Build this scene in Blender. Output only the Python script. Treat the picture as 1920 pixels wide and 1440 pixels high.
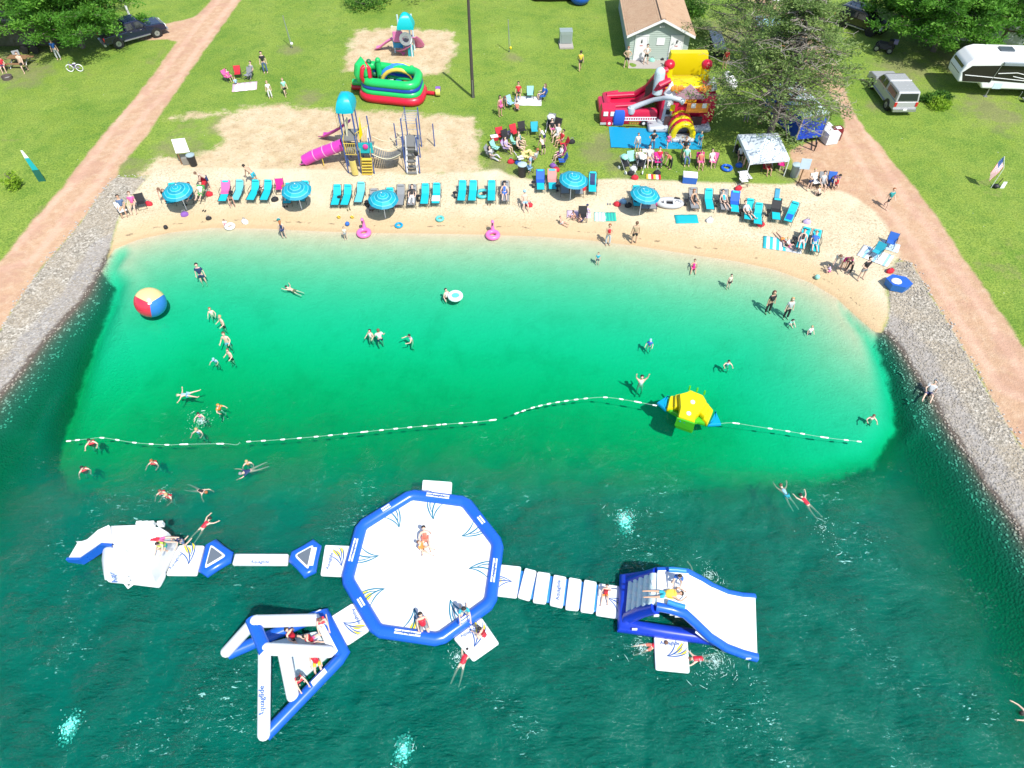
import bpy, bmesh, math, random
import numpy as np
from mathutils import Vector, Matrix
R = math.radians
rnd = random.Random(7)
scene = bpy.context.scene
for o in list(bpy.data.objects): bpy.data.objects.remove(o, do_unlink=True)
COL = scene.collection
# ---------------- camera, sky, sun, exposure ----------------
CAMZ = 30.0; PITCH = R(50.2); FPX = 1280.0
cam_d = bpy.data.cameras.new('camera'); cam = bpy.data.objects.new('camera', cam_d); COL.objects.link(cam)
cam.location = (0, 0, CAMZ); cam.rotation_euler = (math.pi/2 - PITCH, 0, 0)
cam_d.angle = 2*math.atan(960/FPX); cam_d.clip_end = 3000; cam_d.clip_start = 0.5
scene.camera = cam
SUN_EL, SUN_AZ = R(56), R(148)
w = bpy.data.worlds.new('World'); scene.world = w; w.use_nodes = True
nt = w.node_tree; bg = nt.nodes['Background']; sky = nt.nodes.new('ShaderNodeTexSky')
sky.sky_type = 'NISHITA'; sky.sun_disc = False; sky.sun_elevation = SUN_EL; sky.sun_rotation = SUN_AZ
nt.links.new(sky.outputs[0], bg.inputs[0]); bg.inputs[1].default_value = 0.145
sun_d = bpy.data.lights.new('sun', 'SUN'); sun_d.energy = 4.3; sun_d.angle = R(0.6); sun_d.color = (1, .965, .9)
sun = bpy.data.objects.new('sun', sun_d); COL.objects.link(sun)
sdir = Vector((math.sin(SUN_AZ)*math.cos(SUN_EL), math.cos(SUN_AZ)*math.cos(SUN_EL), math.sin(SUN_EL)))
sun.rotation_euler = sdir.to_track_quat('Z', 'Y').to_euler()
scene.render.engine = 'CYCLES'
vs = scene.view_settings; vs.view_transform = 'Standard'; vs.look = 'None'; vs.gamma = 1; vs.exposure = 0.6
scene.cycles.max_bounces = 6; scene.cycles.transparent_max_bounces = 12; scene.cycles.volume_bounces = 0

# ---------------- photo reading -> world ----------------
def ray(px, py):
    x = (px-960)/FPX; y = (720-py)/FPX
    c, s = math.cos(PITCH), math.sin(PITCH)
    return x, c + y*s, -s + y*c          # direction in world (forward = (0,c,-s), up = (0,s,c))
def g0(px, py, z=0.0):
    dx, dy, dz = ray(px, py); t = (z-CAMZ)/dz
    return (dx*t, dy*t)
def seg_dist(X, Y, poly, closed=True):
    P = np.asarray(poly, float); n = len(P); D = np.full(np.shape(X), 1e9); m = n if closed else n-1
    for i in range(m):
        ax, ay = P[i]; bx, by = P[(i+1) % n]; ex, ey = bx-ax, by-ay
        t = np.clip(((X-ax)*ex+(Y-ay)*ey)/(ex*ex+ey*ey+1e-9), 0, 1)
        D = np.minimum(D, (X-ax-t*ex)**2+(Y-ay-t*ey)**2)
    return np.sqrt(D)
def inside(X, Y, poly):
    P = np.asarray(poly, float); n = len(P); I = np.zeros(np.shape(X), bool)
    for i in range(n):
        ax, ay = P[i]; bx, by = P[(i+1) % n]
        if ay == by: continue
        c = ((ay > Y) != (by > Y)) & (X < (bx-ax)*(Y-ay)/(by-ay)+ax); I ^= c
    return I
def sdf(X, Y, poly):
    d = seg_dist(X, Y, poly); return np.where(inside(X, Y, poly), -d, d)
BEACHLINE = [(205,480),(215,466),(260,449),(320,436),(400,427),(500,429),(600,434),(700,437),(800,438),(900,440),(1000,443),(1100,450),(1200,462),(1300,478),(1380,490),(1450,505),(1520,530),(1570,560),(1610,597),(1640,622)]
LAKE = [(-30,-60),(-33,-20),(-31,5)] + [g0(*p) for p in [(0,745),(40,700),(85,640),(130,592),(165,552),(185,515)]+BEACHLINE+[(1664,625),(1693,662),(1724,715),(1751,755),(1782,813),(1827,875),(1849,911),(1889,964),(1920,1013)]] + [(26,0),(28,-20),(26,-60)]
BEACHW = [g0(*p) for p in BEACHLINE]
APRON = [g0(*p) for p in [(205,478),(186,508),(206,530),(194,565),(166,612),(134,680),(106,740),(84,785),(68,830),(84,876),(200,886),(400,885),(700,890),(1000,885),(1300,880),(1550,880),(1660,852),(1700,787),(1690,742),(1672,684),(1648,627),(1617,587),(1600,540),(1300,400),(900,380),(400,380),(180,440)]]
def height(X, Y):
    X = np.asarray(X, float); Y = np.asarray(Y, float)
    d = sdf(X, Y, LAKE); land = 0.8*(1-np.exp(-np.maximum(d, 0)/5))
    db = seg_dist(X, Y, BEACHW, False); a = sdf(X, Y, APRON)
    deep = np.minimum(0.42*np.maximum(-d, 0), 4.5)
    shelf = 0.05*db + .0048*db*db
    south = np.clip((a*1.0+1.6)/6, 0, 1); south = south*south*(3-2*south)
    shelf2 = shelf*(1-south)+4.6*south
    k = np.clip((a+.02)/.5, 0, 1)
    kk = np.where(Y < g0(960, 850)[1], 0, k)
    blend = np.clip((Y-g0(960, 870)[1])/2.5, 0, 1)
    dep = np.where(a < -.02, shelf2, shelf2*(1-k*blend)+deep*k*blend)
    dep = np.minimum(dep, np.maximum(-d, 0)*.6+.0)
    return np.where(d > 0, land, -dep)
def gh(x, y): return float(height(np.array([x]), np.array([y]))[0])
def g(px, py, dz=0.0):
    """point of the dry ground (or water surface) seen at photo pixel px,py, raised by dz"""
    z = 0.3
    for _ in range(4):
        x, y = g0(px, py, z+dz); z = max(0.0, gh(x, y))
    return Vector((x, y, z+dz))
def gp(pts): return [tuple(g(*p)[:2]) for p in pts]

# ---------------- node helpers ----------------
class NT:
    def __init__(s, name):
        s.m = bpy.data.materials.new(name); s.m.use_nodes = True; s.t = s.m.node_tree; s.t.nodes.clear()
        s.out = s.n('ShaderNodeOutputMaterial')
    def n(s, typ, **kw):
        nd = s.t.nodes.new(typ)
        for k, v in kw.items(): setattr(nd, k, v)
        return nd
    def put(s, sock, v):
        if isinstance(v, bpy.types.NodeSocket): s.t.links.new(v, sock)
        elif isinstance(v, (tuple, list)) and len(v) == 3 and sock.type == 'RGBA': sock.default_value = (*v, 1)
        else: sock.default_value = v
    def math(s, op, a, b=0.0, c=None, clamp=False):
        nd = s.n('ShaderNodeMath', operation=op, use_clamp=clamp); s.put(nd.inputs[0], a); s.put(nd.inputs[1], b)
        if c is not None: s.put(nd.inputs[2], c)
        return nd.outputs[0]
    def noise(s, scale, detail=3, rough=.55, vec=None, out=0, dist=0):
        nd = s.n('ShaderNodeTexNoise'); nd.inputs['Scale'].default_value = scale; nd.inputs['Detail'].default_value = detail
        nd.inputs['Roughness'].default_value = rough; nd.inputs['Distortion'].default_value = dist
        s.put(nd.inputs['Vector'], vec if vec is not None else s.pos()); return nd.outputs[out]
    def vor(s, scale, out='Distance', vec=None, feature='F1'):
        nd = s.n('ShaderNodeTexVoronoi', feature=feature); nd.inputs['Scale'].default_value = scale
        s.put(nd.inputs['Vector'], vec if vec is not None else s.pos()); return nd.outputs[out]
    def pos(s):
        if not hasattr(s, '_p'): s._p = s.n('ShaderNodeTexCoord').outputs['Object']
        return s._p
    def wpos(s):
        if not hasattr(s, '_w'): s._w = s.n('ShaderNodeNewGeometry').outputs['Position']
        return s._w
    def attr(s, name): return s.n('ShaderNodeAttribute', attribute_name=name).outputs['Fac']
    def mr(s, v, a, b, c=0.0, d=1.0, smooth=True):
        nd = s.n('ShaderNodeMapRange'); nd.interpolation_type = 'SMOOTHSTEP' if smooth else 'LINEAR'
        for i, q in enumerate((v, a, b, c, d)): s.put(nd.inputs[i], q)
        return nd.outputs[0]
    def mix(s, f, a, b, mode='MIX'):
        nd = s.n('ShaderNodeMix', data_type='RGBA', blend_type=mode); s.put(nd.inputs[0], f); s.put(nd.inputs[6], a); s.put(nd.inputs[7], b)
        return nd.outputs[2]
    def ramp(s, v, stops):
        nd = s.n('ShaderNodeValToRGB'); el = nd.color_ramp.elements
        while len(el) < len(stops): el.new(.5)
        for e, (p, c) in zip(el, stops): e.position = p; e.color = (*c, 1)
        s.put(nd.inputs[0], v); return nd.outputs[0]
    def bump(s, h, strength=.5, dist=.05):
        nd = s.n('ShaderNodeBump'); nd.inputs['Strength'].default_value = strength; nd.inputs['Distance'].default_value = dist
        s.put(nd.inputs['Height'], h); return nd.outputs[0]
    def pbr(s, col, rough=.6, metal=0, normal=None, spec=.5, **kw):
        b = s.n('ShaderNodeBsdfPrincipled'); s.put(b.inputs['Base Color'], col); s.put(b.inputs['Roughness'], rough)
        s.put(b.inputs['Metallic'], metal); s.put(b.inputs['Specular IOR Level'], spec)
        if normal is not None: s.put(b.inputs['Normal'], normal)
        for k, v in kw.items(): s.put(b.inputs[k.replace('_', ' ')], v)
        s.t.links.new(b.outputs[0], s.out.inputs[0]); return b
_mc = {}
def mat(name, col, rough=.6, metal=0.0, var=.12, scale=3.0, bump=0.0, spec=.5, dirt=0.0, **kw):
    """procedural paint / fabric / plastic with mottling, wear and fine relief"""
    key = (name, tuple(col), rough)
    if key in _mc: return _mc[key]
    t = NT(name); n1 = t.noise(scale, 4, .6); n2 = t.noise(scale*9, 2, .5)
    v = t.math('ADD', t.math('MULTIPLY', t.math('SUBTRACT', n1, .5), var*2.0), t.math('MULTIPLY', t.math('SUBTRACT', n2, .5), var))
    c = t.mix(t.math('ADD', .5, v, clamp=True), tuple(max(0, x*(1-var*2)) for x in col), tuple(min(1, x*(1+var*2)) for x in col))
    if dirt: c = t.mix(t.mr(n1, .5, .75, 0, dirt), c, (.16, .13, .09))
    nm = t.bump(n2, bump, .01) if bump else None
    t.pbr(c, t.math('ADD', rough, t.math('MULTIPLY', t.math('SUBTRACT', n1, .5), .2), clamp=True), metal, nm, spec, **kw)
    _mc[key] = t.m; return t.m

# ---------------- mesh helpers ----------------
class MB:
    def __init__(s): s.v = []; s.f = []; s.mi = []; s.cur = 0
    def add(s, vs, fs):
        b = len(s.v); s.v += [tuple(p) for p in vs]; s.f += [tuple(b+i for i in f) for f in fs]; s.mi += [s.cur]*len(fs); return s
    def box(s, c, d, rz=0, rx=0, ry=0, taper=1.0):
        hx, hy, hz = d[0]/2, d[1]/2, d[2]/2; M = Matrix.Rotation(rz, 3, 'Z') @ Matrix.Rotation(ry, 3, 'Y') @ Matrix.Rotation(rx, 3, 'X')
        vs = []
        for z in (-1, 1):
            k = taper if z > 0 else 1
            for x, y in ((-1,-1),(1,-1),(1,1),(-1,1)): vs.append(M @ Vector((x*hx*k, y*hy*k, z*hz)) + Vector(c))
        return s.add(vs, [(3,2,1,0),(4,5,6,7),(0,1,5,4),(1,2,6,5),(2,3,7,6),(3,0,4,7)])
    def tube(s, pts, r, n=8, caps=True, closed=False, flat=1.0):
        P = [Vector(p) for p in pts]; m = len(P); rr = r if isinstance(r, (list, tuple)) else [r]*m
        vs = []; fs = []; up0 = None
        for i, p in enumerate(P):
            if closed: t = (P[(i+1) % m]-P[i-1])
            else: t = P[min(i+1, m-1)]-P[max(i-1, 0)]
            t.normalize() if t.length > 1e-9 else None
            if up0 is None:
                up0 = Vector((0, 0, 1)) if abs(t.z) < .9 else Vector((0, 1, 0))
            a = up0.cross(t)
            if a.length < 1e-4: a = Vector((1, 0, 0)).cross(t)
            a.normalize(); b = t.cross(a); up0 = b if not closed else Vector((0,0,1))
            k = 1.0
            if closed or 0 < i < m-1:
                u = (P[i]-P[i-1]).normalized(); v = (P[(i+1) % m]-P[i]).normalized(); cs = max(.5, math.sqrt(max(0, (1+u.dot(v))/2))); k = 1/cs
            for j in range(n):
                an = 2*math.pi*(j+.5)/n; vs.append(p + a*math.cos(an)*rr[i]*k + b*math.sin(an)*rr[i]*flat)
        for i in range(m if closed else m-1):
            i2 = (i+1) % m
            for j in range(n):
                j2 = (j+1) % n; fs.append((i*n+j, i*n+j2, i2*n+j2, i2*n+j))
        if caps and not closed: fs += [tuple(range(n))[::-1], tuple((m-1)*n+j for j in range(n))]
        return s.add(vs, fs)
    def rod(s, a, b, r, n=6): return s.tube([a, b], r, n)
    def prism(s, poly, z0, z1, inset=0):
        n = len(poly); c = (sum(p[0] for p in poly)/n, sum(p[1] for p in poly)/n)
        zz = (lambda z: z if isinstance(z, (list, tuple)) else [z]*n); a, b = zz(z0), zz(z1)
        vs = [(p[0], p[1], a[i]) for i, p in enumerate(poly)]+[(c[0]+(p[0]-c[0])*(1-inset), c[1]+(p[1]-c[1])*(1-inset), b[i]) for i, p in enumerate(poly)]
        ar = sum(poly[i][0]*poly[(i+1) % n][1]-poly[(i+1) % n][0]*poly[i][1] for i in range(n))
        fs = [tuple(range(n))[::-1], tuple(range(n, 2*n))]+[(i, (i+1) % n, n+(i+1) % n, n+i) for i in range(n)]
        if ar < 0: fs = [f[::-1] for f in fs]
        return s.add(vs, fs)
    def pad(s, poly, z0, z1, r=.08, cr=.12, dome=0.0):
        """soft inflatable slab: rounded corners in plan, rounded edge in section"""
        poly = [Vector((p[0], p[1])) for p in poly]; n = len(poly)
        ar = sum(poly[i].x*poly[(i+1) % n].y-poly[(i+1) % n].x*poly[i].y for i in range(n))
        if ar < 0: poly = poly[::-1]
        out = []
        for i in range(n):
            p, a, b = poly[i], poly[i-1], poly[(i+1) % n]; u = (a-p).normalized(); v = (b-p).normalized()
            c1 = p+u*min(cr, (a-p).length*.45); c2 = p+v*min(cr, (b-p).length*.45)
            for t in (0, .33, .67, 1): out.append((1-t)**2*c1+2*t*(1-t)*p+t*t*c2)
        m = len(out); c = sum(out, Vector((0, 0)))/m
        prof = [(r, z0), (r*.3, z0+(z1-z0)*.15), (0, (z0+z1)/2), (r*.3, z1-(z1-z0)*.15), (r, z1)]
        vs = []
        for ins, z in prof:
            for i in range(m):
                tn = (out[(i+1) % m]-out[i-1]).normalized(); nr = Vector((tn.y, -tn.x)); q = out[i]-nr*ins; vs.append((q.x, q.y, z))
        fs = []
        for k in range(4):
            for i in range(m): fs.append((k*m+i, k*m+(i+1) % m, (k+1)*m+(i+1) % m, (k+1)*m+i))
        fs.append(tuple(range(m))[::-1]); b = len(vs); vs.append((c.x, c.y, z1+dome))
        fs += [(4*m+i, 4*m+(i+1) % m, b) for i in range(m)]
        return s.add(vs, fs)
    def ball(s, c, r, nu=12, nv=8, sq=(1, 1, 1), M=None):
        vs = []; fs = []
        for i in range(nv+1):
            th = math.pi*i/nv
            for j in range(nu):
                ph = 2*math.pi*j/nu; p = Vector((math.sin(th)*math.cos(ph)*r*sq[0], math.sin(th)*math.sin(ph)*r*sq[1], math.cos(th)*r*sq[2]))
                if M: p = M @ p
                vs.append(p+Vector(c))
        for i in range(nv):
            for j in range(nu):
                a, b = i*nu+j, i*nu+(j+1) % nu; fs.append((a, a+nu, b+nu, b))
        return s.add(vs, fs)
    def lathe(s, prof, c=(0, 0, 0), n=16, M=None):
        vs = []; fs = []
        for r, z in prof:
            for j in range(n):
                a = 2*math.pi*j/n; p = Vector((r*math.cos(a), r*math.sin(a), z))
                if M: p = M @ p
                vs.append(p+Vector(c))
        for i in range(len(prof)-1):
            for j in range(n):
                j2 = (j+1) % n; fs.append((i*n+j, i*n+j2, (i+1)*n+j2, (i+1)*n+j))
        return s.add(vs, fs)
    def loft(s, secs, close=True, caps=True):
        m = len(secs[0]); vs = [p for sec in secs for p in sec]; fs = []
        for i in range(len(secs)-1):
            for j in range(m if close else m-1): fs.append((i*m+j, i*m+(j+1) % m, (i+1)*m+(j+1) % m, (i+1)*m+j))
        if caps and close: fs += [tuple(range(m))[::-1], tuple((len(secs)-1)*m+j for j in range(m))]
        return s.add(vs, fs)
    def slab(s, quad, th):
        """thick sheet from 4+ 3D points"""
        P = [Vector(p) for p in quad]; n = (P[1]-P[0]).cross(P[2]-P[0]).normalized()*th; m = len(P)
        return s.add(P+[p+n for p in P], [tuple(range(m))[::-1], tuple(range(m, 2*m))]+[(i, (i+1) % m, m+(i+1) % m, m+i) for i in range(m)])
    def mesh(s, name, mats, smooth=False, org=None):
        me = bpy.data.meshes.new(name)
        v = s.v if org is None else [(p[0]-org[0], p[1]-org[1], p[2]-org[2]) for p in s.v]
        me.from_pydata(v, [], s.f)
        mats = mats if isinstance(mats, (list, tuple)) else [mats]
        for m in mats: me.materials.append(m)
        if len(mats) > 1: me.polygons.foreach_set('material_index', s.mi)
        bm = bmesh.new(); bm.from_mesh(me); bmesh.ops.recalc_face_normals(bm, faces=bm.faces); bm.to_mesh(me); bm.free()
        if smooth:
            me.polygons.foreach_set('use_smooth', [True]*len(me.polygons))
            if smooth != 'all': me.set_sharp_from_angle(angle=R(45))
        me.update(); return me
def link(name, me, parent=None, loc=(0, 0, 0)):
    o = bpy.data.objects.new(name, me); COL.objects.link(o); o.location = loc
    if parent: o.parent = parent
    return o
def tag(o, label=None, cat=None, group=None, kind=None):
    if label: o['label'] = label
    if cat: o['category'] = cat
    if group: o['group'] = group
    if kind: o['kind'] = kind
    return o
def thing(name, label, cat, loc, rz=0, group=None):
    o = bpy.data.objects.new(name, None); COL.objects.link(o); o.location = loc; o.rotation_euler = (0, 0, rz); o.empty_display_size = .3
    return tag(o, label, cat, group)
def part(mb, name, m, parent, smooth=False, world=False, label=None):
    """world=True: mesh was modelled in world coordinates, parent has only a location"""
    base = parent
    org = None
    if world:
        org = Vector((0, 0, 0)); b = parent
        while b: org += b.location; b = b.parent
    o = link(name, mb.mesh(name, m, smooth, org), parent)
    if label: o['label'] = label
    return o
def solo(mb, name, m, label, cat, smooth=False, group=None, kind=None, loc=None, rz=0):
    o = link(name, mb.mesh(name, m, smooth, loc if rz == 0 else None), None, loc or (0, 0, 0)); o.rotation_euler = (0, 0, rz)
    return tag(o, label, cat, group, kind)
def dup(root, loc, rz=0, label=None, scale=None, mats=None):
    def cp(o, par):
        c = o.copy(); COL.objects.link(c); c.parent = par
        if mats and o.name.split('.')[0] in mats and c.data:
            for i in range(len(c.material_slots)):
                c.material_slots[i].link = 'OBJECT'; c.material_slots[i].material = mats[o.name.split('.')[0]]
        for ch in o.children: cp(ch, c)
        return c
    c = cp(root, None); c.location = loc; c.rotation_euler = (0, 0, rz)
    if scale: c.scale = (scale,)*3
    if label: c['label'] = label
    return c
# ---------------- terrain zones (corners read off the photograph, laid on the ground) ----------------
ROAD_L = gp([(397,0),(372,27),(352,50),(332,77),(287,140),(250,187),(212,230),(175,275),(140,320),(115,355),(60,415),(0,492)]) + [(-60,33),(-75,20),(-75,8),(-41,6),(-39,24)] + gp([(0,622),(30,572),(80,500),(150,420),(190,362),(220,332),(225,312),(272,260),(297,220),(320,187),(375,107),(425,37),(452,0)]) + [(-38,95),(-44,95)]
DRIVE_L = gp([(300,46),(345,38),(385,24),(338,80),(312,74),(280,75),(200,70),(200,55)])
ROAD_R = gp([(1500,330),(1483,297),(1478,283),(1498,273),(1540,262),(1585,240),(1578,215),(1568,190),(1535,150),(1500,110),(1470,70),(1430,30),(1400,0),(1450,0),(1500,30),(1540,75),(1570,120),(1592,190),(1605,218),(1625,247),(1650,273),(1680,312),(1717,353),(1750,398),(1778,440),(1809,489),(1840,530),(1871,578),(1920,652)]) + [(45,20),(45,-20),(33,-20),(31,15)] + gp([(1916,842),(1871,770),(1827,690),(1782,614),(1738,543),(1709,494),(1680,486),(1658,446),(1643,420),(1625,402),(1596,384),(1566,370),(1510,364),(1485,352)])
GRAV_L = gp([(228,331),(275,336),(250,362),(225,402),(212,442),(200,485),(250,700),(0,900)]) + [(-29,8),(-29,-40),(-39,-40),(-41,6),(-39,24)] + gp([(0,622),(30,572),(80,500),(150,420),(190,362),(215,334)])
GRAV_R = gp([(1680,489),(1708,492),(1738,543),(1782,614),(1827,690),(1871,770),(1916,842)]) + [(31,15),(33,-20),(33,-40),(24,-40),(22,12)] + gp([(1750,900),(1640,640),(1655,622),(1666,600),(1668,570),(1664,544),(1672,515)])
SAND = gp([(275,334),(285,322),(300,316),(420,314),(620,318),(780,326),(870,322),(930,318),(975,333),(1000,337),(1150,335),(1240,338),(1330,342),(1440,345),(1485,345),(1517,353),(1575,357),(1608,372),(1637,392),(1655,410),(1672,440),(1690,482),(1680,489),(1672,515),(1664,544),(1668,570),(1666,600),(1655,622)]) + [g0(1640,640), g0(1500,600), g0(1000,500), g0(500,480), g0(230,520)] + gp([(200,485),(212,442),(225,402),(250,362)])
PLAY = [gp([(262,330),(300,290),(330,296),(395,285),(420,262),(408,235),(450,203),(520,197),(620,206),(720,208),(800,216),(888,222),(898,250),(893,285),(905,322),(870,330),(600,330),(350,328)]),
        gp([(668,57),(750,53),(850,60),(852,95),(836,136),(800,140),(700,130),(648,134),(648,112),(660,80)]), gp([(300,218),(360,210),(440,204),(430,216),(330,228),(300,230)])]
WORN = [(547,93,1.2),(960,108,1.1),(578,184,1.3),(300,330,2.2),(250,318,1.4),(230,310,1.0),(1120,285,1.6),(1165,310,1.5),(1130,262,1.2),(20,125,3.5),(60,140,2.2),(1500,330,1.4),(1700,128,3),(1790,118,3),(330,285,2.2),(940,315,1.6),(975,325,1.2),(1760,15,2),(1475,325,1),(1860,208,3),(420,235,1.8),(1640,200,0.9),(1380,60,4),(1480,60,4)]
STEP = .3
xs = np.concatenate([[-900,-500,-300,-200,-140,-105,-85], np.arange(-68, 68.01, STEP), [85,105,140,200,300,500,900]])
ys = np.concatenate([[-600,-300,-150,-90,-70,-62,-58,-50,-40,-30,-20,-12,-6,-2], np.arange(1, 93, STEP), [97,104,115,130,160,220,350,600,1200]])
GX, GY = np.meshgrid(xs, ys); SH = GX.shape
H = height(GX, GY)
D = {}
D['s_lake'] = sdf(GX, GY, LAKE); D['s_apron'] = sdf(GX, GY, APRON)
D['s_road'] = np.minimum(np.minimum(sdf(GX, GY, ROAD_L), sdf(GX, GY, DRIVE_L)), sdf(GX, GY, ROAD_R))
D['s_gravel'] = np.minimum(sdf(GX, GY, GRAV_L), sdf(GX, GY, GRAV_R))
D['s_sand'] = sdf(GX, GY, SAND)
D['s_play'] = np.minimum(np.minimum(sdf(GX, GY, PLAY[0]), sdf(GX, GY, PLAY[1])), sdf(GX, GY, PLAY[2])+.3)
wn = np.full(SH, 9.0)
for px, py, r in WORN:
    c = g(px, py); wn = np.minimum(wn, np.hypot(GX-c.x, (GY-c.y)*.8)/r)
D['worn'] = wn
D['depth'] = np.maximum(-H, 0)
RC = [(g0(1100,447), g0(1640,622))]
# wheel ruts, along the centre lines of the two roads
CL = gp([(425,0),(398,32),(352,95),(303,165),(255,210),(210,272),(168,335),(110,395),(40,480)])+[(-52,24),(-56,8)]
CR = gp([(1592,225),(1625,290),(1690,395),(1745,465),(1790,540),(1845,630),(1900,720)])+[(37,20),(39,-20)]
D['rut'] = np.minimum(seg_dist(GX, GY, CL, False), seg_dist(GX, GY, CR, False))
H = H + np.where((D['s_lake'] > .5), .03*np.sin(GX*1.7+np.sin(GY*1.3)*2)*np.sin(GY*1.1+np.sin(GX*.9)*2)*np.clip(D['s_lake']/6, 0, 1), 0)

t = NT('terrain'); P = t.wpos()
jit = t.math('MULTIPLY', t.math('SUBTRACT', t.noise(.9, 5, .65, P), .5), 1.0)
fine = t.math('SUBTRACT', t.noise(14, 3, .6, P), .5)
def edge(nm, wid=.18, amp=.8, f=.35, off=0.0):
    v = t.math('ADD', t.math('ADD', t.attr(nm), t.math('MULTIPLY', jit, amp)), t.math('MULTIPLY', fine, f))
    return t.mr(v, off+wid, off-wid, 0, 1)
# grass
big = t.noise(.16, 4, .55, P); mid = t.noise(.9, 5, .65, P); tiny = t.noise(9, 3, .7, P); blade = t.noise(38, 2, .7, P)
gcol = t.ramp(big, [(.34, (.11,.205,.026)), (.46, (.160,.25,.038)), (.58, (.225,.30,.055)), (.70, (.14,.24,.03))])
gcol = t.mix(t.mr(mid, .35, .7, 0, .55), gcol, (.20,.27,.028))
gcol = t.mix(t.mr(mid, .55, .3, 0, .45), gcol, (.065,.16,.012))
gcol = t.mix(t.mr(tiny, .32, .60, .75, 0), gcol, (.045,.115,.008))
gcol = t.mix(t.mr(tiny, .50, .70, 0, .65), gcol, (.25,.34,.045))
gcol = t.mix(t.mr(blade, .45, .75, 0, .35), gcol, (.22,.31,.05))
clov = t.vor(1.3, 'Distance', P)
gcol = t.mix(t.math('MULTIPLY', t.mr(clov, .06, .03), t.mr(t.noise(.35, 2, .5, P), .52, .6)), gcol, (.5,.5,.42))
worn = t.math('MAXIMUM', t.mr(t.math('ADD', t.attr('worn'), t.math('MULTIPLY', jit, 2.6)), 1.2, .1, 0, .6), t.mr(t.math('ADD', t.math('MULTIPLY', big, .6), t.math('MULTIPLY', mid, .4)), .585, .66, 0, .35))
swath = t.mr(t.noise(.07, 3, .6, P), .5, .64, 0, .25); gcol = t.mix(swath, gcol, (.235,.335,.06)); gcol = t.mix(worn, gcol, t.mix(tiny, (.14,.13,.06), (.26,.22,.12)))
# dirt road
rn = t.noise(2.2, 5, .65, P); rn2 = t.noise(22, 3, .7, P)
rcol = t.ramp(rn, [(.25, (.42,.255,.15)), (.5, (.50,.33,.205)), (.75, (.57,.42,.29))])
rcol = t.mix(t.mr(rn2, .35, .7, .35, 0), rcol, (.26,.15,.10))
rut = t.attr('rut'); rline = t.mr(t.math('ABSOLUTE', t.math('SUBTRACT', t.math('ADD', rut, t.math('MULTIPLY', jit, .5)), .85)), .5, .1, 0, .5)
rcol = t.mix(rline, rcol, (.58,.38,.28))
rcol = t.mix(t.mr(t.noise(.5, 5, .7, P), .45, .65, 0, .6), rcol, (.40,.23,.16))
# gravel
gv = t.vor(9, 'Color', P); gd = t.vor(9, 'Distance', P); gsep = t.n('ShaderNodeSeparateColor'); t.put(gsep.inputs[0], gv)
gr = t.ramp(gsep.outputs[0], [(0, (.18,.16,.125)), (.4, (.31,.28,.225)), (.7, (.38,.345,.285)), (1, (.52,.48,.41))])
gr = t.mix(t.mr(t.noise(.6, 3, .5, P), .4, .6), gr, t.mix(.45, gr, (.34,.28,.20)))
wetd = t.attr('s_lake')
gr = t.mix(t.mr(t.math('ADD', wetd, t.math('MULTIPLY', jit, .6)), 1.7, 1.3, 0, .45), gr, (.27,.26,.265))
gr = t.mix(t.mr(t.math('ADD', wetd, t.math('MULTIPLY', jit, .7)), .42, .12), gr, t.mix(.78, gr, (.055,.035,.02)))
# beach sand
sn = t.noise(.5, 4, .6, P); s2 = t.noise(7, 4, .75, P); s3 = t.noise(30, 2, .7, P)
sc = t.ramp(sn, [(.3, (.50,.41,.27)), (.55, (.56,.48,.33)), (.75, (.60,.53,.39))])
sc = t.mix(t.math('MULTIPLY', t.mr(s2, .52, .36), t.mr(t.math('ADD', t.n('ShaderNodeSeparateXYZ').outputs[0], 0) if False else t.noise(.12, 2, .5, P), .38, .6, .25, .85)), sc, (.30,.225,.125)); sc = t.mix(t.mr(s3, .4, .75, .0, .25), sc, (.66,.60,.48))
wet = t.mr(t.math('ADD', wetd, t.math('MULTIPLY', jit, .8)), 3.0, .8); sc = t.mix(t.math('MULTIPLY', wet, .75), sc, (.47,.34,.18))
wet2 = t.mr(t.math('ADD', wetd, t.math('MULTIPLY', jit, .35)), .55, .15); sc = t.mix(t.math('MULTIPLY', wet2, .7), sc, (.44,.31,.17))
deb = t.math('MULTIPLY', t.mr(t.math('ABSOLUTE', t.math('SUBTRACT', t.math('ADD', wetd, t.math('MULTIPLY', jit, .8)), .75)), .08, .02), t.mr(t.noise(1.6, 3, .6, P), .52, .62))
sc = t.mix(t.math('MULTIPLY', deb, .7), sc, (.12,.08,.05))
# playground sand: coarser, browner, littered with wood chips
pc = t.ramp(t.noise(.8, 4, .65, P), [(.3, (.40,.29,.16)), (.5, (.50,.39,.24)), (.7, (.56,.46,.31))])
chips = t.noise(5.5, 4, .85, P); pc = t.mix(t.mr(chips, .50, .34, 0, .6), pc, (.24,.165,.10)); pc = t.mix(t.mr(t.noise(13, 3, .8, P), .58, .72, 0, .6), pc, (.62,.55,.42))
weed = t.math('MULTIPLY', t.mr(t.noise(.7, 5, .75, P), .60, .68), .5); pc = t.mix(weed, pc, (.20,.22,.06))
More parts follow.
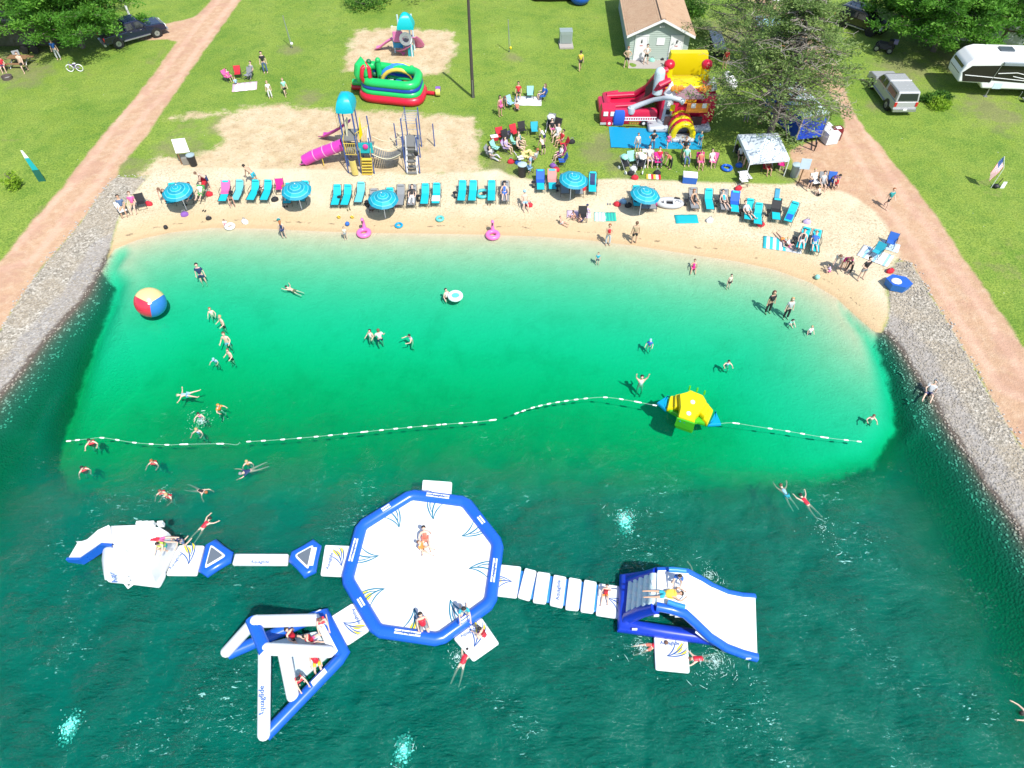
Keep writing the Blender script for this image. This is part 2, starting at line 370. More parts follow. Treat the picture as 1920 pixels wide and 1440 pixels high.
# water bed
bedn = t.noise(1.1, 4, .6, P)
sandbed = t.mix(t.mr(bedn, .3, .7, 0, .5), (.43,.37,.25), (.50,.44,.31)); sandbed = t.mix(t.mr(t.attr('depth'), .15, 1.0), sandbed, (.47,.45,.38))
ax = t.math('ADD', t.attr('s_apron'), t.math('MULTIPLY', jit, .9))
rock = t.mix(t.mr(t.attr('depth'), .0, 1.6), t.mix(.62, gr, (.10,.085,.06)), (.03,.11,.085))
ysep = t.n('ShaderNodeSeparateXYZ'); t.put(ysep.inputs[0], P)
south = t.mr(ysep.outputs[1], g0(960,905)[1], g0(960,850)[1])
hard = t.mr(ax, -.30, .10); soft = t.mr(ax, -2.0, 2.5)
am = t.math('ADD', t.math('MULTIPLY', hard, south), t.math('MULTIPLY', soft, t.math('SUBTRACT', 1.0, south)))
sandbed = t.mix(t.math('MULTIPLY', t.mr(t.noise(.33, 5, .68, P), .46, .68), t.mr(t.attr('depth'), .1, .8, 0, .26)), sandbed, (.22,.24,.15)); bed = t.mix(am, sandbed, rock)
c = gcol
c = t.mix(edge('s_play', .45, 2.6, 1.2), c, pc)
c = t.mix(edge('s_road', .16, .55, .3), c, rcol)
c = t.mix(edge('s_sand', .22, .5, .5), c, sc)
c = t.mix(edge('s_gravel', .1, .35, .3), c, gr)
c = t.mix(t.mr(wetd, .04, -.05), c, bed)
hgt = t.math('ADD', t.math('MULTIPLY', tiny, .5), t.math('MULTIPLY', t.math('ADD', s2, t.noise(3, 4, .7, P)), 1.0))
hgt = t.math('ADD', hgt, t.math('MULTIPLY', t.math('MULTIPLY', gd, edge('s_gravel', .1, .3, .2)), .9))
t.pbr(c, t.math('SUBTRACT', .95, t.math('MULTIPLY', wet2, .3)), 0, t.bump(hgt, .6, .10), .25)
TERR = t.m
# split the sheet into the pieces of the setting
cx = .25*(GX[:-1,:-1]+GX[1:,:-1]+GX[:-1,1:]+GX[1:,1:]); 
def cellv(a): return .25*(a[:-1,:-1]+a[1:,:-1]+a[:-1,1:]+a[1:,1:])
cl = {k: cellv(v) for k, v in D.items()}
zone = np.zeros(cx.shape, int)
zone[cl['s_play'] < 0] = 1; zone[cl['s_road'] < 0] = 2; zone[cl['s_sand'] < 0] = 3; zone[cl['s_gravel'] < 0] = 4; zone[cl['s_lake'] < 0] = 5
names = ['grass', 'playground_sand', 'dirt_road', 'beach_sand', 'gravel_bank', 'lake_bed']
idx = np.arange(GX.size).reshape(SH)
for zi, nm in enumerate(names):
    jj, ii = np.nonzero(zone == zi)
    q = np.stack([idx[jj, ii], idx[jj, ii+1], idx[jj+1, ii+1], idx[jj+1, ii]], 1)
    used, inv = np.unique(q, return_inverse=True); inv = inv.reshape(q.shape)
    V = np.stack([GX.ravel()[used], GY.ravel()[used], H.ravel()[used]], 1)
    me = bpy.data.meshes.new(nm); me.vertices.add(len(V)); me.vertices.foreach_set('co', V.ravel())
    me.loops.add(q.size); me.polygons.add(len(q)); me.loops.foreach_set('vertex_index', inv.ravel())
    me.polygons.foreach_set('loop_start', np.arange(0, q.size, 4)); me.polygons.foreach_set('loop_total', np.full(len(q), 4))
    for k, a in D.items():
        at = me.attributes.new(k, 'FLOAT', 'POINT'); at.data.foreach_set('value', a.ravel()[used].astype(np.float32))
    me.update(calc_edges=True); me.polygons.foreach_set('use_smooth', [True]*len(q)); me.materials.append(TERR)
    tag(link(nm, me), kind='structure')

# ---------------- water ----------------
wx = np.arange(-40, 36.01, .3); wy = np.concatenate([[-62,-50,-40,-30,-20,-10], np.arange(-4, 41.5, .3)])
WX, WY = np.meshgrid(wx, wy); wd = np.maximum(-height(WX, WY), 0); ws = WX.shape
wi = np.arange(WX.size).reshape(ws); n0 = WX.size
dn = np.clip((18-WY)/10, 0, 1)
WZ = .02*dn*(np.sin(WX*1.3+WY*2.1)+np.sin(WX*2.9-WY*1.7+1)+.7*np.sin(WX*.6-WY*4.1))*np.clip(wd/2, 0, 1)
V = np.concatenate([np.stack([WX.ravel(), WY.ravel(), WZ.ravel()], 1), [[wx[0], wy[0], -9], [wx[-1], wy[0], -9], [wx[-1], wy[-1], -9], [wx[0], wy[-1], -9]]])
F = [tuple(int(k) for k in (wi[j, i], wi[j, i+1], wi[j+1, i+1], wi[j+1, i])) for j in range(ws[0]-1) for i in range(ws[1]-1)]
F += [(n0+3, n0+2, n0+1, n0)]
F += [tuple([n0, n0+1]+[int(k) for k in wi[0, ::-1]]), tuple([n0+2, n0+3]+[int(k) for k in wi[-1, :]]), tuple([n0+3, n0]+[int(k) for k in wi[:, 0]]), tuple([n0+1, n0+2]+[int(k) for k in wi[::-1, -1]])]
me = bpy.data.meshes.new('water'); me.from_pydata(V.tolist(), [], F)
at = me.attributes.new('depth', 'FLOAT', 'POINT'); at.data.foreach_set('value', np.concatenate([wd.ravel(), [5]*4]).astype(np.float32))
me.polygons.foreach_set('use_smooth', [True]*(len(F)-5)+[False]*5)
t = NT('water'); P = t.wpos()
mp = t.n('ShaderNodeMapping'); t.put(mp.inputs[0], P); mp.inputs['Rotation'].default_value = (0, 0, R(-28)); mp.inputs['Scale'].default_value = (.55, 1.5, 1)
V2 = mp.outputs[0]
w1 = t.noise(2.6, 4, .62, V2, dist=.6); w2 = t.noise(9, 3, .6, V2, dist=.3); w3 = t.noise(.5, 2, .5, P)
dep = t.attr('depth'); k = t.mr(dep, 1.2, 4.0)
hh = t.math('ADD', t.math('ADD', t.math('MULTIPLY', w1, .9), t.math('MULTIPLY', w2, .42)), t.math('MULTIPLY', t.noise(1.1, 3, .6, V2, dist=.8), .55)); amp = t.math('ADD', .10, t.math('MULTIPLY', k, .9)); amp = t.math('MULTIPLY', amp, t.mr(w3, .36, .64, .45, 1.25))
nm = t.bump(t.math('MULTIPLY', hh, amp), 1.0, .23)
tr = t.n('ShaderNodeBsdfTransparent'); di = t.n('ShaderNodeBsdfDiffuse'); t.put(di.inputs[0], (.0,.165,.122)); t.put(di.inputs['Normal'], nm)
gl = t.n('ShaderNodeBsdfGlossy'); gl.inputs['Roughness'].default_value = .12; t.put(gl.inputs['Normal'], nm); t.put(gl.inputs[0], (1,1,1))
fr = t.n('ShaderNodeFresnel'); fr.inputs[0].default_value = 1.34; t.put(fr.inputs['Normal'], nm)
m1 = t.n('ShaderNodeMixShader'); t.put(m1.inputs[0], t.math('MULTIPLY', t.mr(dep, .9, 4.3), .52)); t.put(m1.inputs[1], tr.outputs[0]); t.put(m1.inputs[2], di.outputs[0])
foam = t.math('MULTIPLY', t.mr(t.noise(5.5, 4, .75, V2, dist=1.0), .60, .68), t.math('MULTIPLY', t.mr(t.noise(.22, 3, .6, P), .48, .62), k))  # foam here is painted glints: pale diffuse flecks over the deep ripples
glint_bsdf = t.n('ShaderNodeBsdfDiffuse'); t.put(glint_bsdf.inputs[0], (.32,.62,.58)); m1b = t.n('ShaderNodeMixShader'); t.put(m1b.inputs[0], t.math('MULTIPLY', foam, .75)); t.put(m1b.inputs[1], m1.outputs[0]); t.put(m1b.inputs[2], glint_bsdf.outputs[0]); m1 = m1b
m2 = t.n('ShaderNodeMixShader'); t.put(m2.inputs[0], t.math('MULTIPLY', fr.outputs[0], .38)); t.put(m2.inputs[1], m1.outputs[0]); t.put(m2.inputs[2], gl.outputs[0])
t.t.links.new(m2.outputs[0], t.out.inputs['Surface'])
ab = t.n('ShaderNodeVolumeAbsorption'); ab.inputs[0].default_value = (0, .945, .83, 1); ab.inputs[1].default_value = 2.2
t.t.links.new(ab.outputs[0], t.out.inputs['Volume'])
t.m.cycles.homogeneous_volume = True if hasattr(t.m.cycles, 'homogeneous_volume') else True
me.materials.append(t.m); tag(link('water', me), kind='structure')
# ---------------- shared materials ----------------
def W(px, py, z=0.0):
    x, y = g0(px, py, z); return Vector((x, y, z))
WHITE = mat('white_vinyl', (.70,.71,.71), .42, var=.02, scale=1.2); BLUE = mat('blue_vinyl', (.012,.10,.50), .28, var=.05, scale=1.0)
DBLUE = mat('dark_blue_vinyl', (.008,.04,.42), .3, var=.05); LBLUE = mat('light_blue_vinyl', (.03,.22,.62), .3, var=.05)
MGREY = mat('grey_trampoline_mesh', (.10,.125,.155), .8, var=.12, scale=6); PALE = mat('pale_blue_vinyl', (.50,.62,.66), .4, var=.04)
YEL = mat('yellow_vinyl', (.62,.50,.003), .35, var=.04); LIME = mat('green_vinyl', (.06,.42,.015), .35, var=.06); CYN = mat('cyan_vinyl', (.0,.27,.50), .3, var=.05)
YPRT = mat('yellow_print', (.75,.58,.03), .5, var=.03); BPRT = mat('blue_print', (.02,.09,.30), .5, var=.05); TPRT = mat('teal_print', (.01,.16,.25), .5, var=.05)
CYAN = mat('cyan_sling_fabric', (.0,.40,.46), .75, var=.06, scale=14, bump=.2); FRAME = mat('dark_metal_frame', (.05,.055,.06), .4, .4, var=.1)
STEEL = mat('steel', (.42,.43,.45), .35, .7, var=.08); BLACK = mat('black_plastic', (.015,.015,.017), .5, var=.2); DGREY = mat('charcoal_fabric', (.055,.055,.06), .85, var=.15, scale=10)
GREYF = mat('grey_fabric', (.20,.21,.22), .85, var=.12); WHT = mat('white_paint', (.74,.75,.74), .5, var=.04, dirt=.15); RED = mat('red_vinyl', (.50,.008,.03), .35, var=.08)
PINK = mat('pink_plastic', (.62,.08,.40), .35, var=.05); FPINK = mat('flamingo_pink_vinyl', (.72,.15,.40), .35, var=.05); HOT = mat('hot_pink_fabric', (.62,.03,.22), .7, var=.1)
BPOST = mat('blue_painted_post', (.05,.10,.30), .4, .2, var=.12); YPOST = mat('yellow_painted_metal', (.62,.45,.06), .45, var=.08); TEALP = mat('teal_plastic', (.01,.34,.36), .4, var=.06)
DECK = mat('grey_deck', (.16,.16,.15), .8, var=.2, scale=8); WOOD = mat('brown_wood', (.22,.12,.055), .8, var=.25, scale=6, bump=.3); ORNG = mat('orange_plastic', (.65,.16,.02), .5)
TAN = mat('tan_fabric', (.36,.24,.15), .85); NAVY = mat('navy_fabric', (.02,.035,.11), .8); ROPE = mat('white_rope', (.28,.44,.38), .8); GREEN2 = mat('bright_green_vinyl', (.01,.42,.10), .35, var=.08)
MINT = mat('mint_fabric', (.25,.62,.48), .8); PURP = mat('purple_fabric', (.22,.09,.40), .8); SKYB = mat('light_blue_fabric', (.22,.48,.66), .8); BROYAL = mat('royal_blue_fabric', (.01,.09,.45), .7)
def txt(body, size, at, ux, parent, m, z=.006, name='lettering', up=Vector((0, 0, 1)), uy=None):
    """flat printed lettering; at = centre, ux = reading direction"""
    cu = bpy.data.curves.new(name, 'FONT'); cu.body = body; cu.size = size; cu.align_x = 'CENTER'; cu.align_y = 'CENTER'; cu.resolution_u = 2; cu.offset = size*.022
    o = bpy.data.objects.new(name+'_tmp', cu); COL.objects.link(o); dg = bpy.context.evaluated_depsgraph_get()
    me = bpy.data.meshes.new_from_object(o.evaluated_get(dg)); bpy.data.objects.remove(o, do_unlink=True); me.name = name
    ux = Vector(ux).normalized(); uy = uy.normalized() if uy is not None else up.cross(ux).normalized(); n = ux.cross(uy); at = Vector(at)+n*z
    org = Vector((0, 0, 0)); b = parent
    while b: org += b.location; b = b.parent
    for v in me.vertices: v.co = ux*v.co.x + uy*v.co.y + at - org
    me.materials.clear(); me.materials.append(m); return link(name, me, parent)
def swoosh(at, ux, L, parent, flip=1, fill=True, n=None, uy=None, col=None):
    """fan of curved blades printed on the vinyl"""
    ux = Vector(ux).normalized(); up = Vector((0, 0, 1)) if n is None else n; uy = (up.cross(ux)).normalized()*flip
    mb = MB(); yb = MB()
    def strip(m, p0, p1, p2, wd, dz):
        a = []; b = []
        for i in range(9):
            q = i/8; p = (1-q)**2*Vector(p0)+2*q*(1-q)*Vector(p1)+q*q*Vector(p2); tn = (2*(1-q)*(Vector(p1)-Vector(p0))+2*q*(Vector(p2)-Vector(p1))).normalized(); nr = Vector((-tn.y, tn.x)); h = wd*math.sin(math.pi*min(1, q*.85+.1))
            a.append(Vector(at)+(ux*(p.x+nr.x*h)+uy*(p.y+nr.y*h))*L+up*dz); b.append(Vector(at)+(ux*(p.x-nr.x*h)+uy*(p.y-nr.y*h))*L+up*dz)
        m.loft([[p, q] for p, q in zip(a, b)], close=False, caps=False)
    strip(mb, (0,0), (.55,.0), (.98,.50), .030, .010); strip(mb, (0,.0), (.42,.14), (.62,.66), .026, .010)
    strip(mb, (.34,.03), (.75,-.05), (1.05,.24), .024, .010); strip(mb, (.0,.0), (.6,-.16), (1.0,.02), .028, .010)
    part(mb, 'swoosh', col or BPRT, parent, world=True)
    if fill:
        strip(yb, (.48,.10), (.68,.16), (.86,.46), .10, .004); strip(yb, (.62,-.05), (.8,-.04), (.98,.12), .05, .004); part(yb, 'yellow_blade', YPRT, parent, world=True)

# ---------------- floating park ----------------
z0 = 3
def zc(ox, oy, k): return lambda x, y, z=0.0: W(ox+x/k, oy+y/k, z)
q = zc(620, 890, 4.114)
OC = [q(*p, .33) for p in [(622,158),(1040,212),(1290,536),(1230,990),(838,1272),(362,1204),(128,812),(237,400)]]
ctr = sum(OC, Vector())/8; base = Vector((ctr.x, ctr.y, 0))
oct_ = thing('octagon_platform', 'huge white octagonal water trampoline with blue tube rim', 'float', base)
m = MB(); 
loop = []
for i in range(8):
    a, b = OC[i], OC[(i+1) % 8]
    for k in (0.06, .5, .94): loop.append(a.lerp(b, k))
m.tube(loop, .30, 14, closed=True); part(m, 'rim_tube', BLUE, oct_, True, True)
m = MB(); IN = [ctr+(p-ctr)*.955 for p in OC]
m.v = []; vs = [(p.x, p.y, .36) for p in IN]+[(ctr.x+(p.x-ctr.x)*.5, ctr.y+(p.y-ctr.y)*.5, .33) for p in IN]+[(ctr.x, ctr.y, .32)]
m.add(vs, [(i, (i+1) % 8, 8+(i+1) % 8, 8+i) for i in range(8)]+[(8+i, 8+(i+1) % 8, 16) for i in range(8)]); part(m, 'bounce_floor', WHITE, oct_, True, True)
for i in range(8):
    a, b = OC[i], OC[(i+1) % 8]; mid = (a+b)/2; u = (b-a).normalized(); inn = (ctr-mid); inn.z = 0; inn.normalize()
    wd = 1.15 if i in (0, 2, 4, 6) else .45
    m = MB(); P0 = mid+Vector((0, 0, .295)); s = u*wd/2; t2 = inn*.10
    m.slab([P0-s-t2, P0+s-t2, P0+s+t2, P0-s+t2] if False else [P0-s+t2, P0-s-t2, P0+s-t2, P0+s+t2], .015); m2 = part(m, 'name_patch', WHITE, oct_, False, True)
    if wd > 1: txt('Aquaglide', .17, P0, u if u.x > 0 else -u, oct_, BPRT, z=.025)
    swoosh(mid+inn*.95*1.25+Vector((0, 0, .03)), -inn+u*(.5 if i % 2 else -.5), 1.2, oct_, flip=1 if i % 2 else -1, fill=i in (4, 5), col=TPRT)
def padthing(pts, label, z1=.17, swo=None, name='connector_mat', cr=.1, text=None, cat='floating mat'):
    P = [Vector((p.x, p.y)) for p in pts]; c = sum(P, Vector((0, 0)))/len(P)
    t = thing(name, label, cat, (c.x, c.y, 0), group='white mats joining the floating park')
    m = MB(); m.pad(P, .02, z1, .03, cr); part(m, 'mat', WHITE, t, True, True)
    if text: txt('Aquaglide', text[2], text[0], text[1], t, BPRT, z=z1-text[0][2]+.01)
    if swo: swoosh(Vector((swo[0].x, swo[0].y, z1+.004)), swo[1], swo[2], t, flip=swo[3])
    return t
def wv(a, b): d = b-a; d.z = 0; return d
Z = .17
c3 = zc(400, 1120, 5.333); c5 = zc(900, 1020, 6); c1 = zc(100, 960, 6); c2 = zc(360, 960, 6); c6 = zc(1140, 1020, 5.5375)
padthing([W(792,899,Z), W(848,903,Z), W(845,941,Z), W(789,936,Z)], 'small white boarding mat at the far edge of the octagon', swo=(W(810,922,Z), (-1,.1,0), .7, 1))
padthing([W(609,1021,Z), W(660,1023,Z), W(650,1081,Z), W(600,1079,Z)], 'white mat between the octagon and the second blue triangle', swo=(W(640,1062,Z), (-.1,1,0), 1.0, 1), text=(W(618,1052,Z), (.1,1,0), .21))
padthing([c3(1165,195,Z), c3(1392,52,Z), c3(1560,330,Z), c3(1335,480,Z)], 'white mat between the octagon and the A-frame swing float', swo=(c3(1300,250,Z), (.7,-.5,0), 1.0, 1), text=(c3(1430,190,Z), (.5,-.87,0), .20))
padthing([q(945,1262,Z), q(1165,1100,Z), q(1302,1300,Z), q(1100,1442,Z)], 'white boarding mat off the near right side of the octagon', swo=(q(1105,1330,Z), (.5,.9,0), 1.1, 1), text=(q(1062,1215,Z), (.85,.5,0), .20))
padthing([c5(195,222,Z), c5(466,250,Z), c5(415,607,Z), c5(160,578,Z)], 'white mat between the octagon and the stepping bridge', swo=(c5(360,425,Z), (-1,.35,0), .9, 1))
padthing([c5(1335,436,Z), c5(1625,478,Z), c5(1600,845,Z), c5(1300,800,Z)], 'white mat between the stepping bridge and the slide tower', swo=(c5(1430,610,Z), (1,-.2,0), .9, -1))
padthing([c1(1400,370,Z), c1(1700,374,Z), c1(1612,713,Z), c1(1262,710,Z)], 'white mat between the white climbing island and the first blue triangle', swo=(c1(1520,590,Z), (.0,1,0), 1.1, 1), text=(c1(1375,555,Z), (.35,.9,0), .21))
padthing([c6(475,945,Z), c6(828,972,Z), c6(852,1340,Z), c6(492,1305,Z)], 'white boarding mat on the near side of the slide tower', swo=(c6(610,1165,Z), (1,.15,0), .95, 1), text=(c6(640,1030,Z), (1,-.04,0), .21))
# stepping bridge: blue base, five white panels
ba = [c5(455,300,.06), c5(1330,460,.06), c5(1300,770,.06), c5(415,590,.06)]; bc = sum(ba, Vector())/4
br = thing('stepping_bridge', 'blue floating bridge topped with five white stepping panels', 'float', (bc.x, bc.y, 0))
m = MB(); m.pad([(p.x, p.y) for p in ba], .0, .12, .03, .08); part(m, 'bridge_base', LBLUE, br, True, True)
for i, pp in enumerate([[(505,265),(640,300),(560,642),(420,602)], [(645,305),(795,328),(742,677),(590,657)], [(828,340),(975,368),(930,722),(780,688)], [(1000,370),(1146,398),(1110,752),(955,737)], [(1172,395),(1316,424),(1277,782),(1126,762)]]):
    m = MB(); m.pad([tuple(c5(*p, .25).xy) for p in pp], .12, .27, .03, .1); o = part(m, 'panel', WHITE, br, True, True)
    if i == 2: txt('Aquaglide', .24, c5(880,520,.25), (.12,1,0), o, BPRT, z=.03)
# beam
pp = [c2(480,462,.3), c2(1088,465,.3), c2(1072,592,.3), c2(445,590,.3)]; bc = sum(pp, Vector())/4
be = thing('balance_beam', 'long white balance beam between the two blue triangles', 'float', (bc.x, bc.y, 0))
m = MB(); m.pad([tuple(p.xy) for p in pp], .02, .34, .08, .08); part(m, 'beam', WHITE, be, True, True); txt('Aquaglide', .22, c2(765,563,.34), (1,0,0), be, BPRT, z=.012)
for lab, T in (('blue-edged triangle float with a grey centre nearest the white climbing island', [(218,350),(440,512),(126,702)]), ('blue-edged triangle float with a grey centre nearest the octagon', [(1408,350),(1122,508),(1330,712)])):
    C = [c2(*p, .3) for p in T]; cc = sum(C, Vector())/3
    tr3 = thing('triangle_platform', lab, 'float', (cc.x, cc.y, 0), group='blue triangle floats')
    lp = []
    for i in range(3):
        a, b = C[i], C[(i+1) % 3]; lp += [a.lerp(b, .12), a.lerp(b, .5), a.lerp(b, .88)]
    m = MB(); m.tube(lp, .23, 12, closed=True); part(m, 'rim_tube', BLUE, tr3, True, True)
    m = MB(); m.pad([tuple((cc+(p-cc)*.86).xy) for p in C], .2, .555, .05, .25); part(m, 'white_collar', WHITE, tr3, True, True)
    m = MB(); m.pad([tuple((cc+(p-cc)*.60).xy) for p in C], .54, .575, .02, .1); part(m, 'mesh_centre', MGREY, tr3, False, True)
    sd = 0 if 'island' in lab else 2
    if sd: a, b = C[2], C[0]; mid = (a+b)/2+Vector((0, 0, .255)); u = (b-a).normalized(); nn = Vector((0,0,1)).cross(u)*.12; m = MB(); m.slab([mid-u*.45-nn, mid+u*.45-nn, mid+u*.45+nn, mid-u*.45+nn], .015); part(m, 'name_patch', WHITE, tr3, False, True)

# climbing island with slide
isl = thing('climbing_island', 'big white inflatable climbing island with a blue-sided slide on its left', 'float', W(262,1050,0))
B0 = [c1(560,640), c1(585,770), c1(800,800), c1(1180,848), c1(1262,712), c1(1340,560), c1(1410,400), c1(1330,330), c1(1000,320), c1(700,330)]
T0 = [c1(680,330,1.9), c1(690,520,1.7), c1(830,560,1.7), c1(1080,560,1.65), c1(1160,470,1.65), c1(1250,330,1.5), c1(1270,215,1.35), c1(1180,175,1.9), c1(940,150,2.1), c1(700,160,2.05)]
secs = []
for k in (0, .08, .25, .5, .75, .92, 1.0):
    bul = 1+.05*math.sin(math.pi*k); cb = sum(B0, Vector())/10
    sec = []
    for a, b in zip(B0, T0):
        p = a.lerp(b, k if k < .9 else .85+(k-.9)*1.0); p.z = (.05+(b.z-.05)*math.sin(k*math.pi/2)); c0 = cb.lerp(sum(T0, Vector())/10, k)
        p.x = c0.x+(p.x-c0.x)*(bul if k < .9 else .98); p.y = c0.y+(p.y-c0.y)*(bul if k < .9 else .98); sec.append(p)
    secs.append(sec)
m = MB(); m.loft(secs); part(m, 'body', WHITE, isl, True, True)
# grip handles along the far edge and a line of studs down the front
for x in (975, 1045, 1110, 1210): m = MB(); p = c1(x, 135, 2.2); m.box(p, (.24,.16,.30), .1); part(m, 'handle', WHITE, isl, False, True)
for i in range(7): a = c1(830+i*6, 450+i*55, 1.75-.22*i); m = MB(); m.ball(a+Vector((0,0,.06)), .055, 8, 5); part(m, 'climbing_stud', STEEL, isl, True, True)
txt('Aquaglide', .30, c1(655,655,.85), c1(620,560,1.1)-c1(690,755,.5), isl, BPRT, z=.10)
m = MB(); m.tube([c1(800,798,.25), c1(845,850,.15), c1(905,805,.25)], .05, 6); part(m, 'rope_handle', WHITE, isl, True, True)
m = MB(); m.pad([tuple(c1(*p, .2).xy) for p in [(560,470),(600,785),(820,805),(1190,850),(1262,715),(1260,640)]], .0, .30, .1, .15); part(m, 'base_skirt', WHITE, isl, True, True)
bk = [c1(640,165,2.0), c1(520,220,1.75), c1(400,325,.95), c1(340,345,.55), c1(270,348,.25)]
ft = [c1(665,395,1.95), c1(540,385,1.7), c1(405,480,.9), c1(300,550,.42), c1(150,550,.18)]
m = MB(); m.loft([[b, f] for b, f in zip(bk, ft)], close=False, caps=False); m.loft([[p+Vector((0,0,-.12)) for p in (b, f)] for b, f in zip(bk, ft)], close=False, caps=False)
m.loft([[b, b+Vector((0,0,.16))] for b in bk], False, False); part(m, 'slide_chute', WHITE, isl, True, True)
m = MB(); fl = [Vector((p.x, p.y, max(.02, p.z-.42))) for p in ft]; m.loft([[a+Vector((0,0,.1)), b+Vector((0, 0, 0))] for a, b in zip(ft, fl)], False, False); m.loft([[a+Vector((0,.12,.1)), b+Vector((0, .12, 0))] for a, b in zip(ft, fl)], False, False); m.loft([[a+Vector((0,.12,.1)), a+Vector((0, 0, .1))] for a in ft], False, False); part(m, 'slide_side', BLUE, isl, False, True)

# A-frame swing float
sw = thing('swing_float', 'blue and white A-frame swing float leaning over the water', 'float', c3(750,600))
m = MB()
P1, P2, P3, P4 = c3(1085,165,.28), c3(1300,580,.28), c3(520,1385,.28), c3(150,565,.28)
m.tube([P4, P4.lerp(P1, .5), P1.lerp(P4, .08), P1, P2, P2.lerp(P3, .06), P2.lerp(P3, .5), P3], .26, 12); part(m, 'base_tube', BLUE, sw, True, True)
m = MB(); m.pad([tuple(c3(*p, .3).xy) for p in [(560,440),(1040,330),(1180,560),(830,860),(700,640)]], .1, .3, .04, .15); part(m, 'floor', PALE, sw, True, True)
m = MB(); m.pad([tuple(c3(*p, .5).xy) for p in [(985,160),(1075,105),(1295,520),(1165,590)]], .3, .52, .05, .12); part(m, 'top_mat', WHITE, sw, True, True)
A, B = c3(400,250,2.3), c3(512,520,2.3)
m = MB(); m.tube([A+(A-B)*.12, A, B, B+(B-A)*.12], .27, 12); part(m, 'ridge_tube', BLUE, sw, True, True)
for a, b, r in ((A, P4+Vector((0,0,.25)), .24), (A+Vector((.15,0,.1)), c3(1010,225,.55), .27), (B, P3+Vector((0,0,.22)), .25), (B+Vector((.1,0,.05)), c3(1160,545,.6), .25), (B.lerp(c3(1160,545,.6), .28), c3(795,985,.42), .26)):
    m = MB(); m.tube([a, a.lerp(b, .5), b], r, 12); m.ball(b, r, 12, 8); m.ball(a, r, 12, 8); part(m, 'leg_tube', WHITE, sw, True, True)
legdir = (P3-B).normalized(); side = Vector((0,0,1)).cross(legdir).normalized(); nrm = legdir.cross(side).normalized()
if nrm.z < 0: nrm = -nrm
mid = B.lerp(P3+Vector((0,0,.22)), .58); txt('Aquaglide', .30, mid+nrm*.27, -legdir, sw, BPRT, z=.0, uy=nrm.cross(-legdir))
for a, b in (((980,900),(1010,790)), ((1000,850),(1040,770))): pass
m = MB(); a, b = P2.lerp(P3, .22), P2.lerp(P3, .40); m.slab([a+Vector((-.07,.08,.26)), a+Vector((.07,-.08,.26)), b+Vector((.07,-.08,.26)), b+Vector((-.07,.08,.26))], .015); part(m, 'name_patch', WHITE, sw, False, True)

# slide tower
tw = thing('slide_tower', 'tall blue and white inflatable tower with steps and a wide white slide', 'float', c6(800,700))
F = [c6(1550,1160,.16), c6(1400,1120,.32), c6(1230,1055,.62), c6(1060,945,1.15), c6(920,810,1.85), c6(800,700,2.45), c6(660,655,2.6), c6(505,625,2.6)]
Bk = [c6(1530,545,.16), c6(1400,535,.32), c6(1250,505,.62), c6(1080,430,1.15), c6(950,350,1.8), c6(835,290,2.45), c6(680,268,2.6), c6(515,275,2.6)]
m = MB()
secs = [[f, b, b-Vector((0,0,.22)), f-Vector((0,0,.22))] for f, b in zip(F, Bk)]; m.loft(secs); part(m, 'slide_deck', WHITE, tw, True, True)
def rail(pts, r, nm, mt=BLUE): m = MB(); m.tube(pts, r, 10); part(m, nm, mt, tw, True, True)
rail([p+Vector((0,-.04,-.12)) for p in F], .20, 'side_tube'); rail([p+Vector((0,.04,-.12)) for p in Bk], .16, 'side_tube')
bl, blb = c6(165,850,.28), c6(190,370,.28)
rail([c6(1130,985,.26), c6(700,925,.28), bl, blb, c6(500,330,.28)], .30, 'base_tube', DBLUE)
fs, bs = F[-1], Bk[-1]
fr0, br0 = c6(215,760,.6), c6(235,380,.6)
rail([bl+Vector((.1,.1,.1)), fr0, fr0.lerp(fs, .5)+Vector((0,0,-.05)), fs+Vector((0,-.05,-.25))], .26, 'stair_side_tube', DBLUE); rail([blb, br0, br0.lerp(bs, .5), bs+Vector((0,.05,-.25))], .2, 'stair_side_tube', DBLUE)
for i in range(5):
    k = (i+.5)/5; a = fr0.lerp(fs, k)+Vector((0,.12,-.1)); b = br0.lerp(bs, k)+Vector((0,-.12,-.1)); m = MB(); m.tube([a, b], .235, 10); m.ball(a, .235, 10, 6, (1, .5, 1)); o = part(m, 'step_roll', PALE, tw, True, True)
    for kk in (.2, .5, .8) if i % 2 else (.35, .65): m = MB(); m.box(a.lerp(b, kk)+Vector((-.08,0,.21)), (.12,.2,.05)); part(m, 'grip_handle', WHITE, o, False, True)
for pts in ([(620,600),(700,628),(800,655)], [(630,265),(720,268),(810,280)]): rail([c6(*p, 2.78) for p in pts], .11, 'handrail', LBLUE)
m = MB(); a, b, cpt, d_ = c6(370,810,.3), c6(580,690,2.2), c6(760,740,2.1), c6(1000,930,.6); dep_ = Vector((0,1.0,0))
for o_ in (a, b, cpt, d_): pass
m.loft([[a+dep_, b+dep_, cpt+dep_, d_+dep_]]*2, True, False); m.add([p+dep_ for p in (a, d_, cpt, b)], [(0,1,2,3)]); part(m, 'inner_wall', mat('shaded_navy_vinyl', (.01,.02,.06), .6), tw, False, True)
for x, y, z in ((270,838,.62), (495,695,2.0), (660,680,2.3), (715,700,2.3), (1445,1140,.2)): m = MB(); m.box(c6(x, y, z)+Vector((0,-.2,0)), (.22,.06,.12)); part(m, 'logo_patch', WHITE, tw, False, True)
m = MB(); a, b = c6(895,845,1.4), c6(1030,945,.8); m.slab([a+Vector((0,-.26,.08)), b+Vector((0,-.26,.08)), b+Vector((0,-.30,-.04)), a+Vector((0,-.30,-.04))], .01); part(m, 'name_patch', WHITE, tw, False, True)

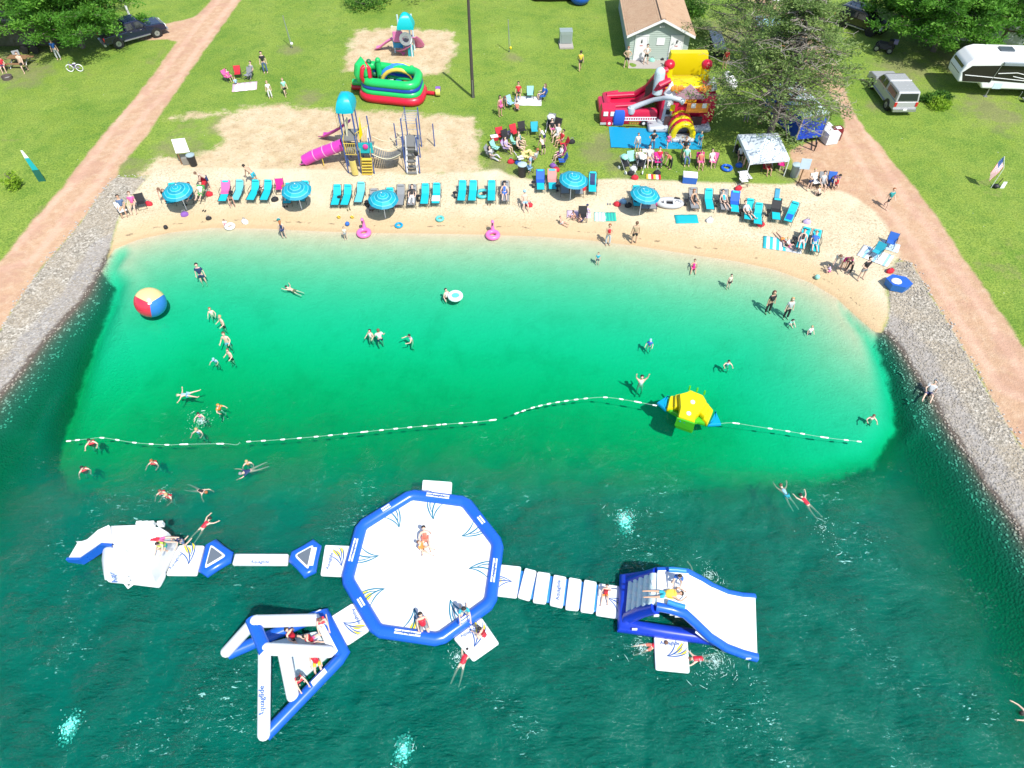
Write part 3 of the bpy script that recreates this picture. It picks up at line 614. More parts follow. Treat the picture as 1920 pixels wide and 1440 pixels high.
# yellow, green and blue climber
cy = zc(1220, 720, 12); ye = thing('climbing_float', 'yellow and green stepped climbing float with blue triangle ends', 'float', cy(900,500))
def ypad(nm, mt, pts, za, zb, cr=.1, r=.05): m = MB(); m.pad([tuple(cy(*p, zb).xy) for p in pts], za, zb, r, cr); return part(m, nm, mt, ye, True, True)
ypad('blue_end', CYN, [(135,400),(405,235),(350,585)], 0, .28, .06); ypad('blue_end', CYN, [(1465,580),(1605,895),(1290,915)], 0, .28, .06)
ypad('green_base', LIME, [(370,560),(440,470),(1430,560),(1290,900),(1060,840),(1040,860),(620,700)], 0, .3); ypad('green_base', LIME, [(640,560),(1050,600),(960,1045),(550,905)], 0, .35)
ypad('yellow_step', YEL, [(430,260),(640,240),(650,540),(365,545)], .1, .45); ypad('yellow_step', YEL, [(540,232),(700,200),(660,520),(530,515)], .3, .66); ypad('yellow_step', YEL, [(1310,455),(1420,580),(1290,890),(1150,760)], .1, .45); ypad('yellow_step', YEL, [(1220,360),(1340,470),(1230,740),(1100,640)], .3, .68)
ypad('yellow_deck', YEL, [(640,215),(830,165),(880,120),(1190,245),(1280,400),(1110,620),(1030,700),(1000,870),(610,740),(665,520)], .35, 1.0)
m = MB(); m.slab([cy(600,745,.98), cy(545,905,.28), cy(955,1050,.28), cy(1000,875,.98)], .08); part(m, 'climbing_wall', LIME, ye, False, True)
for i, x in enumerate((660,760,850,940)): m = MB(); m.ball(cy(x, 800+i*28, .8)+Vector((0,-.06,0)), .09, 8, 5); part(m, 'hand_hold', TEALP, ye, True, True)
for x, y in ((865,75),(1035,120),(1200,185)): m = MB(); a = cy(x, y+55, 1.0); m.rod(a, a+Vector((0,.02,.30)), .05, 8); part(m, 'post', LIME, ye, True, True)
for x, y in ((945,410),(855,665)): m = MB(); m.lathe([(0,.0),(.13,0),(.12,.05),(0,.06)], cy(x, y, 1.0)+Vector((0,0,.0)), 10); part(m, 'valve_cap', WHT, ye, True, True)

# beach ball
bc = W(282,567,.62); bb = MB(); Mr = Matrix.Rotation(R(50), 3, 'X') @ Matrix.Rotation(R(25), 3, 'Y')
cols = [mat('ball_yellow', (.62,.50,.22), .25), mat('ball_red', (.55,.03,.06), .25), mat('ball_blue', (.03,.17,.50), .25), mat('ball_white', (.7,.7,.66), .25)]
bt = thing('beach_ball', 'giant beach ball with yellow, red and blue panels floating in the shallows', 'ball', (bc.x, bc.y, 0))
for k in range(6):
    mb = MB(); secs = []
    for i in range(25):
        th = math.pi*(i+.02)/24.04; row = []
        for j in range(11):
            ph = math.pi/3*(k+j/10)+.55; p = Mr @ Vector((math.sin(th)*math.cos(ph), math.sin(th)*math.sin(ph), math.cos(th)))*.93; row.append(p+bc)
        secs.append(row)
    mb.loft(secs, False, False); part(mb, 'panel', cols[(0,0,1,1,2,2)[k]], bt, True, True)
m = MB(); m.ball(bc+Mr @ Vector((0,0,.92)), .13, 10, 6, (1,1,.4)); part(m, 'end_cap', cols[3], bt, True, True)

# rope lines with floats
def ropeline(lab, pts, floats):
    P = [W(*p, .03) for p in pts]; sm = []
    for i in range(len(P)-1):
        for k in range(5):
            t_ = k/5; a = P[max(i-1, 0)]; b = P[i]; c_ = P[i+1]; d_ = P[min(i+2, len(P)-1)]
            sm.append(.5*((2*b)+(-a+c_)*t_+(2*a-5*b+4*c_-d_)*t_*t_+(-a+3*b-3*c_+d_)*t_**3))
    sm.append(P[-1]); th = thing('swim_rope', lab, 'rope', P[0]); m = MB(); m.tube(sm, .010, 5); part(m, 'rope', ROPE, th, False, True)
    for fx in floats:
        for i in range(len(pts)-1):
            if min(pts[i][0], pts[i+1][0]) <= fx <= max(pts[i][0], pts[i+1][0]):
                fr_ = (fx-pts[i][0])/(pts[i+1][0]-pts[i][0]); j = min(int(i*5+fr_*5), len(sm)-2); p = sm[j].lerp(sm[j+1], (fr_*5) % 1); u = (sm[j+1]-sm[j]).normalized()
                m = MB(); m.tube([p-u*.13, p-u*.09, p+u*.09, p+u*.13], [.02,.044,.044,.02], 8); part(m, 'float', WHT, th, True, True); break
ropeline('left end of the swim rope with white floats, gripped by a swimmer', [(128,827),(165,823),(195,821),(252,830),(313,834),(345,833),(420,832),(443,834),(450,829)], (129,147,192,222,252,282,313,342,349,408,415))
ropeline('long middle swim rope with white floats over the green water', [(465,828),(530,824),(600,818),(680,810),(760,802),(840,795),(885,792),(928,787)], (467,498,530,562,593,620,648,680,686,715,742,768,795,820,832,862,890,918,926))
ropeline('curved swim rope with floats leading to the yellow climbing float', [(968,775),(1000,764),(1040,755),(1090,748),(1135,745),(1180,751),(1228,760)], (969,984,999,1014,1030,1046,1062,1080,1098,1135,1165,1192,1197,1227))
ropeline('right end of the swim rope beyond the yellow climbing float', [(1352,794),(1375,793),(1420,800),(1480,809),(1545,820),(1612,828)], (1378,1384,1445,1477,1505,1542,1549,1582,1610))
# ---------------- wash house ----------------
gA = g(1180,113); gB = g(1262,118)     # foot of the gable wall
SID = mat('pale_green_siding', (.36,.43,.38), .7, var=.03)
hx0, hx1, hy0 = gA.x, gA.x+5.3, gA.y; HL = 11.5; WH = 2.5; RH = 1.25; gz = gA.z-.05
hs = thing('wash_house', 'small pale green sided wash house with tan shingle roof and two white doors', 'building', ((hx0+hx1)/2, hy0+HL/2, gz), R(-1.5))
W2 = (hx1-hx0)/2; L2 = HL/2
m = MB(); m.box((0,0,WH/2), (W2*2,HL,WH)); part(m, 'wall', SID, hs)
for s in (-1, 1): m = MB(); m.add([(-W2,s*(L2-.01),WH),(W2,s*(L2-.01),WH),(0,s*(L2-.01),WH+RH-.1),(-W2,s*(L2-.15),WH),(W2,s*(L2-.15),WH),(0,s*(L2-.15),WH+RH-.1)], [(0,1,2),(5,4,3),(0,3,4,1),(1,4,5,2),(2,5,3,0)]); part(m, 'gable', SID, hs)
nb = 22; cme = None
for i in range(nb):
    z = .06+i*.165; hw = W2 if z < WH else W2*(1-(z-WH)/(RH-.1))
    if hw < .2: break
    m = MB(); m.add([(-hw,-L2-.006,z+.155),(hw,-L2-.006,z+.155),(hw,-L2-.035,z),(-hw,-L2-.035,z),(-hw,-L2-.002,z),(hw,-L2-.002,z)], [(3,2,1,0),(4,5,2,3)]); part(m, 'siding_board', SID, hs)
t = NT('shingles'); P = t.pos(); bt_ = t.n('ShaderNodeTexBrick'); t.put(bt_.inputs['Vector'], P); bt_.inputs['Scale'].default_value = 3.2; bt_.inputs['Mortar Size'].default_value = .004
bt_.inputs['Color1'].default_value = (.36,.22,.13,1); bt_.inputs['Color2'].default_value = (.44,.29,.18,1); bt_.inputs['Mortar'].default_value = (.2,.12,.08,1)
t.pbr(t.mix(t.mr(t.noise(1.2, 4, .6), .3, .7, 0, .4), bt_.outputs[0], (.47,.34,.22)), .9); SHING = t.m
ang = math.atan2(RH, W2); ov = .38
for s in (-1, 1):
    ro = MB(); a = (0, -L2-.45, WH+RH); 
    e = (s*(W2+ov), WH-ov*math.tan(ang)); q_ = [(0,-L2-.45,WH+RH),(e[0],-L2-.45,e[1]),(e[0],L2+.4,e[1]),(0,L2+.4,WH+RH)]
    if s > 0: q_ = q_[::-1]
    ro.slab(q_[::-1], .07); rp = part(ro, 'roof', SHING, hs)
    sl = Vector((e[0], 0, e[1]))-Vector((0, 0, WH+RH)); n_ = 17
    for k in range(n_):
        p0 = Vector((0,0,WH+RH))+sl*(k/n_); p1 = Vector((0,0,WH+RH))+sl*((k+1.06)/n_); up = Vector((s*RH, 0, W2)).normalized(); mm = MB()
        A_, B_ = p0+up*.072, p1+up*.105
        mm.add([(A_.x,-L2-.46,A_.z),(A_.x,L2+.41,A_.z),(B_.x,L2+.41,B_.z),(B_.x,-L2-.46,B_.z),(p1.x,-L2-.46,(p1+up*.07).z),(p1.x,L2+.41,(p1+up*.07).z)], [(0,1,2,3),(3,2,5,4)]); part(mm, 'shingle_course', SHING, rp)
    m = MB(); m.slab([(0,-L2-.47,WH+RH+.09),(0,-L2-.47,WH+RH-.12),(e[0],-L2-.47,e[1]-.12),(e[0],-L2-.47,e[1]+.09)][::s], .05); part(m, 'fascia_board', WHT, hs)
m = MB(); m.box((0,0,WH+RH+.11), (.42,HL+.86,.05)); part(m, 'ridge_cap', SHING, hs)
m = MB(); m.box((-.75,-.9,WH+RH-.05), (.35,.35,.30)); m.lathe([(.10,0),(.10,.35),(.14,.35),(.0,.42)], (-.75,-.9,WH+RH+.1), 8); part(m, 'roof_vent', STEEL, hs)
for x, wd in ((-1.6,.98), (1.55,.98)):
    m = MB(); m.box((x,-L2-.05,1.12), (wd,.06,2.12)); d_ = part(m, 'door', WHT, hs)
    m = MB(); m.box((x-wd/2-.06,-L2-.06,1.13), (.09,.08,2.24)); m.box((x+wd/2+.06,-L2-.06,1.13), (.09,.08,2.24)); m.box((x,-L2-.06,2.26), (wd+.22,.08,.1)); part(m, 'door_frame', WHT, d_)
    m = MB(); m.ball((x+.38,-L2-.12,1.0), .045, 8, 6); part(m, 'handle', STEEL, d_)
    m = MB(); m.box((x,-L2-.087,1.72), (.13,.01,.22)); m.ball((x,-L2-.087,1.88), .05, 8, 6, (1,.2,1)); part(m, 'restroom_symbol', BLACK, d_)
    m = MB(); m.box((x,-L2-.087,1.38), (.26,.01,.07)); part(m, 'notice', mat('red_notice', (.5,.08,.08), .6), d_)
m = MB(); m.box((.1,-L2-.05,1.75), (.72,.03,.62)); part(m, 'notice_board', WHT, hs)
m = MB(); m.box((0,-L2-.06,WH+.55), (.16,.08,.16)); m.ball((-.16,-L2-.16,WH+.58), .09, 8, 6); m.ball((.16,-L2-.16,WH+.58), .09, 8, 6); part(m, 'security_light', WHT, hs)
pad = MB(); pad.prism([(hx0-.2,hy0-1.6),(hx1+.1,hy0-1.75),(hx1+.2,hy0+.4),(hx0-.2,hy0+.4)], gz-.3, gz+.07); solo(pad, 'concrete_pad', mat('concrete', (.33,.30,.27), .9, var=.1, bump=.3), None, None, kind='structure')

# ---------------- utility pole, tetherballs, service box, tank ----------------
p = g(887,183); ut = thing('utility_pole', 'tall dark wooden pole standing alone on the lawn', 'pole', p); m = MB(); m.tube([(0,0,-.2),(-.02,0,4),(-.03,0,7.9)], [.15,.13,.11], 10); part(m, 'pole', mat('dark_pole_wood', (.055,.045,.04), .9, var=.2, bump=.3), ut); m = MB(); m.rod((0,-.16,0),(0,-.14,1.6),.03); part(m, 'ground_guard', STEEL, ut)
for px, py, lab in ((547,90,'thin grey tetherball pole left of the small playground'), (955,98,'thin tetherball pole with yellow ball left of the metal cabinet')):
    p = g(px, py); th = thing('tetherball_pole', lab, 'pole', p, group='tetherball poles'); m = MB(); m.rod((0,0,0),(-.1,0,2.9),.04,8); part(m, 'pole', STEEL, th); m = MB(); m.ball((.12,-.1,.45), .13, 10, 8); part(m, 'ball', YEL if px > 900 else WHT, th, True); m = MB(); m.rod((-.1,0,2.9),(.12,-.1,.5),.01,4); part(m, 'cord', ROPE, th)
p = g(1061,86); th = thing('metal_cabinet', 'grey-green metal service cabinet standing in the grass', 'cabinet', p, R(2)); m = MB(); GM = mat('grey_green_metal', (.28,.34,.32), .5, .2, var=.05)
m.box((0,.5,.6),(1.15,.9,1.2)); part(m,'cabinet_body', GM, th)
for i in range(2): m = MB(); m.box((0,.28+i*.46,1.23),(1.2,.42,.05)); part(m,'lid',GM,th)
m = MB(); m.box((0,.03,.65),(.9,.03,.8)); part(m,'door',mat('grey_green_door',(.22,.27,.25),.5),th); m = MB(); m.box((0,0,.1),(1.3,1.5,.14)); part(m,'base',mat('concrete',(.33,.30,.27),.9),th)
p = g(1372,172); th = thing('gas_tank', 'white horizontal propane tank lying on grass beside the big pine', 'tank', p, R(8)); m = MB(); Mx = Matrix.Rotation(R(90),3,'X'); m.lathe([(0,-1.15),(.28,-1.08),(.43,-.85),(.45,0),(.43,.85),(.28,1.08),(0,1.15)], (0,.9,.55), 16, Mx); part(m,'tank_body',WHT,th,True); m = MB(); m.lathe([(.16,0),(.16,.18),(0,.2)],(0,1.1,.97),10); part(m,'valve_dome',STEEL,th)
for y in (.3,1.5): m = MB(); m.box((0,y,.12),(.7,.12,.3)); part(m,'foot',STEEL,th)
p = g(1352,118); BP = mat('white_slat', (.6,.6,.62), .5)
for k, (px, py, lab) in enumerate([(1348,88,'stack of white and black slatted benches under the big pine')]):
    p = g(px, py+18); th = thing('slatted_rack', lab, 'rack', p, R(-3))
    m = MB(); m.box((0,1.8,.35),(1.0,4.0,.6)); part(m,'frame',BLACK,th)
    for i in range(24): m = MB(); m.box((.05*math.sin(i*2.1),.0+i*.16,.70),(1.1,.085,.06)); part(m,'slat',BP,th)

# ---------------- vehicles ----------------
def wheel(parent, x, y, r=.38, w_=.25, rim=STEEL):
    M = Matrix.Rotation(R(90),3,'Y'); m = MB(); m.lathe([(r*.62,-w_/2),(r*.95,-w_/2),(r,-w_*.3),(r,w_*.3),(r*.95,w_/2),(r*.62,w_/2)],(x,y,r),20,M); wl = part(m,'tyre',BLACK,parent,True)
    m = MB(); m.lathe([(0,-w_*.35),(r*.62,-w_*.42),(r*.62,w_*.42),(0,w_*.35)],(x,y,r),12,M); part(m,'rim',rim,wl)
    sx = 1 if x > 0 else -1
    for k in range(6): a = k*math.pi/3; m = MB(); m.box((x+sx*w_*.44,y+math.cos(a)*r*.34,r+math.sin(a)*r*.34),(.03,.07,r*.5),0,-a+0 if False else a*-1+math.pi/2); part(m,'spoke',rim,wl)
def carbody(prof, wid, tum=.86, n=6):
    """prof: list of (y, z) outline of one side, closed; cross-section narrows with height"""
    zmax = max(z for y, z in prof); zb = 1.0
    def xw(z): return wid/2*(1 if z < zb else 1-(1-tum)*(z-zb)/(zmax-zb))*(.94 if z < .45 else 1)
    m = MB(); L = [(-xw(z), y, z) for y, z in prof]; Rr = [(xw(z), y, z) for y, z in prof]; k = len(prof)
    m.add(L+Rr, [tuple(range(k))[::-1], tuple(range(k,2*k))]+[(i,(i+1)%k,k+(i+1)%k,k+i) for i in range(k)]); return m
def bevelmod(o, w_=.05, seg=2): b = o.modifiers.new('bevel','BEVEL'); b.width = w_; b.segments = seg; b.limit_method = 'ANGLE'; b.angle_limit = R(25)
GLASS = mat('dark_glass', (.012,.016,.022), .06, var=.02, spec=.9)
def truck(label, loc, rz, paint, topper=False, suv=False, rim=STEEL, cat='pickup truck'):
    """nose points to +Y"""
    t = thing('parked_suv' if suv else 'parked_pickup', label, cat, loc, rz)
    if suv: prof = [(-2.35,.42),(-2.42,.8),(-2.38,1.1),(-2.15,1.72),(-1.9,1.84),(.35,1.84),(.75,1.72),(1.15,1.16),(2.2,1.02),(2.42,.85),(2.4,.42)]
    else: prof = [(-2.85,.5),(-2.9,.75),(-2.86,1.18),(-.78,1.2),(-.72,1.85),(-.55,1.92),(.55,1.9),(1.28,1.24),(2.55,1.14),(2.85,.98),(2.88,.5)]
    o = part(carbody(prof, 1.98), 'body', paint, t); bevelmod(o, .07, 3)
    wy = (1.55,-1.45) if suv else (1.85,-1.8)
    for sx in (-.86,.86):
        for y in wy:
            m = MB(); M = Matrix.Rotation(R(90),3,'Y'); m.lathe([(0,-.15),(.48,-.15),(.5,0),(.48,.145),(0,.145)],(sx,y,.42),18,M); part(m,'wheel_arch',BLACK,o,True)
            wheel(t, sx+.05*(1 if sx>0 else -1), y, .40, .26, rim)
    def pane(q_, nm='window'): m = MB(); m.slab(q_, .015); part(m,nm,GLASS,t)
    if suv:
        for s in (-1,1):
            for y0,y1 in ((-2.0,-1.15),(-1.05,-.2),(-.1,.62)): q_=[(s*.985,y0+(.12 if y0<-1.9 else 0),1.18),(s*.985,y1+(.2 if y1>.5 else 0),1.18),(s*.885,y1,1.68),(s*.885,y0+.12*(y0<-1.9),1.68)]; pane(q_[::s])
        pane([(-.78,1.15,1.21),(.78,1.15,1.21),(.72,.80,1.72),(-.72,.80,1.72)],'windscreen'); pane([(.78,-2.36,1.25),(-.78,-2.36,1.25),(-.72,-2.19,1.70),(.72,-2.19,1.70)],'rear_window')
        for s in (-1,1): m=MB(); m.tube([(s*.72,-1.8,1.88),(s*.72,-1.7,1.94),(s*.72,.1,1.94),(s*.72,.2,1.88)],.025,6); part(m,'roof_rail',STEEL,t); m=MB(); m.box((s*1.02,0,.42),(.12,2.0,.06)); part(m,'running_board',STEEL,t)
    else:
        for s in (-1,1):
            for y0,y1 in ((-.66,.02),(.1,.72)): q_=[(s*.99,y0,1.28),(s*.99,y1+(.28 if y1>.5 else 0),1.28),(s*.885,y1-.1,1.78),(s*.885,y0+.04,1.78)]; pane(q_[::s])
            m=MB(); m.box((s*1.03,0,.5),(.14,2.5,.06)); part(m,'running_board',STEEL,t)
        pane([(-.8,1.30,1.27),(.8,1.30,1.27),(.74,.62,1.88),(-.74,.62,1.88)],'windscreen')
        if topper:
            m=carbody([(-2.86,1.19),(-2.72,1.86),(-2.6,1.95),(-.9,1.95),(-.74,1.86),(-.74,1.19)],1.94,.90); oo=part(m,'truck_cap',paint,t); bevelmod(oo,.08,3)
            for s in (-1,1): q_=[(s*.978,-2.5,1.32),(s*.978,-1.0,1.32),(s*.91,-1.0,1.76),(s*.91,-2.45,1.76)]; m=MB(); m.slab(q_[::s],.015); part(m,'side_window',GLASS,oo)
            q_=[(.8,-2.87,1.28),(-.8,-2.87,1.28),(-.72,-2.755,1.82),(.72,-2.755,1.82)]; m=MB(); m.slab(q_,.015); part(m,'rear_window',GLASS,oo)
            m=MB(); m.box((0,-.82,1.97),(1.7,.06,.04)); part(m,'roof_strip',WHT,oo)
        else:
            m=MB(); m.box((0,-1.82,1.215),(1.62,1.95,.04)); part(m,'bed_opening',BLACK,t)
            for s in (-1,1): m=MB(); m.box((s*.9,-1.82,1.25),(.1,2.0,.06)); part(m,'bed_rail',BLACK,t)
            pane([(.7,-.76,1.35),(-.7,-.76,1.35),(-.66,-.735,1.78),(.66,-.735,1.78)],'rear_window')
    nose = 2.42 if suv else 2.88; tail = -2.42 if suv else -2.9
    for s in (-1,1):
        m=MB(); m.box((s*.78,nose-.03,.85),(.38,.1,.2)); part(m,'headlight',WHT,t); m=MB(); m.box((s*.86,tail+.02,.98),(.2,.08,.34)); part(m,'tail_light',mat('tail_red',(.45,.02,.02),.3),t)
        m=MB(); m.box((s*1.12,.95 if not suv else .9,1.28),(.2,.12,.16)); part(m,'mirror',paint,t)
        for y in ((-.35,.55)): m=MB(); m.box((s*1.0,y,1.08),(.03,.16,.035)); part(m,'door_handle',STEEL if not suv else BLACK,t)
    m=MB(); m.box((0,nose+.02,.72),(1.15,.06,.34)); part(m,'grille',STEEL if not suv else BLACK,t); m=MB(); m.box((0,tail-.06,.52),(1.9,.18,.2)); part(m,'rear_bumper',STEEL if not suv else paint,t); m=MB(); m.box((0,nose+.06,.5),(1.9,.16,.2)); part(m,'front_bumper',STEEL if not suv else paint,t)
    m=MB(); m.box((0,tail-.16,.62),(.32,.02,.16)); part(m,'licence_plate',WHT,t); return t
def heading(a, b): d = b-a; return math.atan2(-d.x, d.y)
a, b = g(205,92), g(290,68); truck('dark navy crew cab pickup parked by the red driveway', (a+b)/2+Vector((.1,.7,0)), heading(a,b), mat('navy_car_paint',(.004,.008,.032),.18,var=.03,spec=.8))
a, b = g(1678,208), g(1643,160); truck('silver pickup with matching cap parked on the grass beside the red road', g(1669,190)+Vector((0,.5,0)), heading(a,b)*.95, mat('silver_car_paint',(.36,.37,.37),.25,.15,var=.03), topper=True)
a, b = g(1575,45), g(1645,70); truck('black SUV parked at the edge of the trees', (a+b)/2+Vector((.2,.5,0)), heading(a,b), mat('black_car_paint',(.008,.008,.010),.15,var=.02,spec=.8), suv=True, rim=BLACK, cat='suv')

def camper(label, loc, rz, L, white, flank, stripes=True, Wd=2.5, Hh=3.4, kind='fifth_wheel_camper'):
    """nose at -X, long side faces -Y"""
    t = thing(kind, label, 'camper', loc, rz); m = MB(); y0,y1 = -Wd/2,Wd/2
    prof = [(0,1.25),(-.12,2.0),(.05,2.7),(.5,3.2),(1.1,Hh),(L,Hh),(L,.75),(2.2,.75),(1.9,1.2)] if kind=='fifth_wheel_camper' else [(0,.7),(-.1,1.4),(.2,2.6),(.7,Hh-.3),(L,Hh-.3),(L,.7)]
    k=len(prof); m.add([(x,y0,z) for x,z in prof]+[(x,y1,z) for x,z in prof],[tuple(range(k)),tuple(range(k,2*k))[::-1]]+[(i,k+i,k+(i+1)%k,(i+1)%k) for i in range(k)]); o=part(m,'shell',white,t); bevelmod(o,.16,4)
    if stripes:
        m=MB(); m.slab([(.35,y0-.012,1.35),(2.6,y0-.012,1.32),(2.9,y0-.012,2.75),(.55,y0-.012,2.65),(.02,y0-.012,2.1)],-.012) ; part(m,'black_graphic',flank,t)
        m=MB(); m.slab([(2.6,y0-.012,1.5),(L-.2,y0-.012,1.1),(L-.2,y0-.012,2.8),(2.9,y0-.012,2.75)],-.012); part(m,'black_graphic',flank,t)
        m=MB(); m.slab([(-.10,y0+.25,1.9),(-.10,y1-.25,1.9),(.02,y1-.25,2.55),(.02,y0+.25,2.55)],-.02); part(m,'front_cap_window',GLASS,t)
        for a,b in (((.3,1.9),(2.7,1.75)),((2.7,1.75),(5.5,1.55)),((2.9,2.1),(4.4,2.2)),((4.4,2.2),(8,1.5)),((4.2,1.9),(8,1.25))): m=MB(); m.tube([(a[0],y0-.03,a[1]),(b[0],y0-.03,b[1])],.03,4); part(m,'graphic_stripe',WHT,t)
        m=MB(); m.box((5.0,y0-.12,2.95),(4.2,.22,.2)); part(m,'rolled_awning',mat('grey_awning',(.2,.24,.26),.6),t)
        m=MB(); m.tube([(2.85,y0-.05,3.0),(2.6,y0-.05,1.35)],.03,5); part(m,'awning_arm',STEEL,t)
        for x,wd,hh in ((3.4,.7,.7),(6.3,.8,.5),(7.6,.5,.5)): m=MB(); m.box((x,y0-.01,1.05 if x<5 else 1.0),(wd,.02,hh*.7)); part(m,'storage_hatch',PALE if x<7 else BLACK,t)
        m=MB(); m.rod((3.0,y0+.2,.75),(3.0,y0+.2,.0),.05); m.box((3.0,y0+.2,.03),(.3,.3,.05)); part(m,'landing_leg',STEEL,t)
        m=MB(); m.rod((5.6,y0-.15,.7),(5.6,y0-.1,.05),.03); m.box((6.2,y0-.5,.25),(.9,.5,.06)); part(m,'entry_step',STEEL,t)
    m=MB(); m.box((3.4 if stripes else 2.5,.2,Hh+.05-(0 if stripes else .3)),(1.1,.7,.16)); part(m,'roof_vent',mat('smoked_vent',(.07,.09,.11),.3),t)
    m=MB(); m.box((L*.75,0,Hh+.13-(0 if stripes else .3)),(1.2,.8,.28),taper=.9); part(m,'air_conditioner',WHT,t)
    for x in (L*.62,L*.62+.95): 
        for y in (y0+.05,y1-.05): wl=thing; m=MB(); M=Matrix.Rotation(R(90),3,'X'); m.lathe([(.0,-.12),(.36,-.12),(.38,0),(.36,.12),(0,.12)],(x,y,.38),14,M); part(m,'wheel',BLACK,t,True)
    return t
p = g(1803,197); camper('white fifth wheel camper with black swooping side graphic', (p.x-.3,p.y+2.7,p.z), R(-4), 10.5, mat('white_camper_gelcoat',(.70,.71,.70),.3,var=.03), mat('black_graphic',(.015,.013,.013),.3))
p = g(-25,103); camper('dark camper half hidden under the top left pine', (p.x-2,p.y+1.2,p.z), R(-4+6), 9.0, mat('dark_camper_wall',(.02,.023,.026),.4,var=.08), BLACK, False, kind='camper_trailer')
p = g(1745,100); camper('grey and white camper hidden beneath the top right trees', (p.x,p.y+2.6,p.z), R(-10), 8.5, mat('pale_camper_wall',(.40,.44,.46),.4,var=.05), BLACK, False, kind='camper_trailer')
# blue box trailer under the pine
a = g(1510,274); BT = mat('royal_blue_panel',(.006,.055,.42),.35,var=.06); tl = thing('blue_trailer','royal blue concession trailer with white roof under the pine','trailer',a+Vector((.2,.4,0)),R(14))
m=MB(); m.box((0,2.6,1.35),(2.3,5.2,1.9)); o=part(m,'box_body',BT,tl); bevelmod(o,.04)
m=MB(); m.box((0,2.6,2.34),(2.36,5.3,.1)); part(m,'roof',mat('pale_roof',(.50,.60,.60),.5,var=.06),tl); m=MB(); m.box((0,-.02,2.27),(2.36,.08,.14)); m.box((-1.12,-.02,1.35),(.1,.08,1.9)); m.box((1.12,-.02,1.35),(.1,.08,1.9)); part(m,'corner_trim',STEEL,tl)
m=MB(); m.slab([(-1.2,1.2,2.2),(-1.2,3.9,2.2),(-2.2,3.9,2.5),(-2.2,1.2,2.5)],.05); part(m,'serving_flap',BT,tl); m=MB(); m.box((-1.16,2.6,1.6),(.03,2.4,.9)); part(m,'serving_window',BLACK,tl); m=MB(); m.box((-1.35,2.6,1.12),(.35,2.5,.05)); part(m,'counter',STEEL,tl)
m=MB(); m.rod((-.7,0,.45),(0,-1.2,.42),.06); m.rod((.7,0,.45),(0,-1.2,.42),.06); m.rod((0,-1.15,.75),(0,-1.15,.05),.05); part(m,'tow_hitch',BLACK,tl)
for s in (-1,1): wheel(tl,s*1.05,3.0,.34,.2)
m=MB(); m.box((1.75,.6,.5),(1.0,2.6,.9)); pc_=solo(m,'white_counter',mat('white_laminate',(.62,.64,.62),.5,var=.06),'white folding counter beside the blue trailer','counter',loc=(0,0,0)); pc_.location=a+Vector((.2,.4,0)); pc_.rotation_euler=(0,0,R(14))
p=g(1567,266); th=thing('grill','dark red grill cabinet at the end of the white counter','grill',p,R(10)); m=MB(); m.box((0,.35,.45),(.75,.6,.9)); part(m,'cabinet',mat('maroon_metal',(.16,.015,.02),.4),th); m=MB(); m.box((0,.02,.4),(.5,.03,.6)); part(m,'front_panel',mat('mesh_grey',(.12,.14,.12),.6),th); m=MB(); m.box((0,.4,.95),(.8,.5,.12)); part(m,'hood',mat('maroon_metal',(.16,.015,.02),.4),th); m=MB(); m.box((0,.3,1.04),(.4,.3,.04)); part(m,'lid_plate',WHT,th)
# canopy tent
ct=[g(1392,330),g(1470,322),g(1481,268),g(1377,280)]; c0=g(1432,318); cn=[W(1404,303,2.3),W(1482,296,2.3),W(1460,262,2.3),W(1383,268,2.3)]
cn=[W(1407,303,2.2),W(1481,297,2.2),W(1459,249,2.2),W(1384,252,2.2)]; cc=sum(cn,Vector())/4; te=thing('canopy_tent','white pop-up canopy tent on the grass by the dirt turnaround','tent',(cc.x,cc.y,gh(cc.x,cc.y)))
TW=mat('white_tent_fabric',(.60,.66,.70),.6,var=.03,scale=.8); pk=cc+Vector((0,0,1.0)); m=MB()
rows=[]
for k in range(6):
    f=k/5; sag=-.10*math.sin(math.pi*f); rows.append([c_.lerp(pk,f*.97)+Vector((0,0,sag)) for c_ in [cn[0],cn[0].lerp(cn[1],.5),cn[1],cn[1].lerp(cn[2],.5),cn[2],cn[2].lerp(cn[3],.5),cn[3],cn[3].lerp(cn[0],.5)]])
m.loft(rows,True,False); m.add(rows[-1],[tuple(range(8))]); part(m,'canopy',TW,te,False,True)
m=MB(); m.loft([[c_ for c_ in cn],[c_-Vector((0,0,.26)) for c_ in cn]],True,False); part(m,'valance',TW,te,False,True)
for c_ in cn: m=MB(); m.rod((c_.x,c_.y,gh(c_.x,c_.y)-.02),c_-Vector((0,0,.05)),.03,6); part(m,'leg',WHT,te,False,True)
for i in range(4): m=MB(); a_,b_=cn[i],cn[(i+1)%4]; m.rod(a_-Vector((0,0,.3)),a_.lerp(b_,.5)-Vector((0,0,.05)),.015,4); m.rod(b_-Vector((0,0,.3)),a_.lerp(b_,.5)-Vector((0,0,.05)),.015,4); part(m,'truss',STEEL,te,False,True)

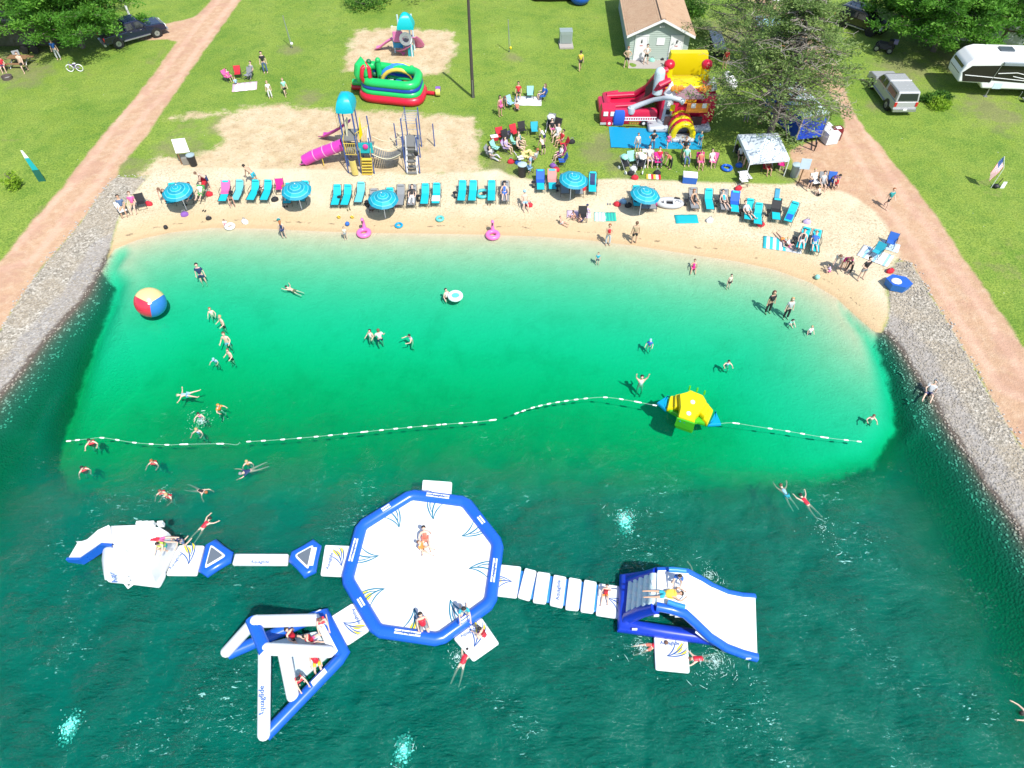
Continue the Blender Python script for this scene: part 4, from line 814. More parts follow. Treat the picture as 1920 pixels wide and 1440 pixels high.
# ---------------- green obstacle inflatable ----------------
z1 = zc(400,0,4); gb=thing('inflatable_playpen','green, blue and red inflatable obstacle pen on the lawn','inflatable',g(726,175))
def rr(pts,z,rad=.9):
    P=[z1(x,y,z) for x,y in pts]; out=[]; n=len(P)
    for i in range(n):
        p_,a_,b_=P[i],P[i-1],P[(i+1)%n]; u=(a_-p_).normalized(); v=(b_-p_).normalized(); c1_=p_+u*rad; c2_=p_+v*rad
        for t_ in (0,.25,.5,.75,1): out.append((1-t_)**2*c1_+2*t_*(1-t_)*p_+t_*t_*c2_)
    return out
ringp=[(1120,600),(1510,640),(1550,530),(1160,470)]; gz_=gh(*z1(1300,640).xy)
topring=rr(ringp,gz_+1.75)
def ring(z,grow,rad,mt,nm):
    cc_=sum(topring,Vector())/len(topring); m=MB(); m.tube([Vector((cc_.x+(p_.x-cc_.x)*grow,cc_.y+(p_.y-cc_.y)*grow,z)) for p_ in topring],rad,12,closed=True); part(m,nm,mt,gb,True,True)
ring(gz_+1.62,1.0,.36,GREEN2,'green_tube'); ring(gz_+1.22,1.03,.27,mat('deep_blue_vinyl',(.005,.05,.30),.35),'blue_tube'); ring(gz_+.85,1.06,.28,GREEN2,'green_tube'); ring(gz_+.35,1.10,.40,RED,'red_tube')
cc_=sum(topring,Vector())/len(topring); m=MB(); m.pad([(cc_.x+(p_.x-cc_.x)*.98,cc_.y+(p_.y-cc_.y)*.98) for p_ in topring[::5]+[topring[4]]][:4],gz_+.1,gz_+.7,.1,.6); part(m,'floor',mat('floor_blue_vinyl',(.02,.10,.30),.5),gb,True,True)
GB=mat('pale_green_vinyl',(.25,.5,.3),.5)
for k in range(4): m=MB(); a_=z1(1270+k*60,590+k*6,gz_+.72); m.box(a_,(.9,.4,.04)); part(m,'floor_stripe',(RED,WHITE,BROYAL,RED)[k],gb,False,True)
for k,(x,y,w_) in enumerate(((1390,600,2.1),)):
    a_=z1(x,y,gz_+.7); 
    for j,mt in enumerate((YPOST,LBLUE,YPOST)):
        pts=[a_+Vector((1.35*math.cos(an),-.35+j*.55,1.05*math.sin(an))) for an in np.linspace(0,math.pi,11)]; m=MB(); m.tube(pts,.16 if j!=1 else .3,8); part(m,'tunnel_arch',mt,gb,True,True)
for x,y,hh in ((1255,575,1.7),(1185,560,1.4),(1500,590,1.2)): a_=z1(x,y+25,gz_+.6); m=MB(); m.tube([a_,a_+Vector((0,0,hh*.5)),a_+Vector((0,0,hh))],[.26,.26,.2],10); m.ball(a_+Vector((0,0,hh)),.24,10,6); part(m,'obstacle_post',GREEN2 if x!=1185 else mat('dark_green_vinyl',(.01,.12,.05),.5),gb,True,True)
for k in range(5): a_=z1(1235+12*math.sin(k*2)*2-20*(k%2),505+k*18,gz_+1.0); m=MB(); m.ball(a_,.22,8,6,(1,.6,1)); part(m,'palm_frond',mat('dark_green_vinyl',(.01,.12,.05),.5),gb,True,True)
a_=z1(1120,590,gz_+1.4); M_=None
pts=[z1(1120,600,gz_+1.7)+Vector((0,0,0)),z1(1100,560,gz_+2.3),z1(1105,500,gz_+2.9),z1(1130,470,gz_+3.0),z1(1155,500,gz_+2.8),z1(1165,560,gz_+2.2),z1(1160,590,gz_+1.6)]
m=MB(); m.tube([p_+Vector((-.25,.1,0)) for p_ in pts],.26,10); part(m,'entrance_arch',GREEN2,gb,True,True); m=MB(); m.tube([p_+Vector((.12,-.1,-.12)) for p_ in pts],.15,8); part(m,'entrance_rim',RED,gb,True,True)
for mt,x,y,zz in ((RED,1040,650,.3),(GREEN2,1045,615,.8)): a_=z1(x,y,gz_+zz); m=MB(); m.tube([a_,a_+Vector((1.2,0,0))],[.25,.34],8); part(m,'step_bolster',mt,gb,True,True)
a_,b_=z1(1560,690,gz_+.2),z1(1660,700,gz_+.2); m=MB(); m.tube([a_,b_],.16,8); part(m,'air_duct',RED,gb,True,True); m=MB(); m.lathe([(0,-.18),(.28,-.18),(.3,0),(.28,.18),(0,.18)],b_+Vector((.3,-.1,.15)),12,Matrix.Rotation(R(90),3,'Y')); part(m,'blower',mat('blower_yellow',(.55,.5,.12),.5),gb,True,True); m=MB(); m.box(b_+Vector((.3,.1,.35)),(.4,.35,.25)); part(m,'blower_motor',PURP,gb,False,True)

# ---------------- fire engine bounce house ----------------
cb=zc(1100,120,6); tg=[g(1141.5,238),g(1318,247),g(1315,281),g(1145.5,277)]
m=MB(); 
gzz=tg[0].z+.03
BT_=mat('cyan_tarp',(.0,.24,.42),.55,var=.05,scale=2,bump=.4)
NX,NY=14,6; V_=[]; 
for j in range(NY+1):
    for i in range(NX+1):
        p_=tg[3].lerp(tg[2],i/NX).lerp(tg[0].lerp(tg[1],i/NX),j/NY); V_.append((p_.x,p_.y,gh(p_.x,p_.y)+.035+.015*math.sin(i*1.9+j)))
m.add(V_,[(j*(NX+1)+i,j*(NX+1)+i+1,(j+1)*(NX+1)+i+1,(j+1)*(NX+1)+i) for j in range(NY) for i in range(NX)]); solo(m,'blue_tarp',BT_,'bright blue tarp spread in front of the fire engine bounce house','tarp',True)
gz_=gh(*g(1230,240).xy); fh=thing('bounce_house','red and yellow fire engine and fire station bounce house with slide','inflatable',g(1250,225))
CR=mat('crimson_vinyl',(.48,.01,.05),.35,var=.07); GST=mat('grey_stone_vinyl',(.40,.43,.46),.5,var=.08,scale=2)
def fb(nm,mt,x,y,dx,dy,z0_,z1_,sm=True,r=.12): # footprint centred under photo point, front edge at that point
    a_=cb(x,y,gz_+z0_); m=MB(); m.pad([(a_.x-dx/2,a_.y),(a_.x+dx/2,a_.y),(a_.x+dx/2,a_.y+dy),(a_.x-dx/2,a_.y+dy)],gz_+z0_,gz_+z1_,r,.2); return part(m,nm,mt,fh,sm,True)
# truck front (left wing)
o=fb('engine_body',CR,470,690,4.6,.6,.0,1.25); o=fb('slide_runout',CR,390,560,3.8,2.0,.0,.55)
fb('cab',CR,235,690,1.3,1.2,0,1.35)
a_=cb(235,690,gz_)+Vector((0,-.03,0)); m=MB(); m.box(a_+Vector((-.25,0,1.0)),(.36,.05,.34)); m.box(a_+Vector((.28,0,1.0)),(.3,.05,.34)); part(m,'cab_window',WHITE,fh,False,True)
m=MB(); m.box(a_+Vector((0,-.02,.18)),(1.25,.06,.16)); part(m,'bumper',GST,fh,False,True)
for x in (250,635):
    a_=cb(x,690,gz_+.0)+Vector((0,-.06,.22)); m=MB(); M=Matrix.Rotation(R(90),3,'X'); m.lathe([(0,-.04),(.26,-.04),(.26,.04),(0,.04)],a_,16,M); wl=part(m,'printed_wheel',BLACK if x>500 else CR,fh,False,True); m=MB(); m.lathe([(0,-.05),(.12,-.05),(.12,.06),(0,.06)],a_,12,M); part(m,'hub',WHITE,wl,False,True)
m=MB(); a_=cb(600,620,gz_+.9)+Vector((0,-.15,0)); 
for i in range(13): m.box(a_+Vector((-1.15+i*.19,0,.1)),(.07,.04,.22))
m.box(a_+Vector((0,0,.22)),(2.5,.05,.05)); m.box(a_+Vector((0,0,-.02)),(2.5,.05,.05)); part(m,'side_ladder',WHITE,fh,False,True)
m=MB(); a_=cb(530,650,gz_+.5)+Vector((0,-.12,0)); m.box(a_,(.8,.03,.22)); pl=part(m,'flame_badge',mat('flame_orange',(.7,.25,.03),.5),fh,False,True); txt('FIRE RESCUE',.15,a_+Vector((0,-.03,0)),(1,0,0),pl,YEL,z=.0,uy=Vector((0,0,1)))
fb('blue_opening',BROYAL,355,704,.95,.35,.0,1.3)
# slide with side walls climbing to the right
S=[(cb(240,500,gz_+.55)),(cb(560,480,gz_+.6)),(cb(700,400,gz_+1.6)),(cb(830,250,gz_+3.2)),(cb(930,210,gz_+3.3))]
wv_=Vector((0,1.5,0)); m=MB(); m.loft([[s_,s_+wv_,s_+wv_-Vector((0,0,.3)),s_-Vector((0,0,.3))] for s_ in S]); part(m,'slide_bed',CR,fh,True,True)
m=MB(); m.tube([s_+Vector((0,-.05,.2)) for s_ in S],.22,8); part(m,'slide_wall',CR,fh,True,True); m=MB(); m.tube([s_+wv_+Vector((0,.1,.25)) for s_ in S],.24,8); part(m,'slide_wall',CR,fh,True,True)
m=MB(); a_=cb(240,470,gz_+.6); m.tube([a_,a_+Vector((0,1.7,0)),a_+Vector((1.0,1.8,.1))],.3,8); part(m,'end_bolster',CR,fh,True,True)
m=MB(); m.loft([[p_,p_+Vector((0,.25,0)),p_+Vector((0,.25,.9)),p_+Vector((0,0,.9))] for p_ in (cb(650,400,gz_+1.4),cb(730,310,gz_+2.6))]); part(m,'netting_panel',mat('dark_netting',(.06,.03,.03),.8),fh,False,True)
m=MB(); a_=cb(790,330,gz_+2.4); m.tube([a_,a_+Vector((.0,.1,1.6))],.42,10); m.ball(a_+Vector((0,.1,1.6)),.42,10,6); part(m,'water_tower_column',mat('pale_grey_vinyl',(.45,.55,.58),.4),fh,True,True)
fb('yellow_side',YEL,770,420,1.0,1.2,.4,1.9)
# main house
fb('house_base',GST,1040,780,5.0,1.6,0,.45); fb('house_body',CR,1110,660,4.4,3.6,.4,2.6)
a_=cb(1110,560,gz_+1.2)+Vector((0,-.06,0)); m=MB(); m.box(cb(1080,640,gz_+.75)+Vector((0,-.08,0)),(3.0,.06,.8)); part(m,'dark_netting_window',mat('dark_netting',(.06,.03,.03),.8),fh,False,True)
fb('yellow_back_wall',YEL,1085,300,3.3,.9,.4,3.5); fb('yellow_roof',YEL,1090,330,3.2,2.0,2.2,2.75)
for x in (880,1290):
    a_=cb(x,300,gz_+1.6); m=MB(); m.tube([Vector((a_.x,a_.y,gz_+.4)),a_+Vector((0,0,1.9))],.36,12); part(m,'yellow_pillar',YEL,fh,True,True); m=MB(); m.ball(a_+Vector((0,0,2.15)),.45,14,10,(1,1,.85)); part(m,'red_knob',RED,fh,True,True)
for x,y in ((880,700),(1330,640)):
    a_=cb(x,y,gz_+.1); m=MB(); m.tube([Vector((a_.x,a_.y+.3,gz_+.1)),Vector((a_.x,a_.y+.3,gz_+2.7))],[.5 if x<900 else .42,.42],14); part(m,'stone_turret',GST if x<900 else CR,fh,True,True); m=MB(); m.lathe([(.50,0),(.30,.4),(0,1.0)],(a_.x,a_.y+.3,gz_+2.7),12); part(m,'turret_cone',WHITE,fh,True,True)
    for k in range(3): m=MB(); m.box((a_.x,a_.y-.16,gz_+.7+k*.7),(.34,.05,.4)); part(m,'turret_window',BLACK if k%2 else WHITE,fh,False,True)
a_=cb(880,735,gz_)
for k,(rr__,h_) in enumerate(((1.15,.22),(.95,.42),(.75,.62))): m=MB(); m.pad([(a_.x+rr__*math.cos(an),a_.y+.5+rr__*.8*math.sin(an)) for an in np.linspace(0,2*math.pi,13)[:-1]],gz_,gz_+h_,.05,.1); part(m,'stone_step',GST,fh,True,True)
a_=cb(1150,375,gz_+2.6)+Vector((0,-.1,0)); m=MB(); m.add([a_+Vector((-1.25,0,-.1)),a_+Vector((1.25,0,-.1)),a_+Vector((0,0,.95)),a_+Vector((-1.25,.3,-.1)),a_+Vector((1.25,.3,-.1)),a_+Vector((0,.3,.95))],[(0,1,2),(5,4,3),(0,3,4,1),(1,4,5,2),(2,5,3,0)]); part(m,'gable_roof',mat('pink_grey_vinyl',(.42,.25,.30),.5),fh,False,True)
FL=mat('flame_orange',(.7,.25,.03),.5)
for dx,dz in ((-1.1,.75),(1.1,.75)):
    m=MB()
    for k in range(5): m.ball(a_+Vector((dx-.32+k*.16,-.02,dz+.12*math.sin(k*2.2))),.17,8,6,(1,.5,1.5))
    part(m,'flame',FL,fh,True,True)
m=MB(); b_=cb(1190,500,gz_+1.9)+Vector((0,-.12,0)); m.box(b_+Vector((.35,0,.1)),(1.7,.05,.75)); part(m,'flame_print',FL,fh,False,True)
for k in (-.1,.75): m=MB(); m.box(b_+Vector((k+.1,-.04,.3)),(.34,.04,.36)); part(m,'window_print',WHITE,fh,False,True)
m=MB(); m.box(cb(960,500,gz_+1.9)+Vector((0,-.12,.1)),(.36,.05,.5)); part(m,'window_print',YEL,fh,False,True)
m=MB(); pl_=cb(1150,410,gz_+2.3)+Vector((0,-.14,0)); m.box(pl_,(1.1,.05,.34)); sg=part(m,'station_sign',FL,fh,False,True); txt('FIRE STATION',.17,pl_+Vector((0,-.03,0)),(1,0,0),sg,YEL,z=0,uy=Vector((0,0,1)))
# grey hose arching over the roof
m=MB(); m.tube([cb(500,500,gz_+1.3),cb(620,450,gz_+1.7),cb(760,400,gz_+2.2),cb(880,380,gz_+2.8),cb(960,380,gz_+3.0),cb(1050,400,gz_+2.9),cb(1090,430,gz_+2.7)],[.24,.2,.17,.17,.17,.19,.24],10); part(m,'hose',GST,fh,True,True); m=MB(); a_=cb(500,530,gz_+1.1); m.lathe([(.3,-.15),(.33,0),(.3,.3),(0,.34)],a_,12); part(m,'hose_nozzle',GST,fh,True,True)
# entrance tunnel
e0=cb(1070,850,gz_); EA=[]
for (dy,mt,rad) in ((0,YEL,.24),(.45,RED,.22),(.85,YEL,.24),(1.3,RED,.24),(1.7,YEL,.22)):
    pts=[e0+Vector((.78*math.cos(an),dy,.30+1.0*math.sin(an))) for an in np.linspace(-.25,math.pi+.25,13)]; m=MB(); m.tube(pts,rad,8); part(m,'tunnel_hoop',mt,fh,True,True)
m=MB(); m.pad([(e0.x-.9,e0.y-.5),(e0.x+.9,e0.y-.5),(e0.x+.8,e0.y+.6),(e0.x-.8,e0.y+.6)],gz_,gz_+.28,.08,.2); part(m,'landing_cushion',GST,fh,True,True)
m=MB(); 
for k,(dx,dz) in enumerate(((0,.3),(.25,.75),(-.2,.6))): m.ball(cb(1290,680,gz_+.2)+Vector((dx,-.1,dz)),.38,10,8,(1,.7,1))
part(m,'red_hydrant',RED,fh,True,True)

# ---------------- playgrounds ----------------
cp=zc(600,130,6.857); pg=thing('play_structure','tall playground tower with blue roof, pink slides and a hanging bridge','playground',g(660,315)); gzp=gh(*g(700,300).xy)
def post(px,py,h,mt=BPOST,nm='post',r=.048,par=pg): a_=g(600+px/6.857,130+py/6.857); m=MB(); m.rod((a_.x,a_.y,gzp-.02),(a_.x,a_.y,gzp+h),r,8); part(m,nm,mt,par,False,True); return a_
fl=post(370,1335,3.0); fr2=post(535,1340,3.0); rl=post(400,1130,4.9); rr2=post(560,1130,4.9); er=post(700,1345,2.9); er2=post(690,1130,3.4)
deck=1.5; dk2=2.3
m=MB(); m.box(((fl.x+fr2.x)/2,(fl.y+rl.y)/2,gzp+deck),(abs(fr2.x-fl.x),abs(rl.y-fl.y)*.6,.06)); part(m,'deck',DECK,pg,False,True)
m=MB(); m.box(((rl.x+rr2.x)/2,rl.y-.7,gzp+dk2),(abs(rr2.x-rl.x)+.1,1.6,.06)); part(m,'deck',DECK,pg,False,True)
m=MB(); m.box(((fr2.x+er.x)/2,(fr2.y+er2.y)/2-.1,gzp+deck),(abs(er.x-fr2.x),1.7,.06)); part(m,'deck',DECK,pg,False,True)
rc=Vector(((rl.x+rr2.x)/2,rl.y-.35,gzp+4.35)); 
for dx,dy in ((0,0),):
    pass
rp_=[Vector((rl.x,rl.y-1.1,gzp)),Vector((rr2.x,rr2.y-1.1,gzp))]
for a_ in rp_: m=MB(); m.rod(a_,a_+Vector((0,0,4.4)),.06,8); part(m,'post',BPOST,pg,False,True)
m=MB(); w_=(rr2.x-rl.x)/2+.12; secs=[[rc+Vector((sx*w_*k,sy*.85*k,h)) for sx,sy in ((-1,-1),(0,-1.12),(1,-1),(1.1,0),(1,1),(0,1.1),(-1,1),(-1.1,0))] for k,h in ((1,-.1),(.98,.22),(.8,.6),(.45,.9),(.06,1.0))]; m.loft(secs); part(m,'blue_roof',mat('sky_blue_plastic',(.0,.34,.42),.4,var=.04),pg,True,True)
PK=mat('magenta_plastic',(.50,.04,.33),.3,var=.05)
def chute(pts,r,nm,mt,par=pg,half=True):
    m=MB(); P=[Vector(p_) for p_ in pts]; secs=[]
    for i,p_ in enumerate(P):
        t_=(P[min(i+1,len(P)-1)]-P[max(i-1,0)]).normalized(); s_=t_.cross(Vector((0,0,1))).normalized(); u_=s_.cross(t_); row=[]
        for k in range(7): an=math.pi*(1+k/6); row.append(p_+s_*math.cos(an)*r+u_*(math.sin(an)*r*.55))
        for k in range(7): an=math.pi*(2-k/6); row.append(p_+s_*math.cos(an)*r*.88+u_*(math.sin(an)*r*.43))
        secs.append(row)
    m.loft(secs); return part(m,nm,mt,par,True,True)
# big tube slide (front left)
a_=cp(300,960,gzp+1.75); e_=g(565,308)+Vector((0,0,.3)); T=[a_,a_.lerp(e_,.25)+Vector((0,0,-.02)),a_.lerp(e_,.5),a_.lerp(e_,.72),a_.lerp(e_,.9)+Vector((0,0,-.10)),e_+Vector((0,0,-.05))]
m=MB(); m.tube(T[:5],.42,14,caps=False); part(m,'tube_slide',PK,pg,True,True); chute(T[3:],.42,'slide_exit',PK)
for k in (.2,.42,.64): p_=a_.lerp(e_,k); d_=(e_-a_).normalized(); m=MB(); m.tube([p_-d_*.03,p_+d_*.03],.45,14); part(m,'tube_collar',mat('pale_pink_plastic',(.6,.3,.45),.4),pg,True,True)
for k in (.5,.88): p_=a_.lerp(e_,k); m=MB(); m.rod((p_.x,p_.y-.2,gzp),p_-Vector((0,.2,.3)),.035); part(m,'slide_support',YPOST,pg,False,True)
a_=cp(350,660,gzp+2.4); e_=g(603,258)+Vector((0,0,.3)); chute([a_,a_.lerp(e_,.3)+Vector((0,0,-.15)),a_.lerp(e_,.6)+Vector((0,0,-.2)),a_.lerp(e_,.85)+Vector((0,0,-.18)),e_],.36,'wave_slide',PK)
m=MB(); m.rod(e_-Vector((-.1,0,.3)),e_+Vector((.1,0,-.1)),.03); part(m,'slide_support',YPOST,pg,False,True)
for side,mt,x in ((-1,mat('cream_plastic',(.6,.56,.38),.5),350),(1,YEL,510)):
    P=[cp(x,640,gzp+3.2),cp(x+side*15,760,gzp+2.9),cp(x,880,gzp+2.2)]; m=MB(); m.loft([[p_+Vector((-.03,0,-w__)),p_+Vector((.03,0,-w__)),p_+Vector((.03,0,w__)),p_+Vector((-.03,0,w__))] for p_,w__ in zip(P,(.15,.5,.15))]); part(m,'side_panel',mt,pg,True,True)
# railings of thin bars
def rails(a_,b_,h0,h1,n_,mt=YPOST,nm='railing'):
    m=MB(); m.rod(a_+Vector((0,0,h1)),b_+Vector((0,0,h1)),.025,5); m.rod(a_+Vector((0,0,h0)),b_+Vector((0,0,h0)),.02,5)
    for i in range(n_+1): p_=a_.lerp(b_,i/n_); m.rod(p_+Vector((0,0,h0)),p_+Vector((0,0,h1)),.016,4)
    part(m,nm,mt,pg,False,True)
G_=lambda p_: Vector((p_.x,p_.y,gzp))
rails(G_(fl),G_(fr2),deck,deck+.9,7); rails(G_(fl)+Vector((0,.1,0)),G_(rl)-Vector((0,.6,0)),deck,deck+1,6); rails(G_(rr2)-Vector((0,1.2,0)),G_(er2),deck,deck+1.2,6); rails(G_(rl)-Vector((.45,.3,0)),G_(rl)+Vector((-.3,.4,0)),dk2+.3,dk2+1.4,3); rails(G_(er)-Vector((.1,0,0)),G_(er2)-Vector((.1,0,0)),deck,deck+.9,5,WHT)
m=MB(); a_=cp(590,1010,gzp+2.1); m.box(a_,(1.0,.08,.8)); o=part(m,'activity_panel',TEALP,pg,False,True); m=MB(); m.ball(a_+Vector((0,-.1,.15)),.2,10,6,(1,.5,1)); part(m,'bubble_window',HOT,o,True,True)
sl0=cp(410,1170,gzp+1.4); sl1=g(667,330)+Vector((0,0,.15)); chute([sl0,sl0.lerp(sl1,.35),sl0.lerp(sl1,.75),sl1],.24,'yellow_slide',mat('faded_yellow_plastic',(.62,.50,.14),.5))
def steps(a_,b_,n_,wd,mt,tr,nm='stair'):
    for s in (-1,1): m=MB(); m.rod(a_+Vector((s*wd/2,0,0)),b_+Vector((s*wd/2,0,0)),.03,5); m.rod(a_+Vector((s*wd/2,0,.7)),b_+Vector((s*wd/2,0,.7)),.02,5); m.rod(a_+Vector((s*wd/2,0,0)),a_+Vector((s*wd/2,0,.7)),.02,5); part(m,'stair_rail',mt,pg,False,True)
    for i in range(n_): p_=a_.lerp(b_,(i+.3)/n_); m=MB(); m.box(p_,(wd,.26,.05)); part(m,'step',tr,pg,False,True)
steps(g(689,327),cp(600,1130,gzp+deck),6,.75,YPOST,YPOST)
# hanging bridge
ba_,bb_=Vector((er.x+.05,er.y+.6,gzp+deck)),Vector((g(757,322).x,er.y+.6,gzp+deck))
for i in range(14):
    f=(i+.5)/14; p_=ba_.lerp(bb_,f)-Vector((0,0,.45*math.sin(math.pi*f))); m=MB(); m.box(p_,(abs(bb_.x-ba_.x)/14*.8,1.1,.06),0,0,-math.atan(.45*math.pi*math.cos(math.pi*f)/(bb_.x-ba_.x))*-1); part(m,'bridge_plank',DECK,pg,False,True)
for dy in (-.58,.58):
    m=MB(); m.tube([ba_.lerp(bb_,k/8)+Vector((0,dy,.85-.42*math.sin(math.pi*k/8))) for k in range(9)],.025,5); part(m,'bridge_rail',mat('cream_plastic',(.6,.56,.38),.5),pg,False,True)
    m=MB(); m.tube([ba_.lerp(bb_,k/8)+Vector((0,dy,.1-.42*math.sin(math.pi*k/8))) for k in range(9)],.03,5); part(m,'bridge_cable',mat('cream_plastic',(.6,.56,.38),.5),pg,False,True)
for px_,py_,h in ((1110,1330,2.9),(1285,1340,2.9),(1100,1130,3.2),(1290,1130,3.2),(1145,990,3.3),(1308,995,3.3)): post(px_,py_,h)
c1_=g(775,310); m=MB(); m.box((c1_.x,c1_.y+.9,gzp+deck),(1.15,1.6,.06)); part(m,'deck',DECK,pg,False,True)
steps(g(773,327),Vector((g(773,327).x,g(773,327).y+1.5,gzp+deck)),5,.75,WHT,DECK)
m=MB(); a0=G_(g(600+1145/6.857,130+990/6.857)); a1=G_(g(600+1308/6.857,130+995/6.857)); b0=G_(g(600+1100/6.857,130+1130/6.857)); b1=G_(g(600+1290/6.857,130+1130/6.857))
for s0,s1 in ((a0,b0),(a1,b1)): m.rod(s0+Vector((0,0,3.1)),s1+Vector((0,0,3.0)),.03,5)
for i in range(7): f=i/6; m.rod(a0.lerp(b0,f)+Vector((0,0,3.05)),a1.lerp(b1,f)+Vector((0,0,3.05)),.02,5)
part(m,'overhead_ladder',STEEL,pg,False,True)
for z_ in (.5,1.0,1.5,2.0): m=MB(); m.rod(a0+Vector((0,0,z_)),a1+Vector((0,0,z_)),.02,5); part(m,'rung',STEEL,pg,False,True)
m=MB(); m.ball(cp(1232,1080,gzp+2.1),.17,10,8,(1,.6,1.4)); part(m,'black_seat',BLACK,pg,True,True)
for k,(px_,py_) in enumerate(((990,985),(1475,990))): a_=g(600+px_/6.857,130+py_/6.857); m=MB(); m.rod((0,0,-.1),(0,0,1.9),.045,8); o=solo(m,'lone_post',BPOST,('left','right')[k]+' one of two bare blue posts standing in the playground sand','post',group='bare blue posts'); o.location=a_
# small play structure
cs=zc(680,20,16); gs=gh(*g(757,100).xy); ps=thing('toddler_play_set','small playground set with cyan roof and pink slides on its own sand patch','playground',g(757,103))
P_=[g(680+x/16,20+y/16) for x,y in ((985,1260),(1490,1380),(1150,1130),(1560,1180))]
for p_,h in zip(P_,(2.4,2.9,3.0,3.2)): m=MB(); m.rod((p_.x,p_.y,gs),(p_.x,p_.y,gs+h),.08,8); part(m,'post',PALE,ps,False,True)
mc=sum(P_,Vector())/4; m=MB(); m.box((mc.x,mc.y,gs+1.2),(1.7,1.5,.08)); part(m,'deck',DECK,ps,False,True)
rc_=cs(1290,400,gs+3.3); m=MB(); m.loft([[rc_+Vector((sx*k,sy*k*.9,h)) for sx,sy in ((-.72,-.7),(.72,-.7),(.72,.7),(-.72,.7))] for k,h in ((1,-.25),(1,0),(.7,.55),(.3,.9),(.05,1.0))]); part(m,'cyan_roof',mat('turquoise_plastic',(.0,.40,.42),.4,var=.04),ps,True,True)
LP=mat('light_pink_plastic',(.60,.17,.36),.4,var=.05); a_=cs(900,800,gs+1.3); e_=g(704,93)+Vector((0,0,.2)); chute([a_,a_.lerp(e_,.35),a_.lerp(e_,.75)+Vector((0,0,-.12)),e_],.33,'slide',LP,ps)
a_=cs(1500,720,gs+1.5); e_=g(787,88)+Vector((0,0,.2)); chute([a_,a_.lerp(e_,.4)+Vector((.15,.1,0)),a_.lerp(e_,.8)+Vector((.1,0,-.05)),e_],.5,'wide_slide',LP,ps)
a_=cs(1430,1000,gs+1.1); chute([a_,cs(1250,1120,gs+.8),cs(1080,1180,gs+.4),cs(1250,1290,gs+.15)],.3,'spiral_slide',LP,ps)
m=MB(); m.box(cs(1060,780,gs+1.75),(.9,.08,.9)); part(m,'barrier_panel',LP,ps,False,True); m=MB(); m.box(cs(1060,1010,gs+.9),(.9,.08,.6)); part(m,'blue_panel',CYN,ps,False,True); m=MB(); M=Matrix.Rotation(R(90),3,'X'); m.lathe([(.3,-.05),(.58,-.05),(.58,.05),(.3,.05),(.3,-.05)],cs(1290,850,gs+1.7),18,M); part(m,'ring_panel',WHT,ps,False,True)
m=MB(); a_=cs(1440,1200,gs+.5); m.box(a_,(.5,.1,1.0)); part(m,'climber_panel',TEALP,ps,False,True); m=MB(); m.box(cs(1000,560,gs+2.3),(.9,.1,.5)); part(m,'arch_panel',mat('cream_plastic',(.6,.56,.38),.5),ps,False,True); m=MB(); m.box(cs(1290,540,gs+2.2)+Vector((0,.4,0)),(1.0,.1,.6)); part(m,'rear_panel',ORNG,ps,False,True)
# ---------------- inflatable at the top edge, sign, flag, boards ----------------
th=thing('inflatable_ball_game','round blue inflatable beside a black one at the far edge of the lawn','inflatable',g(1088,12)); p_=g(1088,12); m=MB(); m.ball(p_+Vector((0,.8,.75)),1.1,16,10,(1,1,.8)); part(m,'blue_dome',BLUE,th,True,True); m=MB(); q_=g(1045,4); m.pad([(q_.x-2.6,q_.y),(q_.x+1.7,q_.y),(q_.x+1.7,q_.y+2),(q_.x-2.6,q_.y+2)],q_.z,q_.z+.8,.2,.5); part(m,'black_base',BLACK,th,True,True); m=MB(); m.ball(q_+Vector((1.3,.2,.7)),.4,10,8); part(m,'yellow_bolster',YEL,th,True,True)
p_=g(80,340); sg=thing('banner_sign','dark green post sign with teal and white feather banner leaning on the left lawn','sign',p_,R(10)); m=MB(); m.slab([(-.25,0,0),(.25,0,0),(.2,.05,.95),(-.28,.05,.95)],.06); part(m,'lower_board',mat('dark_green_board',(.01,.10,.07),.5),sg); m=MB(); m.slab([(-.24,.05,.95),(.16,.05,.95),(-.02,.1,1.9),(-.30,.1,1.9)],.04); part(m,'banner',TEALP,sg); m=MB(); m.slab([(-.3,.1,1.9),(-.02,.1,1.9),(-.15,.12,2.5),(-.28,.12,2.5)],.03); part(m,'banner_tip',WHT,sg)
p_=g(352,308); sg=thing('notice_board','white notice board on a wooden stand at the edge of the play sand','sign',p_,R(12)); m=MB(); m.slab([(-.5,0,1.0),(.5,0,1.0),(.45,.25,2.0),(-.5,.25,2.0)],.04); part(m,'board',WHT,sg)
for s in (-.42,.42): m=MB(); m.rod((s,.1,0),(s,.06,1.1),.05); part(m,'leg',WOOD,sg)
m=MB(); m.box((.1,0,.3),(.8,.3,.5)); part(m,'planter',mat('grey_basket',(.2,.19,.16),.9),sg)
def barrel(px,py,lab,mt,lid,r=.3,h=.85,name='trash_can'):
    th=thing(name,lab,'bin',g(px,py),group='bins round the beach'); m=MB(); m.lathe([(0,0),(r*.85,0),(r,h),(r*.95,h),(0,h-.05)],(0,0,0),16); part(m,'drum',mt,th,True); m=MB(); m.lathe([(r*1.08,0),(r*1.08,.06),(r*.5,.14),(0,.16)],(0,0,h),16); part(m,'lid',lid,th,True)
barrel(364,310,'grey-lidded bin standing beside the white notice board',BLACK,mat('grey_lid',(.25,.33,.35),.5)); barrel(979,330,'black bin with pale lid at the top edge of the sand',BLACK,mat('pale_lid',(.35,.45,.48),.5),.33,.95); barrel(1488,330,'grey bin between the tent and the round road sign',mat('galvanised',(.3,.34,.34),.5,.3),mat('pale_lid',(.35,.45,.48),.5),.34,.9)
